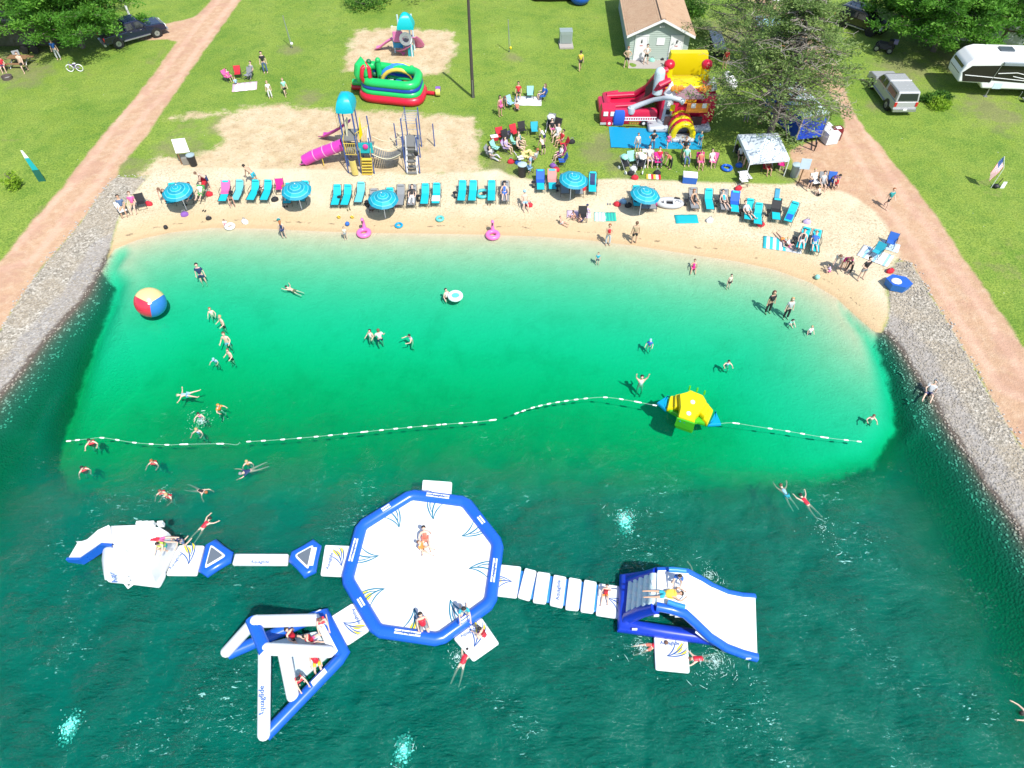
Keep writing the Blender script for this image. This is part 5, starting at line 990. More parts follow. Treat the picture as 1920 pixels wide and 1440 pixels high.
p_=g(1497,343); sg=thing('standing_sign','pale square sign on a post where the dirt meets the sand','sign',p_,R(-8)); m=MB(); m.rod((0,0,0),(0,0,1.5),.05); part(m,'post',WOOD,sg); m=MB(); m.slab([(-.32,-.04,1.2),(.38,-.04,1.2),(.34,.02,2.0),(-.36,.02,2.0)],.04); part(m,'panel',mat('pale_blue_board',(.42,.52,.58),.5),sg)
p_=g(1858,352); fg=thing('garden_flag','striped American flag hanging from a short pole on the right lawn','flag',p_); m=MB(); m.tube([(0,0,0),(.05,0,1.6),(-.35,.1,2.5)],.02,6); part(m,'pole',WHT,fg)
m0,m1,m2=mat('flag_red',(.45,.03,.06),.7),mat('flag_white',(.72,.72,.72),.7),mat('flag_blue',(.03,.08,.25),.7)
def fp(u,v): # u across stripes 0..1, v along 0..1
    return Vector((-.38,.1,2.5)).lerp(Vector((-.05,0,1.75)),u)+Vector((-.42,-.15,-1.15))*v+Vector((0,.06*math.sin(v*5+u*3),0))
for i in range(13):
    m=MB(); v0=0 if i<6 else .0; u0,u1=i/13,(i+1)/13; v0=.42 if i<7 else 0; m.loft([[fp(u0,v0+(1-v0)*k/5),fp(u1,v0+(1-v0)*k/5)] for k in range(6)],False,False); part(m,'stripe',m0 if i%2==0 else m1,fg,False)
m=MB(); m.loft([[fp(0,.42*k/3),fp(7/13,.42*k/3)] for k in range(4)],False,False); cn_=part(m,'canton',m2,fg)
for i in range(5):
    for j in range(4): m=MB(); c_=fp((i+.7)/11,(j+.6)*.1)+Vector((0,-.012,.0)); m.ball(c_,.018,5,3,(1,.3,1)); part(m,'star',m1,cn_)
th=thing('yard_lantern','dark solar lamp with white placard beside the flag','lamp',g(1866,352)); m=MB(); m.ball((0,0,.15),.22,10,6,(1,1,.7)); m.rod((0,0,.2),(.15,0,.8),.03); part(m,'lamp_body',BLACK,th); m=MB(); m.slab([(.3,-.05,0),(.6,-.05,0),(.62,0,.5),(.34,0,.5)],.03); part(m,'placard',WHT,th)
# bicycle
p_=g(143,134); bi=thing('bicycle','small white-tyred bicycle parked on the grass under the top left pine','bicycle',p_,R(4))
for x in (-.42,.42): 
    M=Matrix.Rotation(R(90),3,'X'); m=MB(); m.tube([(x+.3*math.cos(a),0,.32+.3*math.sin(a)) for a in np.linspace(0,2*math.pi,17)[:-1]],.035,6,closed=True); w__=part(m,'wheel',WHT,bi,True); m=MB()
    for k in range(6): a=k*math.pi/3; m.rod((x,0,.32),(x+.28*math.cos(a),0,.32+.28*math.sin(a)),.006,3)
    part(m,'spokes',STEEL,w__)
m=MB(); m.rod((-.42,0,.32),(-.3,0,.72),.02); m.rod((-.3,0,.65),(.12,0,.60),.02); m.rod((-.3,0,.55),(.05,0,.3),.02); m.rod((.05,0,.3),(.12,0,.68),.02); m.rod((.05,0,.3),(.42,0,.32),.02); m.rod((.42,0,.32),(.12,0,.6),.015); part(m,'frame',PURP,bi); m=MB(); m.box((.14,0,.72),(.24,.12,.05)); part(m,'saddle',WHT,bi); m=MB(); m.rod((-.3,-.22,.82),(-.3,.22,.82),.015); m.rod((-.3,0,.7),(-.3,0,.82),.02); part(m,'handlebar',STEEL,bi)
# ---------------- trees ----------------
def leafmat(name,c0,c1,c2):
    t=NT(name); n1=t.noise(.9,3,.6,t.wpos()); inf=t.n('ShaderNodeAttribute',attribute_name='tint').outputs['Fac']
    c=t.ramp(t.math('ADD',t.math('MULTIPLY',n1,.5),t.math('MULTIPLY',inf,.5)),[(.3,c0),(.5,c1),(.72,c2)])
    b=t.n('ShaderNodeBsdfPrincipled'); t.put(b.inputs['Base Color'],c); b.inputs['Roughness'].default_value=.6; b.inputs['Specular IOR Level'].default_value=.25
    tl_=t.n('ShaderNodeBsdfTranslucent'); t.put(tl_.inputs[0],t.mix(.5,c,c1)); mx=t.n('ShaderNodeMixShader'); mx.inputs[0].default_value=.42; t.t.links.new(b.outputs[0],mx.inputs[1]); t.t.links.new(tl_.outputs[0],mx.inputs[2]); t.t.links.new(mx.outputs[0],t.out.inputs[0]); return t.m
BARK=mat('pine_bark',(.16,.13,.11),.95,var=.25,scale=5,bump=.5); TWIG=mat('bare_twigs',(.34,.30,.26),.9,var=.2)
def leaves(tips, rs, size, per, flat=.5, droop=0.0):
    """needle/leaf tufts: clusters of narrow leaf blades round each twig tip"""
    n=len(tips)*per; T=np.repeat(np.array(tips),per,0); S=np.repeat(np.array(rs),per)
    g_=np.random.default_rng(3+len(tips)); d=g_.normal(size=(n,3)); d[:,2]*=flat; d/=np.linalg.norm(d,axis=1)[:,None]+1e-6
    c=T+d*(g_.random((n,1))**.5)*S[:,None]; c[:,2]-=droop*np.abs(d[:,0])
    a=g_.normal(size=(n,3)); a[:,2]=np.abs(a[:,2])*.4; a=a*.7+d*.6; a/=np.linalg.norm(a,axis=1)[:,None]; b=np.cross(a,g_.normal(size=(n,3))); b/=np.linalg.norm(b,axis=1)[:,None]
    L=size*(.6+.8*g_.random((n,1))); w_=L*.20
    v=np.stack([c-b*w_*.35,c+a*L*.5+b*w_*.9,c+a*L,c+a*L*.45-b*w_*.9],1).reshape(-1,3); tint=np.repeat(np.clip(.5+.25*g_.normal(size=len(tips)),0,1),per*4)
    return v,tint
def mkleaf(v,tint,m_,parent,name='crown'):
    n=len(v)//4; me=bpy.data.meshes.new(name); me.vertices.add(len(v)); me.vertices.foreach_set('co',v.astype(np.float32).ravel()); me.loops.add(n*4); me.polygons.add(n); me.loops.foreach_set('vertex_index',np.arange(n*4)); me.polygons.foreach_set('loop_start',np.arange(0,n*4,4)); me.polygons.foreach_set('loop_total',np.full(n,4))
    at=me.attributes.new('tint','FLOAT','POINT'); at.data.foreach_set('value',tint.astype(np.float32)); me.update(calc_edges=True); me.materials.append(m_); return link(name,me,parent)
def conifer(lab,loc,H_,Rc,lm,nb=110,per=34,size=.34,bare=0.0,z0f=.15,seed=1,lean=(0,0),name='pine_tree',trr=None,tuft=.55):
    rg=random.Random(seed); t=thing(name,lab,'tree',loc); m=MB(); tr=trr or H_*.022
    m.tube([(lean[0]*k*k,lean[1]*k*k,H_*k-.2) for k in (0,.25,.5,.75,1)],[tr*1.3,tr,tr*.75,tr*.45,.04],8); part(m,'trunk',BARK,t,True)
    lb=MB(); tw=MB(); tips=[]; rs=[]
    for i in range(nb):
        f=z0f+(1-z0f)*((i+.5)/nb)**.9; z=H_*f; rad=Rc*(1-((f-z0f)/(1-z0f))**1.25)**.8*(.75+.5*rg.random())+.3; a=i*2.399+rg.random()*.5
        o=Vector((lean[0]*f*f,lean[1]*f*f,z)); dr=Vector((math.cos(a),math.sin(a),.12+.25*rg.random())); e=o+dr*rad; e.z-=.10*rad
        mid=o.lerp(e,.5)+Vector((0,0,.08*rad)); lb.tube([o,mid,e],[.05+.01*rad,.035,.015],5)
        dead=rg.random()<bare
        for k in range(4 if not dead else 7):
            q_=.35+.65*rg.random(); b=o.lerp(e,q_); s=Vector((rg.uniform(-1,1),rg.uniform(-1,1),rg.uniform(-.1,.35)))*rad*.28; tp=b+s; (tw if dead else lb).tube([b,b.lerp(tp,.5)+Vector((0,0,.05)),tp],[.02,.015,.008],4)
            if dead:
                for _ in range(3): s2=Vector((rg.uniform(-1,1),rg.uniform(-1,1),rg.uniform(-.3,.4)))*rad*.16; tw.tube([tp,tp+s2],[.012,.006],3)
            else:
                tips.append(tuple(tp)); rs.append(tuft*(.6+.7*rg.random()))
                tips.append(tuple(b.lerp(tp,.5)+Vector((rg.uniform(-.2,.2),rg.uniform(-.2,.2),.05)))); rs.append(tuft*.8)
        if not dead:
            for k in range(4): b=o.lerp(e,.45+.18*k); tips.append(tuple(b+Vector((0,0,.08)))); rs.append(tuft*(.7+.5*rg.random()))
    part(lb,'limbs',BARK,t,True)
    if tw.v: part(tw,'dead_branches',TWIG,t)
    v,ti=leaves(tips,rs,size,per,.45); mkleaf(v,ti,lm,t); return t
LMB=leafmat('bright_pine_needles',(.045,.145,.016),(.10,.28,.028),(.20,.43,.055)); LMG=leafmat('grey_green_needles',(.09,.16,.045),(.19,.29,.08),(.30,.40,.13)); LMD=leafmat('dark_pine_needles',(.03,.09,.015),(.07,.18,.022),(.13,.29,.035))
def under(px,py,h): # ground position whose point at height h shows at px,py
    p_=W(px,py,h+.8); return Vector((p_.x,p_.y,gh(p_.x,p_.y)))
conifer('broad bright green pine over the camper at the top left corner',under(105,-18,5.0),8.5,4.7,LMB,120,60,.27,seed=2)
conifer('pine at the very left edge behind the broad bright pine',under(-60,-60,6),10,5.2,LMD,80,44,.28,seed=5)
conifer('bright pine crown overhanging the grey camper at top right',under(1800,-12,5.0),9,5.6,LMB,130,60,.27,seed=3)
conifer('darker pine just left of the top right camper',under(1722,-55,5),8,3.0,LMD,80,44,.27,seed=8)
conifer('pine at the top right corner behind the white camper',under(1935,-35,6),10,4.6,LMB,80,50,.28,seed=9)
conifer('big sparse pine with many bare branches above the blue trailer',under(1482,128,6.0),11.0,5.5,LMG,150,30,.20,bare=.26,z0f=.22,seed=4,tuft=.50,trr=.22)
conifer('thin grey-green pine behind the sparse pine near the slatted rack',under(1420,10,5.0),8.5,4.3,LMG,80,22,.20,bare=.3,seed=11,tuft=.5)
conifer('dark pine touching the top edge above the lawn',under(800,-100,4),9,5.0,LMD,60,40,.28,seed=12,z0f=.1)
th=thing('young_tree','slender young tree by the dark pickup with a pale trunk guard','tree',g(243,30)); m=MB(); m.tube([(0,0,0),(0,0,1.6),(-.3,.2,3.2)],[.06,.05,.02],6); part(m,'trunk',BARK,th); m=MB(); m.tube([(0,0,.1),(0,0,1.0)],.10,8); part(m,'trunk_guard',WHT,th)
v,ti=leaves([(-.3+rnd.uniform(-.8,.8),.2+rnd.uniform(-.8,.8),3.3+rnd.uniform(-.6,.7)) for _ in range(30)],[.4]*30,.22,20,1); mkleaf(v,ti,LMB,th)
def bush(px,py,lab,r,h,lm,n_=40,cat='shrub',size=.2):
    th=thing('shrub',lab,cat,g(px,py)); tp=[]
    for _ in range(n_): a=rnd.random()*6.28; q_=rnd.random()**.5*r; tp.append((q_*math.cos(a),q_*math.sin(a),.1+h*rnd.random()*(1-q_/r*.6)))
    m=MB()
    for _ in range(6): a=rnd.random()*6.28; m.rod((0,0,0),(r*.6*math.cos(a),r*.6*math.sin(a),h*.7),.02,4)
    part(m,'stems',BARK,th); v,ti=leaves(tp,[r*.3]*n_,size,26,1); mkleaf(v,ti,lm,th,'foliage')
LMY=leafmat('lime_leaves',(.14,.28,.02),(.26,.42,.03),(.38,.55,.06))
bush(1757,200,'lime green hosta clump beside the silver pickup',.85,.6,LMY,60); bush(1741,190,'dark green shrub growing against the lime hosta',.6,.6,LMD,40); bush(1765,185,'low dark bush in the shade before the white camper',.7,.5,LMD,40)
bush(30,352,'lime green sapling on the left lawn near the banner sign',.5,1.6,LMY,34); bush(1300,25,'leafy bush right of the wash house',1.4,1.6,LMD,60,size=.28); bush(1310,60,'low green bush behind the slatted rack',1.2,1.0,LMG,50,size=.25)
bush(690,8,'leafy undergrowth at the top edge left of the pole',2.2,.8,LMD,70,size=.3)
# stones along the road edges of the gravel banks, and loose gravel (too many to count)
def icos(m,c_,r,rg):
    V_=[(0,0,1),(.9,0,.3),(.28,.85,.3),(-.72,.53,.3),(-.72,-.53,.3),(.28,-.85,.3),(.72,.53,-.3),(-.28,.85,-.3),(-.9,0,-.3),(-.28,-.85,-.3),(.72,-.53,-.3),(0,0,-1)]
    F_=[(0,1,2),(0,2,3),(0,3,4),(0,4,5),(0,5,1),(1,6,2),(2,7,3),(3,8,4),(4,9,5),(5,10,1),(2,6,7),(3,7,8),(4,8,9),(5,9,10),(1,10,6)]
    s=(rg.uniform(.7,1.3),rg.uniform(.7,1.3),rg.uniform(.4,.8)); a=rg.random()*6.28; ca,sa=math.cos(a),math.sin(a)
    m.add([(c_[0]+r*s[0]*(x*ca-y*sa),c_[1]+r*s[1]*(x*sa+y*ca),c_[2]+r*s[2]*z*rg.uniform(.8,1.2)) for x,y,z in V_],F_)
rg=random.Random(5)
for nm,line in (('edge_stones',gp([(0,620),(30,571),(80,500),(150,419),(190,361),(217,331),(270,333)])),('edge_stones',gp([(1685,488),(1709,493),(1738,542),(1782,613),(1827,689),(1871,769),(1918,842)]))):
    m=MB()
    for i in range(len(line)-1):
        a_,b_=Vector(line[i]),Vector(line[i+1]); n_=int((b_-a_).length*9)
        for k in range(n_): p_=a_.lerp(b_,rg.random()); x,y=p_.x+rg.gauss(0,.14),p_.y+rg.gauss(0,.14); icos(m,(x,y,gh(x,y)+.02),rg.uniform(.035,.085),rg)
    tag(link(nm,m.mesh(nm,mat('pale_edge_stone',(.36,.33,.29),.9,var=.2))),'pale broken stones lining the road edge of the gravel bank','stones','edge stones',kind='stuff')
for k,(poly,mt,nm) in enumerate(((GRAV_L,mat('grey_gravel',(.28,.25,.205),.95,var=.3,scale=.8),'gravel'),(GRAV_R,mat('grey_gravel',(.28,.25,.205),.95,var=.3,scale=.8),'gravel'))):
    P=np.array(poly); m=MB(); cnt=0
    X=np.random.default_rng(k).uniform(P[:,0].min(),P[:,0].max(),60000); Y=np.random.default_rng(k+9).uniform(6,P[:,1].max(),60000); ok=(sdf(X,Y,poly)<-.05)&(np.abs(X)<36); X,Y=X[ok][:6500],Y[ok][:6500]; Z=height(X,Y); ok=Z>-.5
    for x,y,z in zip(X[ok],Y[ok],Z[ok]): icos(m,(x,y,z+.01),rg.uniform(.03,.075),rg)
    tag(link(nm,m.mesh(nm,mt)),('left','right')[k]+' bank loose grey gravel sloping into the water','gravel','loose gravel',kind='stuff')
# ---------------- people: one skinned body per pose, clothes and hair as its children ----------------
def nv(*a): return Vector(a).normalized()
DN = nv(0,0,-1)
def fk(pz=.93, torso=(0,0,1), head=None, aL=((-.25,0,-1),(-.1,.15,-1)), aR=((.25,0,-1),(.1,.15,-1)), lL=((-.08,0,-1),(0,0,-1)), lR=((.08,0,-1),(0,0,-1)), foot=(0,1,0), side=(1,0,0)):
    J = {}; t = nv(*torso); s = nv(*side); hd = nv(*(head or torso)); P = Vector((0,0,pz)); J['pel'] = P; J['wst'] = P+t*.20; J['chs'] = P+t*.40; J['nck'] = P+t*.53; J['hd0'] = J['nck']+hd*.09; J['hd1'] = J['nck']+hd*.20; J['hd2'] = J['nck']+hd*.27
    for k, sg, arm, leg in (('L',-1,aL,lL), ('R',1,aR,lR)):
        J['sh'+k] = P+t*.46+s*sg*.17; J['el'+k] = J['sh'+k]+nv(*arm[0])*.28; J['wr'+k] = J['el'+k]+nv(*arm[1])*.24; J['ha'+k] = J['wr'+k]+nv(*arm[1])*.08
        J['hp'+k] = P+s*sg*.095-t*.03; J['kn'+k] = J['hp'+k]+nv(*leg[0])*.43; J['an'+k] = J['kn'+k]+nv(*leg[1])*.41; J['to'+k] = J['an'+k]+nv(*foot)*.17
    J['_t'] = t; J['_h'] = hd; J['_s'] = s; return J
RAD = dict(pel=.135,wst=.115,chs=.145,nck=.055,hd0=.065,hd1=.098,hd2=.07,sh=.062,el=.042,wr=.030,ha=.036,hp=.088,kn=.055,an=.038,to=.034)
EDG = [('pel','wst'),('wst','chs'),('chs','nck'),('nck','hd0'),('hd0','hd1'),('hd1','hd2')]+[(a,b+k) if a in ('chs','pel') else (a+k,b+k) for k in 'LR' for a,b in (('chs','sh'),('sh','el'),('el','wr'),('wr','ha'),('pel','hp'),('hp','kn'),('kn','an'),('an','to'))]
_pend = []
def skin(J, edges, rad, name, sub=1, ext=None):
    names = []; 
    for a, b in edges:
        for q in (a, b):
            if q not in names: names.append(q)
    me = bpy.data.meshes.new(name+'_sk'); pts = dict(J); pts.update(ext or {})
    me.from_pydata([pts[n] for n in names], [(names.index(a), names.index(b)) for a, b in edges], [])
    o = bpy.data.objects.new('sk', me); COL.objects.link(o); sm = o.modifiers.new('s', 'SKIN'); sm.use_smooth_shade = True
    lay = me.skin_vertices[0].data if len(me.skin_vertices) else None
    if lay is None:
        me.skin_vertices.new(); lay = me.skin_vertices[0].data
    for i, n in enumerate(names):
        r = rad(n); lay[i].radius = (r, r); lay[i].use_root = (i == 0)
    su = o.modifiers.new('u', 'SUBSURF'); su.levels = sub; su.render_levels = sub
    dg = bpy.context.evaluated_depsgraph_get(); m = bpy.data.meshes.new_from_object(o.evaluated_get(dg)); m.name = name
    bpy.data.objects.remove(o, do_unlink=True); m.polygons.foreach_set('use_smooth', [True]*len(m.polygons)); return m
def base(n): return n[:-1] if n[-1] in 'LR' and n[:-1] in RAD else n
def addto(me, mb):
    bm = bmesh.new(); bm.from_mesh(me); vs = [bm.verts.new(v) for v in mb.v]
    for f in mb.f:
        try: fa = bm.faces.new([vs[i] for i in f]); fa.smooth = True
        except ValueError: pass
    bm.to_mesh(me); bm.free()
POSES = {
 'stand': fk(),
 'stand_hips': fk(aL=((-.7,0,-.8),(.75,.25,-.5)), aR=((.7,0,-.8),(-.75,.25,-.5)), lL=((-.16,0,-1),(-.05,0,-1)), lR=((.16,0,-1),(.05,0,-1))),
 'walk': fk(aL=((-.15,.45,-1),(-.05,.7,-.8)), aR=((.15,-.45,-1),(.05,-.1,-1)), lL=((-.05,-.42,-1),(0,-.55,-1)), lR=((.05,.45,-1),(0,-.05,-1)), pz=.88),
 'fold': fk(aL=((-.2,.3,-1),(.7,.7,.1)), aR=((.2,.3,-1),(-.7,.7,.15))),
 'bend': fk(torso=(0,.75,.66), aL=((-.1,.3,-1),(0,.3,-1)), aR=((.1,.3,-1),(0,.35,-1)), lL=((-.12,-.12,-1),(0,.05,-1)), lR=((.12,-.12,-1),(0,.05,-1)), pz=.88),
 'sit': fk(pz=.46, torso=(0,-.22,1), aL=((-.25,.3,-1),(0,1,-.25)), aR=((.25,.3,-1),(0,1,-.25)), lL=((-.12,1,.0),(0,.12,-1)), lR=((.12,1,.0),(0,.12,-1))),
 'recline': fk(pz=.46, torso=(0,-.8,.7), head=(0,-.6,.9), aL=((-.35,.6,-.7),(.1,1,-.2)), aR=((.35,.6,-.7),(-.1,1,-.2)), lL=((-.1,1,.10),(-.05,1,-.14)), lR=((.1,1,.2),(.05,1,-.28)), foot=(0,.4,1)),
 'ground': fk(pz=.14, torso=(0,-.30,1), aL=((-.45,-.4,-1),(-.1,-.1,-1)), aR=((.35,.6,-.5),(-.2,1,.1)), lL=((-.22,1,.55),(-.05,.8,-.75)), lR=((.22,1,.12),(.1,1,-.18)), foot=(0,.7,.7)),
 'crouch': fk(pz=.30, torso=(0,.45,1), aL=((-.1,.8,-.6),(.1,.8,-.4)), aR=((.1,.8,-.6),(-.1,.8,-.4)), lL=((-.3,1,.35),(0,-.55,-1)), lR=((.3,1,.35),(0,-.55,-1))),
 'wade': fk(pz=-.0, aL=((-.45,.2,-1),(.1,.8,-.35)), aR=((.5,.1,-1),(.2,.7,-.5)), lL=((-.12,.1,-1),(0,-.2,-1)), lR=((.12,.2,-1),(0,-.1,-1))),
 'tread': fk(pz=-.34, torso=(0,.25,1), aL=((-.6,.6,-.5),(.1,1,.15)), aR=((.65,.55,-.35),(-.1,1,.1)), lL=((-.2,.5,-1),(-.1,-.6,-1)), lR=((.25,.2,-1),(.1,-.6,-1))),
 'swim': fk(pz=-.10, torso=(0,1,.12), head=(0,.9,.5), aL=((-.5,1,.1),(.1,1,-.05)), aR=((.9,.6,.0),(.6,.9,.05)), lL=((-.15,-1,-.1),(-.05,-1,-.05)), lR=((.2,-1,-.18),(.12,-1,-.1)), foot=(0,-1,-.2)),
 'star': fk(pz=.02, torso=(0,1,0), head=(0,1,.1), aL=((-1,.1,0),(-1,.35,.05)), aR=((1,.1,0),(1,.3,.05)), lL=((-.35,-1,0),(-.25,-1,-.04)), lR=((.35,-1,0),(.3,-1,-.04)), foot=(0,-.6,.5)),
 'arms_up': fk(pz=-.30, aL=((-.6,.0,.9),(-.1,.1,1)), aR=((.6,0,.9),(.1,.1,1)), lL=((-.1,.2,-1),(0,-.2,-1)), lR=((.1,.2,-1),(0,-.2,-1))),
 'prone': fk(pz=.13, torso=(0,1,.02), head=(0,1,.45), aL=((-.6,.8,-.1),(.6,.8,0)), aR=((.6,.8,-.1),(-.6,.8,0)), lL=((-.12,-1,0),(0,-1,0)), lR=((.12,-1,0),(0,-1,0)), foot=(0,-1,-.1)),
 'kneel': fk(pz=.50, torso=(0,.35,1), aL=((-.2,.7,-.7),(0,.8,-.6)), aR=((.2,.7,-.7),(0,.8,-.6)), lL=((-.12,.25,-1),(0,-1,-.05)), lR=((.12,.25,-1),(0,-1,-.05)), foot=(0,-1,.1)),
}
PM = {}
for nm, J in POSES.items():
    t_, h_, s_ = J['_t'], J['_h'], J['_s']; fw = s_.cross(h_)*-1 if False else h_.cross(s_)*-1
    fw = s_.cross(h_).normalized()
    if nm in ('star',): fw = Vector((0,0,1))
    if fw.y < 0 and abs(h_.y) < .9: fw = -fw
    b = skin(J, EDG, lambda n: RAD[base(n)], 'body')
    mb = MB(); hc = J['hd1']; mb.ball(hc+fw*.10-h_*.01, .022, 6, 5, (1,1,1.2))
    for sg in (-1,1): mb.ball(hc+s_*sg*.098-h_*.005, .026, 6, 5, (.5,1,1.2)); mb.ball(hc+fw*.085+s_*sg*.036+h_*.02, .014, 5, 4)
    for k in 'LR':
        d_ = (J['ha'+k]-J['wr'+k]).normalized(); pr = d_.cross(fw if abs(d_.dot(fw)) < .9 else h_).normalized(); cu = pr.cross(d_)
        for f_, ln in ((-1.5,.065),(-.5,.075),(.5,.07),(1.5,.055)):
            a0 = J['ha'+k]+pr*f_*.014; mb.tube([a0, a0+d_*ln*.55+cu*.004, a0+d_*ln+cu*.02], [.011,.010,.007], 5)
        a0 = J['wr'+k]+d_*.04+pr*.03; mb.tube([a0, a0+pr*.025+d_*.03, a0+pr*.03+d_*.06], [.012,.011,.008], 5)
    addto(b, mb)
    ext = {}
    for k in 'LR':
        ext['hs'+k] = J['sh'+k].lerp(J['el'+k], .62); ext['ht'+k] = J['hp'+k].lerp(J['kn'+k], .62); ext['hu'+k] = J['hp'+k].lerp(J['kn'+k], .22); ext['hg'+k] = J['kn'+k].lerp(J['an'+k], .85)
    ext['ntop'] = J['chs'].lerp(J['nck'], .72); ext['wlow'] = J['pel'].lerp(J['wst'], .0)
    R_ = dict(hs=.062, ht=.088, hu=.092, hg=.055, ntop=.085, wlow=.145)
    def rr_(sc):
        return lambda n: (R_[n[:-1]] if n[:-1] in R_ else R_[n])*1.0 if (n in R_ or n[:-1] in R_) else RAD[base(n)]*sc
    d = dict(body=b)
    d['shirt'] = skin(J, [('wlow','wst'),('wst','chs'),('chs','ntop'),('chs','shL'),('shL','hsL'),('chs','shR'),('shR','hsR')], rr_(1.16), 'shirt', ext=ext)
    d['vest'] = skin(J, [('wst','chs'),('chs','ntop'),('wst','wlow'),('chs','shL'),('chs','shR')], lambda n: dict(wst=.165,chs=.185,ntop=.15,wlow=.15,sh=.10)[n if n in ('wst','chs','ntop','wlow') else 'sh'], 'vest', ext=ext)
    d['suit'] = skin(J, [('pel','wst'),('wst','chs'),('chs','ntop')], lambda n: dict(pel=.148,wst=.128,chs=.157,ntop=.12)[n], 'suit', ext=ext)
    d['shorts'] = skin(J, [('pel','hpL'),('hpL','htL'),('pel','hpR'),('hpR','htR'),('pel','wlow2')], lambda n: dict(pel=.15,wlow2=.13).get(n, .095 if n[:2] == 'ht' else .102), 'shorts', ext={**ext, 'wlow2': J['pel'].lerp(J['wst'], .45)})
    d['briefs'] = skin(J, [('pel','hpL'),('pel','hpR'),('hpL','hu2L'),('hpR','hu2R')], lambda n: dict(pel=.146).get(n, .099), 'swim_briefs', ext={'hu2L': J['hpL'].lerp(J['knL'], .15), 'hu2R': J['hpR'].lerp(J['knR'], .15)})
    d['trousers'] = skin(J, [('pel','hpL'),('hpL','knL'),('knL','hgL'),('pel','hpR'),('hpR','knR'),('knR','hgR'),('pel','wlow2')], lambda n: dict(pel=.15,wlow2=.13).get(n, .07 if n[:2] in ('kn','hg') else .10), 'trousers', ext={**ext, 'wlow2': J['pel'].lerp(J['wst'], .45)})
    bk = -fw
    mb = MB(); mb.ball(hc+h_*.030+bk*.018, .112, 12, 8, (1,1,1)); hm = mb.mesh('hair', BLACK, 'all'); 
    # cut the face side away
    bm = bmesh.new(); bm.from_mesh(hm); dv = [v for v in bm.verts if (v.co-hc).dot(fw) > .045 and (v.co-hc).dot(h_) < .085]; bmesh.ops.delete(bm, geom=dv, context='VERTS'); bm.to_mesh(hm); bm.free(); d['hair'] = hm
    bm = bmesh.new(); bm.from_mesh(hm); bm.free()
    lm_ = hm.copy(); mb2 = MB(); mb2.tube([hc+bk*.07, hc+bk*.105-t_*.14, hc+bk*.10-t_*.28], [.085,.075,.03], 8); addto(lm_, mb2); lm_.name = 'long_hair'; d['long'] = lm_
    mb = MB(); mb.ball(hc+h_*.04, .118, 12, 6, (1,1,.85)); mb.slab([hc+h_*.05+fw*.08-s_*.09, hc+h_*.05+fw*.08+s_*.09, hc+h_*.03+fw*.20+s_*.07, hc+h_*.03+fw*.20-s_*.07], .015); d['cap'] = mb.mesh('cap', BLACK, 'all')
    mb = MB(); Mh = h_.to_track_quat('Z','Y').to_matrix(); mb.lathe([(.23,.05),(.12,.07),(.115,.15),(0,.17)], hc, 14, Mh); d['hat'] = mb.mesh('sun_hat', BLACK, 'all')
    for me in d.values():
        me.materials.clear(); me.materials.append(BLACK)
    PM[nm] = d
SK = [mat('light_skin',(.60,.41,.31),.55,var=.05), mat('tanned_skin',(.48,.29,.19),.55,var=.05), mat('sunburnt_skin',(.55,.31,.23),.55,var=.05), mat('brown_skin',(.20,.10,.06),.55,var=.05)]
CC = dict(black=(.014,.014,.016), white=(.68,.68,.67), red=(.48,.015,.03), navy=(.015,.03,.10), blue=(.02,.11,.42), cyan=(.02,.33,.42), teal=(.02,.25,.25), pink=(.60,.10,.28), hot=(.55,.01,.20), yellow=(.62,.46,.05), orange=(.65,.22,.04), coral=(.6,.15,.10), green=(.05,.25,.06), mint=(.25,.55,.45), grey=(.22,.23,.24), lgrey=(.42,.43,.44), purple=(.20,.08,.34), lilac=(.42,.34,.52), tan=(.40,.29,.18), olive=(.12,.12,.06), sky=(.25,.45,.62), denim=(.07,.12,.22), brown=(.14,.07,.04), blond=(.45,.32,.14), dark=(.02,.015,.012), ginger=(.30,.10,.03), cream=(.6,.56,.45), lime=(.4,.55,.08))
def cm(n): return mat(n+'_cloth', CC[n], .75, var=.07, scale=12)
def person(loc, rz, pose, label, sk=0, top=None, bot=None, hair='dark', s=1.0, hat=None, long=False, cat='person', group=None):
    t = thing('person', label, cat, loc, rz, group); t.scale = (s, s, s); d = PM[pose]
    def pc(key, nm, m):
        o = link(nm, d[key], t); o.material_slots[0].link = 'OBJECT'; o.material_slots[0].material = m; return o
    pc('body', 'body', SK[sk])
    if top: k, c_ = top.split(':'); pc(k, dict(shirt='shirt', vest='life_vest', suit='swimsuit')[k], cm(c_) if k != 'vest' else mat('red_life_vest', (.52,.015,.035), .5) if c_ == 'red' else cm(c_))
    if bot: k, c_ = bot.split(':'); pc(k, dict(shorts='shorts', briefs='swim_briefs', trousers='trousers')[k], cm(c_))
    if hat: k, c_ = hat.split(':'); pc(k, 'cap' if k == 'cap' else 'sun_hat', cm(c_))
    else: pc('long' if long else 'hair', 'hair', mat('hair_'+hair, CC.get(hair, CC['dark']), .7, var=.2))
    return t
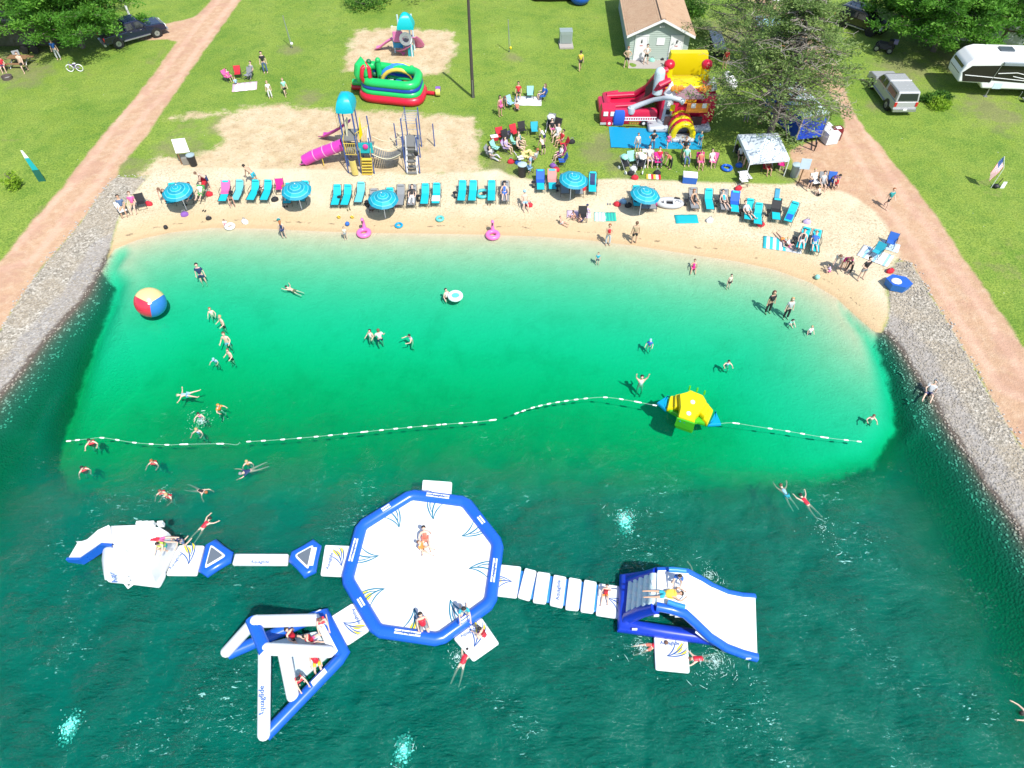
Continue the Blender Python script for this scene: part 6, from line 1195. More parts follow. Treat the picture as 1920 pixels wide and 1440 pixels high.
# ---- furniture ----
def mk_lounger(fab, seatfab=None, name='sun_lounger'):
    t = thing(name, 'x', 'sun lounger', (0,0,0)); s2 = seatfab or fab
    m = MB(); m.slab([(-.27,-.95,.36),(.27,-.95,.36),(.27,.25,.36),(-.27,.25,.36)],.03); part(m,'seat',s2,t)
    m = MB(); m.slab([(-.27,.27,.37),(.27,.27,.37),(.27,.80,.80),(-.27,.80,.80)],.03); part(m,'backrest',fab,t)
    m = MB(); m.slab([(-.22,.70,.80),(.22,.70,.80),(.22,.80,.88),(-.22,.80,.88)],.06); part(m,'headrest',fab,t)
    m = MB()
    for s in (-1,1): m.tube([(s*.31,-1.0,.37),(s*.31,.27,.37),(s*.31,.84,.83)],.02,6); m.tube([(s*.33,-.25,.38),(s*.36,-.15,.58),(s*.36,.35,.60),(s*.33,.5,.56)],.018,5)
    m.rod((-.31,-1.0,.37),(.31,-1.0,.37),.02); m.rod((-.31,.84,.83),(.31,.84,.83),.02); part(m,'frame',FRAME,t)
    for s in (-1,1):
        for y in (-.75,.35): m = MB(); m.rod((s*.31,y,.36),(s*.32,y-.12,0),.018); part(m,'leg',FRAME,t)
    return t
def mk_camp(fab, name='camp_chair'):
    t = thing(name,'x','chair',(0,0,0)); m = MB(); m.slab([(-.26,-.24,.42),(.26,-.24,.42),(.24,.22,.38),(-.24,.22,.38)],.03); part(m,'seat',fab,t)
    m = MB(); m.slab([(-.27,.20,.40),(.27,.20,.40),(.29,.42,.92),(-.29,.42,.92)],.03); part(m,'backrest',fab,t); m = MB()
    for s in (-1,1): m.rod((s*.3,-.28,0),(s*.26,.25,.45),.014); m.rod((s*.3,.25,0),(s*.27,-.25,.42),.014); m.rod((s*.28,.22,.1),(s*.3,.44,.94),.014); m.rod((s*.31,-.25,.62),(s*.31,.32,.64),.022); m.rod((s*.3,-.26,.05),(s*.31,-.25,.62),.012)
    m.rod((-.3,-.28,.02),(.3,-.28,.02),.01); part(m,'folding_frame',FRAME,t); return t
def mk_umb():
    t = thing('beach_umbrella','x','umbrella',(0,0,0)); m = MB(); m.rod((0,0,-.1),(0,0,2.02),.028,8); part(m,'pole',WHT,t)
    UA=mat('umbrella_blue',(.0,.22,.31),.6,var=.05); UB=mat('umbrella_light_blue',(.0,.31,.40),.6,var=.05); UW=mat('umbrella_white_stripe',(.12,.46,.56),.6,var=.03)
    rings=[0,.10,.15,.19,.36,.40,.58,.62,.84,.88,1.06]; cols=[1,0,2,1,2,0,2,1,2,0]; tilt = Matrix.Rotation(R(6),3,'X')
    for k in range(8):
        m = MB(); a0,a1=k*math.pi/4+.2,(k+1)*math.pi/4+.2
        for i in range(10):
            m.cur=cols[i]; q_=[]
            for r_,a in ((rings[i],a0),(rings[i+1],a0),(rings[i+1],(a0+a1)/2),(rings[i+1],a1),(rings[i],a1),(rings[i],(a0+a1)/2)):
                sagr=r_*(1-.035*(a==(a0+a1)/2)); q_.append(tilt@Vector((sagr*math.cos(a),sagr*math.sin(a),2.1-.42*(r_/1.06)**1.6-(.02*(r_/1.06)*(a==(a0+a1)/2)))))
            m.add(q_,[(0,1,2,5),(5,2,3,4)] if i else [(0,1,2),(0,2,3)])
        part(m,'canopy_panel',[UA,UB,UW],t)
    m = MB(); m.ball((0,0,2.13),.035,8,6); part(m,'finial',WHT,t)
    for k in range(8): a=k*math.pi/4+.2; m = MB(); e=tilt@Vector((1.05*math.cos(a),1.05*math.sin(a),1.67)); m.tube([(0,0,2.05),tilt@Vector((.5*math.cos(a),.5*math.sin(a),1.95)),e],.008,4); part(m,'rib',FRAME,t)
    return t
STR=mat('striped_cyan',(.10,.42,.45),.75,scale=10)
LB = dict(cyan=mk_lounger(CYAN), dark=mk_lounger(GREYF), stripe=mk_lounger(STR))
CB = {k: mk_camp(cm(k)) for k in ('pink','grey','blue','red','cyan','green','mint','black','hot','lilac','white','sky')}
UMB = mk_umb()
_used = set()
def put(root, key, loc, rz, label, group=None):
    if key not in _used: _used.add(key); root.location = loc; root.rotation_euler = (0,0,rz); root['label'] = label; o = root
    else: o = dup(root, loc, rz, label)
    if group: o['group'] = group
    return o
for i,(px,py,lab) in enumerate([(326,338,'leftmost blue striped umbrella on the beach'),(550,336,'blue striped umbrella in front of the pink tube slide'),(713,351,'blue striped umbrella below the hanging bridge'),(1073,321,'blue striped umbrella nearest the ring of picnickers'),(1208,348,'blue striped umbrella below the fire engine bounce house')]):
    p=W(px,py,2.75); z=gh(p.x,p.y); put(UMB,'umb',(p.x,p.y,z),i*.3,lab,'blue striped beach umbrellas')
LG='sun loungers lined up on the sand'; HD0=0
LOUNG=[(327,368,'cyan',8,'cyan lounger sticking out below the leftmost umbrella'),(425,364,'cyan',2,'cyan lounger with a pink towel over its head end'),(450,362,'stripe',-2,'pale striped lounger just left of the shirtless man in turquoise shorts'),(479,362,'cyan',-4,'empty cyan lounger in front of the man in turquoise shorts'),(503,362,'cyan',-2,'empty cyan lounger just left of the pink chair'),(544,368,'cyan',2,'cyan lounger half under the umbrella by the pink tube slide'),(572,364,'cyan',-3,'empty cyan lounger right of the umbrella by the pink tube slide'),
(633,371,'cyan',0,'left one of the two empty cyan loungers below the yellow baby slide'),(652,371,'cyan',-3,'right one of the two empty cyan loungers below the yellow baby slide'),(677,366,'stripe',-2,'blue and white striped lounger left of the umbrella below the hanging bridge'),(703,379,'dark',4,'dark lounger in the shade of the umbrella below the hanging bridge'),(732,377,'cyan',2,'short-looking cyan lounger poking out right of the umbrella below the hanging bridge'),(752,371,'dark',0,'empty charcoal lounger right of the umbrella below the hanging bridge'),(774,371,'dark',0,'charcoal lounger under the person in black top and white trousers'),(798,369,'cyan',0,'plain cyan lounger right of the person in white trousers'),(819,368,'cyan',0,'cyan lounger with a white towel over its foot end'),
(867,363,'cyan',-2,'cyan lounger at the left of the middle group of four'),(887,363,'cyan',-2,'cyan lounger left of the round turquoise float'),(922,363,'cyan',0,'cyan lounger right of the round turquoise float'),(947,364,'dark',0,'charcoal lounger under the person in a blue swimsuit'),
(1013,343,'cyan',0,'cyan lounger with a royal blue towel on its back'),(1035,342,'cyan',0,'cyan lounger covered by a salmon pink towel'),(1058,350,'dark',0,'left dark lounger under the umbrella nearest the picnickers'),(1084,351,'dark',0,'right dark lounger under the umbrella nearest the picnickers'),(1110,347,'cyan',-4,'cyan lounger with a navy towel right of the umbrella nearest the picnickers'),
(1192,373,'cyan',-2,'cyan lounger at the left edge of the rightmost umbrella'),(1205,378,'dark',0,'left grey lounger beneath the rightmost umbrella'),(1219,378,'dark',0,'right grey lounger beneath the rightmost umbrella'),
(1298,377,'dark',-2,'charcoal lounger with the person in black leaning forward'),(1327,379,'cyan',-4,'plain cyan lounger between the two charcoal ones at right'),(1355,380,'dark',-6,'charcoal lounger under the person with a cyan top'),(1375,384,'cyan',-10,'cyan lounger with a royal blue towel at the right'),(1401,398,'cyan',-14,'cyan lounger under the sunbather in grey'),(1418,406,'cyan',-12,'cyan lounger with a white spot beside the small red bag'),(1452,398,'cyan',-12,'cyan lounger mostly covered by a black towel'),(1480,403,'cyan',-28,'cyan lounger turned furthest to the right with blue clothes on it'),(1502,452,'cyan',-26,'cyan lounger at the right end of the striped beach towels'),(1525,457,'cyan',-18,'cyan lounger under the person in royal blue')]
LD={}
for px,py,k,a,lab in LOUNG:
    p=g(px,py+6); LD[px]=put(LB[k],'l'+k,(p.x,p.y,p.z-.01),R(a-px*0),lab,LG)
for px,py,k,a,lab in LOUNG[::2]:
    lb_=' '.join(('little black table by the '+lab.replace('sun lounger','lounger')).split()[:15])
    while lb_.split()[-1] in ('the','a','of','at','in','with','its','under','over','by','below','right','left','just','two','on','beside','between','person','empty','yellow','baby','pink'): lb_=' '.join(lb_.split()[:-1])
    p=g(px,py+6); q_=Vector(LD[px].location)+Matrix.Rotation(R(a),3,'Z')@Vector((-.52,-.1,0)); th=put(thing('side_table','x','table',(0,0,0)) if 'st' not in _used else ST_,'st',(q_.x,q_.y,p.z),0,lb_,'little black tables between the loungers')
    if len(th.children)==0:
        ST_=th; m=MB(); m.lathe([(0,.40),(.17,.40),(.17,.43),(0,.44)],(0,0,0),14); part(m,'table_top',BLACK,th); m=MB(); m.rod((0,0,0),(0,0,.4),.03); m.lathe([(.14,0),(.02,.04)],(0,0,0),10); part(m,'stem',BLACK,th)
def towel(px,py,wd,ln,rz,mt,lab,dz=0.0,stripes=None,slope=0.0,cat='towel',name='towel',nx=6,ny=6):
    """cloth laid on ground or lounger, slightly rumpled"""
    p=g(px,py); m=MB(); V_=[]; T_=MB()
    for j in range(ny+1):
        for i in range(nx+1):
            x=(i/nx-.5)*wd; y=(j/ny-.5)*ln; c_,s_=math.cos(rz),math.sin(rz); X_,Y_=p.x+x*c_-y*s_,p.y+x*s_+y*c_
            V_.append((X_,Y_,gh(X_,Y_)+.03+dz+slope*(y+ln/2)+.012*math.sin(i*2.3+j*1.7)))
    base_=len(V_); F_=[]
    for j in range(ny):
        for i in range(nx): F_.append((j*(nx+1)+i,j*(nx+1)+i+1,(j+1)*(nx+1)+i+1,(j+1)*(nx+1)+i))
    m.v=V_; m.f=F_; m.mi=[(i%nx)%len(stripes) if stripes else 0 for i in range(len(F_))]
    o=solo(m,name,[mt] if not stripes else stripes,lab,cat,True,loc=(p.x,p.y,p.z)); so=o.modifiers.new('solid','SOLIDIFY'); so.thickness=.015; return o
def ltowel(px,mt,lab,back=True,a=0,wd=.6):
    r=LD[px]; m=MB()
    if back: pts=[(-wd/2,.25,.41),(wd/2,.25,.41),(wd/2,.83,.90),(-wd/2,.83,.90)]
    else: pts=[(-wd/2,-.75,.40),(wd/2,-.75,.40),(wd/2,-.1,.40),(-wd/2,-.1,.40)]
    m.slab(pts,.02)
    if back: m.slab([(-wd/2,-.15,.40),(wd/2,-.15,.40),(wd/2,.26,.41),(-wd/2,.26,.41)],.02)
    o=solo(m,'towel',mt,lab,'towel',False,loc=None); o.location=r.location; o.rotation_euler=r.rotation_euler; return o
ltowel(425,cm('pink'),'pink towel draped over a cyan lounger head',wd=.64); ltowel(1013,BROYAL,'royal blue towel on the lounger nearest the pale-lidded black bin'); ltowel(1035,mat('salmon_towel',(.62,.22,.20),.85),'salmon pink towel covering most of a lounger',wd=.66); ltowel(1110,NAVY,'navy towel hanging off the lounger right of the picnickers umbrella',wd=.35); ltowel(1375,BROYAL,'royal blue towel on the lounger at the right of the beach',wd=.62); ltowel(1452,cm('black'),'black towel covering a lounger on the right side of the beach',wd=.66); ltowel(819,cm('white'),'white towel over the foot end of a cyan lounger',False); ltowel(1480,BROYAL,'bunched blue clothes on the lounger turned furthest right',False,wd=.4)
# camp chairs: (px,py,colour,angle,label)
for px,py,k,a,lab in [(430,147,'pink',60,'pink camp chair at the left of the pink striped blanket'),(448,141,'red',10,'red camp chair behind the pink striped blanket'),(467,144,'grey',-25,'dark camp chair behind the person in jeans by the pink blanket'),
 (994,180,'mint',0,'empty mint camp chair behind the white blanket'),(1016,183,'blue',-75,'blue camp chair right of the white blanket'),(957,197,'sky',40,'pale blue camp chair left of the white blanket'),
 (1002,248,'cyan',5,'bright cyan camp chair at the back of the picnic ring'),(980,247,'black',20,'black camp chair next to the bright cyan one'),(965,252,'red',30,'dark red camp chair at the back left of the picnic ring'),(950,262,'black',35,'black camp chair in the packed left side of the picnic ring'),(938,258,'red',20,'red camp chair behind the mint one in the picnic ring'),(930,281,'mint',60,'mint camp chair with a red bag on it'),(950,280,'lilac',75,'lilac camp chair beside the mint one'),(967,272,'mint',80,'teal camp chair inside the left of the picnic ring'),(1033,232,'grey',-15,'grey camp chair at the far right of the picnic ring'),(1043,240,'black',-30,'black camp chair behind the white striped picnickers'),(1056,275,'red',-80,'red camp chair on the right of the picnic ring'),(1050,292,'pink',-85,'pale pink camp chair below the red one'),(1053,305,'blue',-85,'blue camp chair with a purple bag at the lower right of the picnic ring'),(919,290,'grey',70,'grey camp chair at the far left of the picnic ring'),(975,300,'white',110,'white camp chair at the near side of the picnic ring'),(990,318,'sky',130,'pale blue camp chair by the bin with the pale lid'),
 (1183,303,'mint',15,'mint camp chair at the left of the row below the tarp'),(1198,306,'white',5,'white camp chair in the row below the tarp'),(1232,306,'hot',0,'magenta camp chair in the row below the tarp'),(1285,300,'green',0,'green camp chair right of the gap in the row below the tarp'),(1311,306,'hot',0,'hot pink camp chair second from the right of the row'),(1335,306,'pink',-20,'bright pink camp chair at the right end of the row'),(1218,303,'lilac',0,'lilac camp chair behind the broad sitter'),
 (1462,312,'hot',-20,'pink camp chair inside the right edge of the canopy'),(1434,318,'red',-10,'red camp chair under the middle of the canopy'),(1420,300,'black',20,'black camp chair under the canopy'),(1392,342,'white',10,'white folding chair at the foot of the canopy leg'),
 (1525,345,'white',15,'white chair at the left of the group on the dirt'),(1540,343,'grey',0,'grey chair in the group on the dirt'),(1556,343,'blue',-10,'navy chair at the right of the group on the dirt'),(527,356,'hot',5,'magenta camp chair beside the umbrella by the tube slide'),(234,398,'white',40,'white plastic chair at the left end of the beach'),(268,384,'black',20,'black and red folding chair near the left end of the beach'),(358,374,'cyan',0,'cyan beach chair under the woman by the leftmost umbrella'),(380,368,'green',-5,'dark green camp chair right of the leftmost umbrella'),(384,350,'red',0,'red camp chair behind the dark green one'),(1092,408,'black',0,'black chair beside the lilac towel'),(1640,476,'cyan',-45,'cyan chair lying on the white striped towel'),(1666,458,'blue',-30,'blue beach chair at the right end of the sand'),(38,112,'grey',30,'grey chair by the dark camper'),(10,126,'red',60,'red chair at the left edge of the photo'),(1384,290,'black',50,'black chair at the left under the canopy')]:
    p=g(px,py+5); k2=k if k in CB else 'grey'; put(CB[k2],'c'+k2,(p.x,p.y,p.z),R(-a) if px<1060 and False else R(a),lab,'camp chairs on grass and sand')
for k,v in list(LB.items()):
    if 'l'+k not in _used:
        for ch in list(v.children): bpy.data.objects.remove(ch)
        bpy.data.objects.remove(v)
for k,v in list(CB.items()):
    if 'c'+k not in _used:
        for ch in list(v.children): bpy.data.objects.remove(ch)
        bpy.data.objects.remove(v)
# blankets and towels on the ground
PS=[mat('pink_stripe',(.60,.42,.48),.85),mat('white_stripe',(.64,.60,.62),.85)]
towel(459,163,2.1,1.5,R(12),None,'pink and white striped blanket on the left lawn',stripes=PS,nx=9,cat='blanket',name='blanket'); towel(990,190,2.3,1.5,R(-3),cm('white'),'white blanket spread on the grass above the picnic ring',cat='blanket',name='blanket')
towel(1287,411,1.6,.9,0,mat('turquoise_towel',(.0,.33,.37),.85),'plain turquoise towel lying alone on the sand'); towel(1125,407,.85,.95,R(-3),mat('pale_mint_towel',(.35,.58,.48),.85),'pale mint patterned towel beside the green one',stripes=[mat('pale_mint_towel',(.35,.58,.48),.85),mat('white_stripe',(.64,.60,.62),.85)],nx=7); towel(1145,407,.75,.9,0,None,'bright green patterned towel on the sand',stripes=[mat('green_towel',(.02,.40,.28),.85),mat('green_towel_dark',(.02,.26,.24),.85)],nx=7)
towel(1085,402,1.7,.75,R(-4),mat('lilac_towel',(.55,.42,.52),.85),'pale lilac towel with people sitting around it'); towel(1452,457,1.5,1.2,R(-14),None,'turquoise striped towel at the left of the right-hand group',stripes=[mat('turquoise_stripe',(.03,.40,.44),.85),mat('white_stripe',(.64,.60,.62),.85)],nx=7); towel(1480,466,1.6,.7,R(-18),cm('lgrey'),'pale grey towel in front of the right-hand group')
towel(1641,480,2.0,1.3,R(-38),None,'white towel with thin dark stripes at the right end of the sand',stripes=[cm('white'),cm('white'),cm('sky'),cm('white')],nx=12); towel(1668,462,1.2,.9,R(-30),mat('pale_blue_towel',(.45,.58,.66),.85),'pale blue towel beneath the blue beach chair at the far right'); towel(1215,283,0.9,.5,0,cm('white'),'crumpled white cloth in front of the tarp'); towel(1225,332,1.1,.6,R(-5),None,'yellow, white and red towel on the grass above the rightmost umbrella',stripes=[cm('yellow'),cm('white'),cm('red')],nx=6); towel(1395,335,.7,1.1,R(15),cm('white'),'white towel hanging at the canopy foot',dz=.3)
towel(1457,365,.35,1.5,R(-18),mat('blue_print_towel',(.06,.28,.42),.85),'long narrow blue towel twisted on the sand above the black towelled lounger')
# bags, balls, buckets, coolers
def bag(px,py,c_,lab,r=.24,shape='bag',z=0.0):
    th=thing('beach_bag' if shape=='bag' else shape,lab,{'bag':'bag','cooler':'cooler','bucket':'bucket','ball':'ball','shoes':'shoes'}[shape],g(px,py)+Vector((0,0,z)),rnd.uniform(-.5,.5)); m=MB(); mt=cm(c_)
    if shape=='bag': m.tube([(0,0,0),(0,0,r*.6),(0,0,r*1.1)],[r,r*1.1,r*.6],8,flat=.7); part(m,'pouch',mt,th,True); m=MB(); m.tube([(-r*.5,0,r),(-r*.3,0,r*1.7),(r*.3,0,r*1.7),(r*.5,0,r)],.02,5); part(m,'handles',cm('grey'),th)
    elif shape=='cooler': m.box((0,0,r*.6),(r*2.2,r*1.5,r*1.2),taper=1.05); part(m,'box',mt,th); m=MB(); m.box((0,0,r*1.27),(r*2.3,r*1.6,r*.18)); part(m,'lid',cm('white'),th)
    elif shape=='bucket': m.lathe([(0,0),(r*.6,0),(r,r*1.1),(r*.9,r*1.1),(r*.55,.03)],(0,0,0),12); part(m,'pail',mt,th,True); m=MB(); m.tube([(-r,0,r*1.1),(0,0,r*1.9),(r,0,r*1.1)],.012,4); part(m,'handle',cm('white'),th)
    elif shape=='shoes':
        for s in (-1,1): m=MB(); m.ball((s*.09,0,.035),.13,8,5,(.4,1,.3)); part(m,'shoe',mt,th,True)
    else: m.ball((0,0,r),r,12,8); part(m,'shell',mt,th,True)
    return th
for a in [(280,384,'red','red bag beside the black folding chair at the left'),(393,366,'red','small dark red bag right of the dark green chair'),(340,374,'navy','navy bag under the leftmost umbrella'),(516,376,'black','black crate-like bag by the magenta chair'),(557,372,'navy','dark bag under the umbrella by the tube slide'),(741,384,'pink','small pink bag by the short-looking lounger'),(690,384,'black','black bag under the umbrella below the hanging bridge'),(1093,356,'red','red bag under the umbrella nearest the picnickers'),(1072,352,'black','black bag between the two dark loungers'),(992,386,'red','red bag next to the person wrapped in a towel'),(1157,385,'red','red bag left of the rightmost umbrella'),(1168,380,'sky','blue patterned bag left of the rightmost umbrella'),(1178,387,'black','dark backpack left of the rightmost umbrella'),(1230,384,'hot','pink bag right of the rightmost umbrella'),(1426,423,'red','small red bag by the lounger with a white spot'),(1668,510,'red','red and black bag at the top of the right gravel bank'),(958,305,'red','round red bag inside the picnic ring'),(972,307,'blue','blue and white patterned bag inside the picnic ring'),(1043,320,'red','red bag at the lower right of the picnic ring'),(1037,313,'purple','purple bag at the lower right of the picnic ring'),(1072,268,'black','black bag right of the red chair in the picnic ring'),(1183,327,'black','dark bag left of the yellow, white and red towel'),(1232,326,'black','black bag right of the yellow, white and red towel'),(1190,335,'red','red bag in front of the yellow, white and red towel'),(1240,112,'black','black bin bag against the wash house wall'),(1222,115,'mint','green bag against the wash house wall'),(1188,318,'white','white round bag by the mint chair'),(1384,355,'red','red bundle at the near foot of the canopy'),(1512,418,'lilac','lilac bag lying on open sand at right'),(1458,383,'black','black and white cloth bag above the furthest right lounger'),(347,404,'purple','small purple toy pile near the left shore'),(1385,312,'blue','small blue stool left of the canopy'),(1330,415,'white','white bag in front of the right-hand loungers'),(1268,385,'white','white pouch next to the grey dinghy'),(460,418,'white','tiny white bundle near the left shore'),(955,252,'lilac','lilac bag on the grass in the picnic ring'),(944,268,'hot','hot pink bag in the packed side of the picnic ring')]: bag(*a,r=.26)
bag(927,272,'red','red cooler bag on the mint camp chair',.25,'cooler',.45); bag(1292,340,'blue','large dark blue tub at the grass edge above the beach',.45,'cooler'); bag(523,414,'teal','small teal pail on the wet sand',.14,'bucket'); bag(636,409,'yellow','left yellow pail near the flamingo float',.15,'bucket'); bag(661,409,'yellow','right yellow pail near the flamingo float',.15,'bucket'); bag(392,411,'black','black bag with white print on the wet sand',.2); bag(1531,523,'mint','small mint ball at the water edge on the right',.17,'ball'); bag(312,429,'black','black and white round toy at the left water edge',.15,'ball'); bag(652,423,'blue','blue toy boat near the flamingo float',.16,'ball')
for a in [(347,385,'black','black sandals in front of the leftmost umbrella'),(383,396,'black','black flip-flops on the sand left of the bending child'),(536,388,'black','black sandals in front of the tube slide umbrella'),(654,394,'olive','green sandals below the two empty cyan loungers'),(697,395,'brown','brown sandals below the bridge umbrella'),(917,384,'brown','brown sandals in front of the middle loungers'),(1142,383,'grey','grey shoes left of the rightmost umbrella')]: bag(*a,.1,'shoes')
# floats
def ringf(px,py,R_,r,mt,lab,name='swim_ring',z=.0,tilt=None,base_=None):
    th=thing(name,lab,'swim ring',g(px,py)+Vector((0,0,z))); M=tilt or Matrix.Identity(3); m=MB(); m.tube([M@Vector((R_*math.cos(a),R_*math.sin(a),r)) for a in np.linspace(0,2*math.pi,25)[:-1]],r,10,closed=True); part(m,'ring',mt,th,True); return th
for px,py,lab in ((683,440,'left pink flamingo float at the water edge'),(924,444,'right pink flamingo float at the water edge')):
    th=ringf(px,py,.36,.165,FPINK,lab,'flamingo_float'); th['group']='pink flamingo floats'; m=MB(); m.tube([(0,.36,.2),(-.02,.5,.55),(.0,.44,.9),(-.02,.30,1.12),(0,.16,1.12)],[.15,.10,.075,.075,.06],10); m.ball((0,.2,1.12),.11,10,8,(1,1.2,1)); part(m,'neck',FPINK,th,True); m=MB(); m.tube([(0,.12,1.08),(0,.02,.98),(0,.01,.90)],[.05,.04,.02],6); part(m,'beak',BLACK,th,True)
    m=MB(); m.ball((.0,.48,.25),.22,10,6,(.5,.8,.8)); part(m,'base_lobe',FPINK,th,True)
th=thing('inflatable_dinghy','grey and white inflatable dinghy beside the rightmost umbrella','dinghy',g(1255,384),R(-5)); m=MB(); m.tube([(.85*math.cos(a),.42*math.sin(a),.16) for a in np.linspace(0,2*math.pi,25)[:-1]],.17,10,closed=True); part(m,'hull_tube',cm('lgrey'),th,True); m=MB(); m.pad([(.8*math.cos(a),.38*math.sin(a)) for a in np.linspace(0,2*math.pi,13)[:-1]],.0,.08,.02,.1); part(m,'floor',BLACK,th,True)
for x in (-.35,.3): m=MB(); m.tube([(x,-.3,.2),(x,.3,.2)],.09,8); part(m,'seat',cm('white'),th,True)
m=MB(); m.slab([(.3,.3,.34),(.75,.25,.34),(.7,.42,.34),(.35,.5,.34)],.02); part(m,'printed_fin',BLACK,th)
ringf(905,366,.42,.13,mat('turquoise_float',(.05,.40,.42),.4),'round turquoise float lying between cyan loungers'); ringf(1362,317,.34,.11,BLUE,'blue paddling ring left of the canopy'); ringf(748,424,.22,.08,CYN,'small blue ring on the wet sand'); 
th=ringf(825,412,.22,.10,mat('aqua_bucket',(.10,.45,.42),.4),'aqua float on the sand below the middle loungers'); ringf(432,427,.26,.12,cm('white'),'white float with a small child beside it at the left shore')
th=ringf(854,558,.36,.14,mat('white_float',(.62,.70,.70),.3),'white and aqua ring float held by a bather','swim_ring',.0); m=MB(); m.pad([(.34*math.cos(a),.34*math.sin(a)) for a in np.linspace(0,2*math.pi,13)[:-1]],.05,.2,.03,.05); part(m,'ring_floor',mat('aqua_bucket',(.10,.45,.42),.4),th,True)
ringf(1013,0,.1,.04,BLACK,'x') if False else None
m=MB(); m.box((0,0,.02),(1.25,.9,.03)); 
th=thing('striped_tote','blue and white shell-shaped sunshade tent on the right gravel bank','beach tent',g(1680,538),R(-20)); m=MB(); A_=[(0.72*math.cos(a),.55*math.sin(a)) for a in np.linspace(0,2*math.pi,7)[:-1]]; m.prism(A_,0,.5,-.12); part(m,'outer_wall',mat('blue_tote',(.02,.14,.42),.6),th); m=MB(); m.prism([(x*1.12,y*1.12) for x,y in A_],.49,.52); part(m,'blue_inside',BROYAL,th); m=MB(); m.ball((-.2,-.15,.55),.28,10,6,(1.2,1,.5)); part(m,'white_towel_heap',cm('white'),th,True); th.name='beach_basket'; th['label']='large blue hexagonal basket heaped with towels on the right gravel bank'; th['category']='basket'
m=MB()
th=thing('yellow_star_float','pale yellow star-shaped float inside the picnic ring','swim ring',g(989,292)); m.tube([((.42+.12*math.cos(5*a))*math.cos(a),(.42+.12*math.cos(5*a))*math.sin(a),.12) for a in np.linspace(0,2*math.pi,31)[:-1]],.12,8,closed=True); part(m,'ring',mat('pale_yellow_vinyl',(.65,.55,.22),.4),th,True)
# stroller
def stroller(px,py,c_,lab,a=0):
    th=thing('stroller',lab,'stroller',g(px,py),R(a)); m=MB(); m.slab([(-.22,-.2,.45),(.22,-.2,.45),(.24,.3,.55),(-.24,.3,.55)],.05); m.slab([(-.24,.28,.55),(.24,.28,.55),(.24,.45,1.0),(-.24,.45,1.0)],.05); part(m,'seat',BLACK,th); m=MB(); m.tube([(0,.0,.95),(0,.2,1.08),(0,.42,1.02)],[.14,.3,.28],10,flat=.6); part(m,'hood',cm(c_),th,True)
    m=MB()
    for s in (-1,1): m.rod((s*.26,-.4,.12),(s*.26,.55,1.05),.018); m.rod((s*.26,.4,.12),(s*.26,-.05,.6),.018)
    m.rod((-.26,.55,1.05),(.26,.55,1.05),.02); part(m,'frame',STEEL,th)
    for x,y in ((-.28,-.42),(.28,-.42),(-.28,.42),(.28,.42)): m=MB(); m.lathe([(0,-.03),(.13,-.03),(.13,.03),(0,.03)],(x,y,.13),12,Matrix.Rotation(R(90),3,'Y')); part(m,'wheel',WHT,th,True)
stroller(1031,245,'white','stroller with white and grey hood at the top of the picnic ring',-10); stroller(1172,320,'mint','stroller with pale mint hood left of the row of chairs',30); stroller(1200,320,'white','white stroller in front of the row of chairs',-20)
# picnic table by the dark camper and by the canopy
def ptable(px,py,rz,lab,mt):
    th=thing('picnic_table',lab,'table',g(px,py),rz)
    for i in range(5): m=MB(); m.box((0,-.3+i*.15,.74),(1.8,.13,.04)); part(m,'table_board',mt,th)
    for s in (-1,1):
        for i in range(2): m=MB(); m.box((0,s*(.66+i*.14),.44),(1.8,.13,.04)); part(m,'bench_board',mt,th)
        m=MB(); m.rod((s*.7,-.75,0),(s*.7,.3,.74),.035); m.rod((s*.7,.75,0),(s*.7,-.3,.74),.035); m.box((s*.7,0,.40),(.05,1.6,.08)); part(m,'leg_frame',STEEL,th)
    return th
ptable(42,122,R(-2),'brown picnic table beside the dark camper',WOOD); ptable(1405,100,R(10),'picnic table glimpsed under the sparse pine',WOOD); ptable(1427,300,R(-3),'dark blue table under the white canopy',mat('dark_blue_table',(.02,.06,.14),.6))
th=thing('fire_ring','rusty iron fire ring with pale ash at the left edge','fire ring',g(15,148)); m=MB(); m.lathe([(.42,0),(.45,.28),(.42,.28),(.40,.02),(0,.02)],(0,0,0),20); part(m,'iron_ring',mat('rusty_iron',(.10,.08,.07),.9),th); m=MB(); m.lathe([(.39,.03),(.2,.10),(0,.12)],(0,0,0),14); part(m,'ash',mat('ash',(.35,.33,.31),.95),th)
# tarps / sheets seen through the sparse pine
for k,(px,py,wd,ln,c_,lab) in enumerate([(1440,62,3.2,2.2,'sky','pale blue tarp glimpsed under the sparse pine'),(1478,78,3.0,1.6,'white','white sheet glimpsed under the sparse pine'),(1428,15,3.5,1.6,'white','white awning at the top edge behind the sparse pine')]): towel(px,py,wd,ln,R(-10*k),cm(c_),lab,dz=1.1,cat='tarp',name='tarp')
towel(1463,92,1.2,.7,.3,cm('orange'),'orange cloth glimpsed under the sparse pine',dz=.2); towel(1712,38,3.2,2.0,R(35),mat('blue_grey_tarp',(.30,.38,.42),.6),'blue grey tarp between the trees at top right',dz=1.4,cat='tarp',name='tarp'); 
bag(1700,32,'red','red bundle beside the blue grey tarp',.6); bag(1852,102,'coral','coral umbrella bundle behind the white camper',.7)
# quad bike by the trees
th=thing('garden_trailer','black riding mower with a small pink crate by the trees','mower',g(1656,95),R(60)); m=MB(); m.box((0,0,.5),(.9,1.5,.4),taper=.8); part(m,'body_shell',BLACK,th); m=MB(); m.box((0,-.4,.85),(.5,.4,.4)); part(m,'seat',BLACK,th); m=MB(); m.box((.7,-.7,.7),(.4,.5,.3)); part(m,'pink_crate',cm('lilac'),th)
for x,y in ((-.5,-.55),(.5,-.55),(-.5,.6),(.5,.6)): wheel(th,x,y,.28,.18)
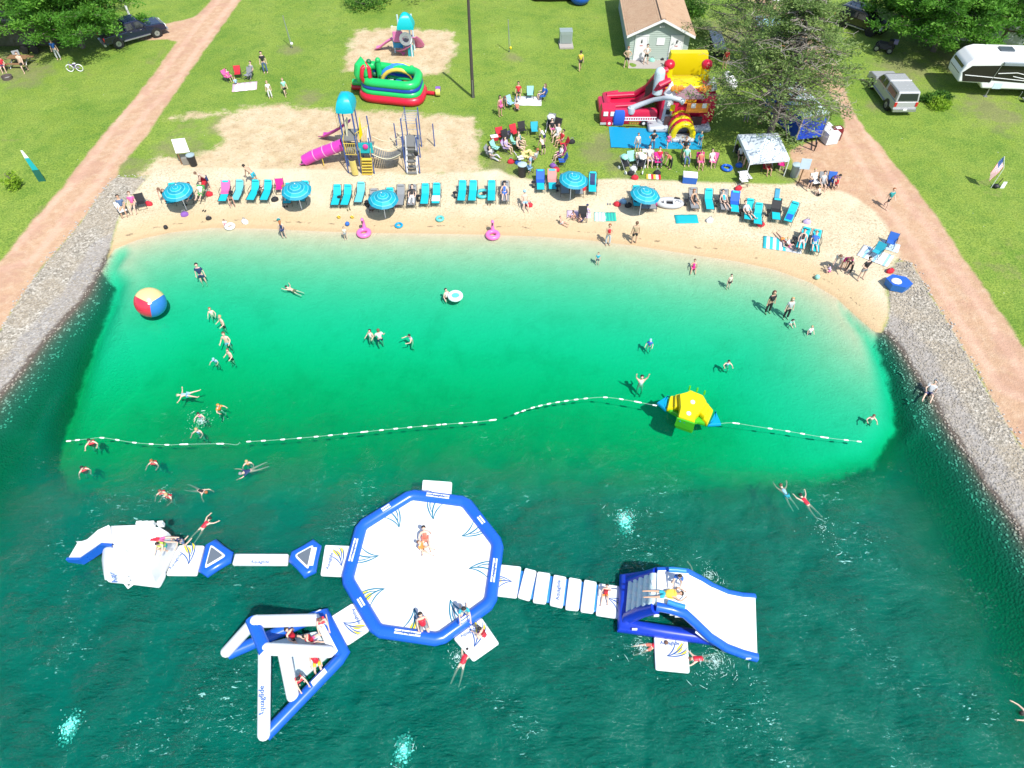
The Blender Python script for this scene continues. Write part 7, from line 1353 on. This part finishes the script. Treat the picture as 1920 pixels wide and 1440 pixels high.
# ---------------- people table ----------------
def on(px,py,dz=0.0): p=g(px,py); return p+Vector((0,0,dz))
def pp(px,py,rz,pose,label,sk=0,top=None,bot=None,hair='dark',s=1.0,z=None,**kw):
    loc = W(px,py,z) if z is not None else g(px,py)
    return person(loc, R(rz), pose, label, sk, top, bot, hair, s, **kw)
# lawn and beach
L = [
(499,137,190,'stand','man in black T-shirt and jeans standing on the left lawn',0,'shirt:black','trousers:denim','dark',1.08),
(474,143,160,'sit','person in grey top and jeans sitting by the pink striped blanket',0,'shirt:grey','trousers:denim','dark',1),
(443,158,200,'ground','toddler sitting at the corner of the pink striped blanket',0,'shirt:sky','shorts:navy','blond',.6),
(431,150,230,'sit','child in pink curled up in the pink camp chair',0,'shirt:pink','shorts:purple','dark',.75),
(508,184,200,'stand','girl in a white dress walking on the lawn below the blanket',0,'shirt:white','trousers:white','blond',.85),
(537,180,210,'walk','child in mint top and black shorts walking on the left lawn',0,'shirt:mint','shorts:black','blond',.9),
(1087,132,10,'walk','person in yellow top and black shorts walking away across the lawn',1,'shirt:yellow','briefs:black','dark',1.02),
(1174,127,170,'stand_hips','man in white T-shirt and black shorts left of the wash house doors',0,'shirt:tan','shorts:black','ginger',1.05),
(1210,120,190,'stand_hips','person in black bikini top and white skirt in front of the wash house',0,'suit:white','shorts:black','dark',1.0),
(1253,128,200,'sit','person in blue bending over the red wagon by the wash house',1,'shirt:blue','shorts:navy','dark',1),
(938,218,220,'stand','woman in pale pink at the left end of the picnic area',1,'suit:pink','briefs:pink','dark',1.0),
(943,205,200,'bend','bare shouldered woman bending left of the pale blue chair',1,'suit:lilac','shorts:tan','brown',.95),
(972,183,180,'sit','person in a red shirt sitting at the back of the white blanket',1,'shirt:red','shorts:black','dark',1.02),
(1018,185,110,'sit','woman in blue sitting in the blue chair right of the white blanket',0,'shirt:blue','shorts:denim','brown',1),
(970,210,10,'crouch','dark haired child crouching in front of the white blanket',0,'shirt:coral','shorts:black','dark',.8),
(922,296,240,'ground','woman in white stretched out at the far left of the picnic ring',0,'shirt:lgrey','trousers:lgrey','dark',1.0),
(972,285,250,'sit','woman with bare legs stretched toward the middle of the picnic ring',0,'suit:black','briefs:black','dark',1.0),
(975,272,245,'sit','slim girl leaning back inside the left of the picnic ring',0,'suit:teal','briefs:black','brown',.9),
(950,284,240,'sit','person in lilac in the packed side of the picnic ring',0,'shirt:lilac','shorts:lilac','dark',.95),
(1035,250,190,'sit','person in black and pink sitting below the white-hooded stroller',0,'shirt:black','shorts:pink','dark',.95),
(1045,262,150,'sit','person in white striped top on the right of the picnic ring',0,'shirt:white','shorts:lgrey','dark',1.05),
(1020,268,60,'bend','child in white leaning into the picnic ring',0,'shirt:white','shorts:navy','blond',.75),
(1018,290,30,'bend','person with black shorts bending at the middle of the picnic ring',0,'suit:cream','shorts:black','dark',.9),
(1003,308,60,'sit','large person in a white T-shirt seen from behind at the near side of the ring',1,'shirt:lgrey','shorts:lgrey','ginger',1.1),
(994,322,80,'stand','child in pale blue standing by the pale-lidded bin',0,'shirt:sky','trousers:sky','blond',.85),
(1052,272,120,'sit','person in red shirt on the right side of the picnic ring',1,'shirt:red','shorts:coral','dark',1),
(1050,300,110,'sit','person in lilac and white below the red chair',0,'shirt:white','shorts:purple','dark',1),
(1193,283,180,'stand','child in white top and grey skirt in front of the blue tarp',0,'shirt:white','shorts:grey','brown',.85),
(1221,283,10,'stand_hips','person in black T-shirt and jeans seen from behind at the tarp',0,'shirt:black','trousers:denim','dark',1.0),
(1251,277,190,'walk','small girl in a pink dress walking on the tarp',0,'shirt:pink','briefs:pink','dark',.72),
(1311,272,160,'stand','small child at the right end of the tarp',0,'shirt:cyan','briefs:navy','blond',.65),
(1280,296,170,'stand_hips','woman in black and tan standing at the right of the tarp edge',1,'shirt:black','shorts:tan','brown',1.0),
(1277,268,180,'crouch','child coming out of the yellow tunnel of the bounce house',0,'shirt:white','shorts:sky','blond',.6),
(1328,212,90,'stand','person in black standing right of the bounce house',1,'shirt:black','shorts:olive','dark',1.0),
(1215,306,185,'sit','broad person in a white shirt in the row below the tarp',0,'shirt:white','shorts:tan','dark',1.12),
(1197,308,180,'sit','mother in white with a stroller in the row below the tarp',0,'shirt:cream','shorts:black','brown',1),
(1234,306,180,'sit','person in maroon sitting in the magenta chair',0,'shirt:red','trousers:lgrey','dark',1),
(1254,316,110,'bend','woman in red top and black leggings bending over in the row',1,'shirt:coral','trousers:black','brown',1.02),
(1285,304,180,'sit','person in pale top and grey trousers in the green chair',0,'shirt:mint','trousers:denim','dark',1.05),
(1311,312,180,'sit','person in coral shirt in the hot pink chair',1,'shirt:coral','shorts:pink','brown',1),
(1332,308,190,'sit','person in white in the bright pink chair',0,'shirt:white','shorts:white','dark',.95),
(1386,300,170,'sit','person in white sitting under the left side of the canopy',1,'shirt:white','shorts:black','dark',1),
(1396,314,170,'bend','bare chested man under the left side of the canopy',1,None,'shorts:olive','dark',1.05),
(1436,322,190,'sit','brown haired person in red under the middle of the canopy',1,'shirt:brown','shorts:red','brown',1),
(1462,314,180,'sit','child in pink under the right side of the canopy',0,'shirt:pink','shorts:hot','dark',.85),
(1515,356,210,'stand_hips','person in white top and dark shorts at the left of the dirt group',0,'shirt:white','shorts:navy','blond',1.0),
(1538,352,180,'sit','person in grey sitting in the dirt group',0,'shirt:lgrey','shorts:grey','dark',1.0),
(1556,352,190,'bend','person in purple leaning over in the dirt group',0,'shirt:purple','trousers:navy','dark',1),
(1563,351,180,'crouch','small child in a red top at the right of the dirt group',0,'shirt:red','shorts:navy','red',.7),
(1534,368,20,'crouch','bare backed child with black trunks below the dirt group',0,None,'briefs:black','blond',.7),
(1660,390,200,'walk','child in teal top and black shorts walking on the red road',0,'shirt:teal','shorts:black','ginger',.95),
(234,398,200,'sit','person in a blue shirt sitting at the left end of the beach',1,'shirt:denim','shorts:tan','dark',1.05),
(254,392,190,'sit','person in a pink check shirt next to the one in blue',0,'shirt:pink','shorts:tan','brown',1.05),
(313,377,190,'bend','man in black shorts leaning beside the leftmost lounger',2,None,'shorts:black','brown',1.0),
(358,374,180,'recline','woman in a black top reclining right of the leftmost umbrella',0,'suit:black','briefs:white','ginger',1.0),
(380,372,180,'recline','person in a white shirt in the dark green chair',0,'shirt:white','shorts:green','brown',1.0),
(393,352,120,'bend','shirtless man in navy shorts bending behind the red chair',0,None,'shorts:navy','brown',1.02),
(438,387,200,'bend','child in black shorts bending in front of the loungers',2,None,'shorts:black','brown',.8),
(480,346,70,'bend','shirtless man in turquoise shorts bending behind the loungers',1,None,'shorts:cyan','dark',1.05),
(505,352,100,'prone','person lying behind the loungers on bright sand',0,'shirt:white','shorts:tan','brown',.8),
(541,385,10,'stand','girl with long brown hair and grey shorts in front of the umbrella',0,'suit:cream','shorts:denim','ginger',.95),
(774,378,180,'recline','person in black top and white trousers on a charcoal lounger',0,'shirt:black','trousers:white','dark',1.0),
(722,380,180,'sit','person with white hair crouched under the bridge umbrella',0,'shirt:black','shorts:lgrey','blond',.8),
(946,372,180,'recline','woman in a blue swimsuit and dark sun hat reclining',0,'suit:blue','briefs:blue','dark',1.0),
(984,388,190,'sit','shirtless man with a patterned towel on his lap sitting alone on the sand',0,None,'shorts:sky','grey',1.02),
(1298,386,200,'sit','woman in black leaning forward on a charcoal lounger',1,'suit:black','shorts:black','ginger',1.0),
(1355,388,190,'recline','person in black with a cyan cloth on the charcoal lounger',0,'suit:cyan','shorts:black','dark',1.0),
(1399,408,200,'recline','person in grey sunbathing on a slanted cyan lounger',0,'shirt:lgrey','shorts:black','brown',1.0),
(1098,402,150,'ground','child in navy cap sitting on the lilac towel',0,'shirt:lilac','shorts:white','navy',.8),
(1078,410,120,'crouch','dark haired child crouching at the lilac towel',2,None,'shorts:brown','dark',.7),
(1090,417,60,'crouch','toddler digging in the sand below the lilac towel',2,None,'briefs:navy','brown',.6),
(1053,420,240,'ground','small child sitting on the sand left of the lilac towel',2,None,'briefs:white','brown',.65),
(1466,452,200,'prone','girl in red and yellow lying on the striped towels',0,'suit:coral','briefs:orange','brown',.85),
(1477,462,230,'ground','child in white print sitting on the pale grey towel',0,'shirt:white','shorts:pink','blond',.75),
(1500,462,160,'recline','woman in black top on the cyan lounger beside the towels',0,'suit:black','shorts:lgrey','dark',1.0),
(1523,466,165,'recline','person in royal blue stretched out on the rightmost lounger of the group',0,'shirt:blue','shorts:cyan','blond',1.0),
(1566,502,150,'bend','person in grey bending down at the right shore',0,'shirt:lgrey','trousers:lgrey','brown',1.0),
(1555,512,60,'crouch','toddler in lilac crouching at the right shore',0,'shirt:lilac','shorts:pink','dark',.6),
(1580,505,170,'bend','person in magenta shirt bending over the toddlers',1,'shirt:hot','shorts:hot','brown',1.0),
(1588,512,120,'bend','person in black holding the magenta dressed one',0,'shirt:black','trousers:black','brown',1.0),
(1612,524,200,'stand_hips','man in black T-shirt and grey shorts standing at the right shore',0,'shirt:black','shorts:grey','dark',1.05),
(1139,459,180,'fold','person in red top and striped shorts at the water edge',1,'suit:red','trousers:lgrey','ginger',.98),
(1188,457,10,'stand','shirtless man in black shorts standing at the water edge',1,'shirt:tan','shorts:black','brown',1.05),
(534,447,10,'stand','girl in a blue swimsuit wading at the left shore',0,'suit:navy','briefs:navy','ginger',.85),
(424,423,200,'crouch','small child in white crouching by the white float',0,'shirt:white','shorts:pink','brown',.6),
(649,449,190,'stand','toddler standing in the shallows left of the flamingo float',0,'shirt:cream','briefs:grey','brown',.6),
(1740,738,150,'ground','person in grey sitting with feet in the water on the right gravel bank',0,'shirt:lgrey','shorts:navy','grey',1.0),
(50,136,195,'walk','shirtless man sitting down beside the brown picnic table',0,None,'shorts:black','brown',1.05),
(112,112,190,'stand','person in a dark blue top standing beside the dark camper',0,'shirt:blue','trousers:lgrey','dark',1.05),
(10,132,200,'sit','person in red and white at the left edge of the photo',0,'shirt:red','shorts:navy','dark',1.0),
(1418,92,180,'stand','person in dark clothes under the sparse pine',0,'shirt:navy','trousers:grey','dark',1.0),
(1424,232,200,'bend','person bending in the shade of the sparse pine',1,'shirt:black','shorts:olive','dark',1.0),
(1398,228,170,'stand','person in black trousers with white stripes in the shade left of the trailer',0,'shirt:black','trousers:grey','dark',1.0),
(1357,128,180,'stand','person in a dark red top at the end of the slatted rack',1,'shirt:red','shorts:brown','brown',1.0),
]
SEATZ={'recline':-.03,'sit':.0}
for (px,py,rz,pose,lab,sk,top,bot,hair,s) in L:
    kw={}
    if 'cap' in lab and 'navy cap' in lab: kw['hat']='cap:navy'
    if 'sun hat' in lab: kw['hat']='hat:black'
    if any(w_ in lab for w_ in ('woman','girl','mother')): kw['long']=True
    if lab.startswith('shirtless man with a patterned'): kw['hat']='cap:sky'
    if 'small child in a red top' in lab: kw['hat']='cap:red'
    p=pp(px,py,rz,pose,lab,sk,top,bot,hair,s,**kw)
# in the water: z is the height of the pose origin
def bed(px,py,s=1.0): x,y=g0(px,py,0); return gh(x,y)
WT = [
(381,526,190,'stand','man in black vest and patterned shorts wading near the left shore',0,'shirt:navy','shorts:navy','dark',1.05,'bed'),
(549,543,65,'swim','boy with dark shorts floating face down near the left shallows',0,None,'shorts:olive','dark',.85,0.0),
(397,588,200,'wade','woman with reddish hair standing waist deep right of the beach ball',0,'suit:cream',None,'ginger',.9,-.15),
(417,606,140,'wade','bald man in dark shorts holding a small red float',0,None,'shorts:black','blond',1.05,-.1),
(425,640,180,'wade','broad shirtless man with hands on hips waist deep',0,None,'shorts:sky','brown',1.1,-.05),
(432,668,150,'wade','shirtless boy in black trunks right of the small pale capped child',0,None,'shorts:black','brown',.95,-.05),
(403,674,180,'tread','small child in a pale cap up to the neck in green water',0,'shirt:sky',None,'blond',.75,0.0),
(695,630,160,'wade','dark haired woman standing left of the pale shirted man',0,'suit:white',None,'dark',.9,-.1),
(712,634,20,'wade','man in a white shirt seen from behind in the middle of the green water',0,'shirt:white','shorts:navy','brown',1.08,-.0),
(772,634,120,'tread','dark haired bather alone right of the pair in the middle',0,'suit:sky',None,'dark',.95,.05),
(837,556,230,'wade','dark haired bather holding the white ring float',0,'suit:white','briefs:black','dark',1.0,-.05),
(1218,646,170,'wade','child in a pale blue hat and blue top alone in the green water',0,'shirt:blue',None,'cream',.8,-.1),
(1364,680,180,'tread','child with spread arms low in the water at right',0,'suit:sky',None,'dark',.85,.05),
(1202,716,180,'arms_up','dark haired swimmer raising both arms left of the yellow float',0,'suit:white',None,'dark',1.0,.0),
(1440,581,200,'stand','woman in a long black dress wading at the right',1,'shirt:black','trousers:black','brown',1.05,'bed'),
(1474,592,190,'stand','woman in white and black wading beside a small child at right',0,'shirt:lgrey','trousers:black','blond',1.0,'bed'),
(1481,604,200,'crouch','small child in mint in front of the woman in white and black',0,'shirt:mint','shorts:white','dark',.65,'bed'),
(1519,622,190,'wade','small child in white top wading at the right',0,'shirt:white','shorts:navy','blond',.75,-.05),
(1365,538,200,'stand','toddler in white near the shore at right',0,'suit:cream','briefs:black','dark',.7,'bed'),
(1300,503,170,'ground','small child in red sitting in the shallows',1,'suit:hot','briefs:hot','brown',.75,'bed'),
(1120,494,180,'stand','toddler in cyan standing in the shallows',0,'shirt:cyan','shorts:navy','brown',.6,'bed'),
(1634,782,170,'tread','lone pale swimmer at the far right of the green water',0,'suit:cream',None,'brown',.9,.05),
(352,740,95,'star','floating child with arms and legs spread on the surface',0,'suit:sky','briefs:sky','cream',.85,0.0),
(409,765,240,'tread','person with orange shirt bobbing in the green water',0,'shirt:orange',None,'orange',.9,.1),
(375,778,190,'tread','splashing dark haired child above the rope',0,'suit:pink',None,'dark',.85,.05),
(372,806,180,'tread','swimmer with arms spread beneath the splashing child',0,'suit:sky',None,'blond',.95,.0),
(172,828,200,'tread','swimmer in a red life vest gripping the left end of the rope',0,'vest:red',None,'dark',1.0,.05),
(157,878,210,'tread','dark haired swimmer in a dark red vest below the rope end',0,'vest:red',None,'dark',.95,.0),
(289,865,180,'tread','swimmer in a red vest alone below the left rope',0,'vest:red',None,'ginger',.95,.0),
(464,866,200,'tread','swimmer in an orange and black top behind another',0,'suit:orange',None,'blond',.9,.0),
(472,880,120,'swim','swimmer in navy reaching forward near the middle left',0,'shirt:navy',None,'grey',.95,.0),
(304,921,190,'tread','left swimmer of the red vested pair',0,'vest:red',None,'brown',.95,.0),
(318,928,160,'tread','right swimmer of the red vested pair',0,'vest:red',None,'blond',.95,.0),
(370,918,250,'swim','swimmer with pale arm stretched left above the island',0,'suit:black',None,'ginger',.9,.0),
(379,990,330,'swim','swimmer in a red vest reaching toward the triangle float',0,'vest:red',None,'dark',.9,.05),
(1476,928,20,'swim','pale swimmer with legs trailing green at right',0,'suit:sky','briefs:cyan','brown',.95,-.02),
(1516,946,30,'swim','swimmer in a red vest at right with trailing legs',0,'vest:red',None,'dark',.95,.02),
(866,1245,340,'swim','swimmer in a red vest holding the near octagon mat',0,'vest:red',None,'dark',1.0,.02),
(1312,1084,60,'swim','swimmer in orange beside the back of the slide tower',0,'suit:coral',None,'brown',1.0,.0),
(1222,1212,280,'swim','swimmer in a red vest climbing onto the near tower mat',0,'vest:red','shorts:coral','brown',1.0,.1),
(1318,1234,95,'swim','swimmer in a red vest splashing right of the tower mat',0,'vest:red',None,'brown',1.0,.02),
(1942,1338,90,'swim','swimmer in red and black cut by the right edge of the photo',0,'vest:red','shorts:black','dark',1.0,.0),
]
for (px,py,rz,pose,lab,sk,top,bot,hair,s,z) in WT:
    kw={'long':True} if any(w_ in lab for w_ in ('woman','girl')) else {}
    if 'cap' in lab.split() or 'hat' in lab.split(): kw['hat']='cap:sky'
    x,y=g0(px,py,0); zz=bed(px,py) if z=='bed' else z
    if pose in ('tread','swim','wade','star'): s*=.86
    if pose=='tread': zz-=.06
    person((x,y,zz),R(rz),pose,lab,sk,top,bot,hair,s,**kw)
# on the floats
FT = [
(798,1012,190,'ground','person in a peach swimsuit crawling in the middle of the octagon',0,'suit:coral','briefs:coral','dark',.95,.36),
(793,1030,250,'ground','child in orange beside the one crawling on the octagon',0,'shirt:orange','shorts:tan','brown',.75,.36),
(795,1178,200,'sit','person in a red vest sitting on the near rim of the octagon',0,'vest:red','shorts:grey','dark',1.0,.12),
(871,1152,190,'kneel','person in a cyan top climbing over the octagon rim',0,'shirt:cyan','shorts:cream','dark',1.0,.5),
(909,1196,60,'crouch','child in a red vest on the near octagon mat',0,'vest:red','shorts:white','dark',.8,.17),
(1135,1114,170,'ground','child in a red vest kneeling on the mat before the tower',0,'vest:red','shorts:orange','dark',.7,.17),
(1246,1116,270,'prone','person in a yellow vest climbing onto the tower platform',1,'vest:yellow','shorts:cyan','dark',.9,2.6),
(1270,1086,160,'crouch','person in white and blue on top of the tower',0,'shirt:blue','shorts:sky','dark',.85,2.6),
(302,1014,90,'prone','child in a red vest climbing the white island',0,'vest:red','shorts:pink','brown',.8,1.62),
(312,1026,170,'crouch','child in a lime vest on the shoulder of the white island',0,'vest:lime','shorts:teal','dark',.8,1.5),
(345,1020,150,'kneel','child in navy kneeling where the white island meets its mat',0,'shirt:navy','shorts:denim','dark',.85,.2),
(551,1196,240,'ground','child with black shorts lying in the swing float floor',0,'vest:red','shorts:black','dark',.85,.35),
(585,1202,280,'ground','dark haired person in pink inside the swing float',0,'vest:red','shorts:pink','dark',.8,.35),
(609,1172,200,'kneel','person in a red vest on the top mat of the swing float',0,'vest:red','shorts:white','brown',.95,.5),
(597,1246,200,'sit','person in red vest sitting on the lower tube with legs in the water',0,'vest:red','shorts:yellow','blond',.9,.05),
(566,1280,220,'kneel','dark haired person in red at the lower tube of the swing float',0,'vest:red','shorts:black','dark',.85,.3),
]
for (px,py,rz,pose,lab,sk,top,bot,hair,s,z) in FT:
    x,y=g0(px,py,z); person((x,y,z),R(rz),pose,lab,sk,top,bot,hair,s)
# red wagon, hand float, splashes
th=thing('wagon','red pull wagon standing by the wash house corner','wagon',g(1262,135),R(-20)); m=MB(); m.box((0,0,.35),(.9,.5,.3),taper=1.1); part(m,'tray',RED,th); m=MB(); m.rod((-.45,0,.3),(-.9,0,.9),.02); part(m,'pull_handle',BLACK,th)
for x in (-.3,.3):
    for y in (-.25,.25): m=MB(); m.lathe([(0,-.03),(.13,-.03),(.13,.03),(0,.03)],(x,y,.13),12,Matrix.Rotation(R(90),3,'X')); part(m,'wheel',BLACK,th,True)
BU=mat('turquoise_bubbles',(.12,.75,.62),.6,var=.05)
FO=NT('foam'); FO.pbr((.50,.68,.64),.5); FO=FO.m
def splash(px,py,r,n_,lab,seed):
    """rings of droplets and short foam streaks lying on and above the surface"""
    rg=random.Random(seed); c_=W(px,py,0); m=MB()
    for i in range(n_):
        a=rg.random()*6.28; q_=r*abs(rg.gauss(0,.75))*(1+.4*math.sin(a*3+seed)); x,y=c_.x+q_*math.cos(a),c_.y+q_*math.sin(a); z=.03+abs(rg.gauss(0,.06)) if rg.random()<.3 else .035
        if rg.random()<.12: d_=Vector((-math.sin(a),math.cos(a),0))*rg.uniform(.04,.16); p_=Vector((x,y,z)); m.tube([p_-d_,p_,p_+d_+Vector((rg.gauss(0,.02),rg.gauss(0,.02),0))],[.004,rg.uniform(.005,.012),.004],4)
        else: icos(m,(x,y,z),rg.uniform(.006,.020),rg)
    tag(link('splash',m.mesh('splash',FO)),lab,'splash','splashes round the swimmers',kind='stuff')
for k,a in enumerate([(1170,972,.55,240,'ring of foam where someone has just jumped in right of the octagon'),(377,790,.7,200,'splashes round the swimmers above the left rope'),(1330,1080,.55,140,'spray behind the slide tower'),(1340,1240,.9,380,'spray trailing the swimmer right of the tower mat'),(1200,1215,.6,180,'splashes left of the near tower mat'),(1540,990,.8,70,'scattered foam right of the pale swimmer'),(858,1232,.45,110,'splashes by the near octagon mat'),(755,1400,.5,60,'small foam ring at the bottom of the photo'),(132,1362,.5,50,'faint foam near the lower left corner'),(310,930,.5,60,'ripples round the red vested pair')]): splash(*a,seed=k)
# underwater plumes of bubbles, pale turquoise
for k,(px,py,r,lab) in enumerate([(1172,978,.48,'pale cloud of bubbles under the foam ring'),(757,1404,.42,'pale cloud of bubbles at the bottom centre'),(132,1364,.42,'pale cloud of bubbles at the lower left')]):
    c_=W(px,py,-.10); rg=random.Random(k); m=MB()
    for _ in range(1100): q_=abs(rg.gauss(0,.5))*r; a=rg.random()*6.28; icos(m,(c_.x+q_*math.cos(a)*.8,c_.y+q_*math.sin(a)*1.3,min(.01,c_.z+rg.gauss(0,.07))),rg.uniform(.015,.05),rg)
    tag(link('bubbles',m.mesh('bubbles',BU)),lab,'bubbles','underwater bubble clouds',kind='stuff')
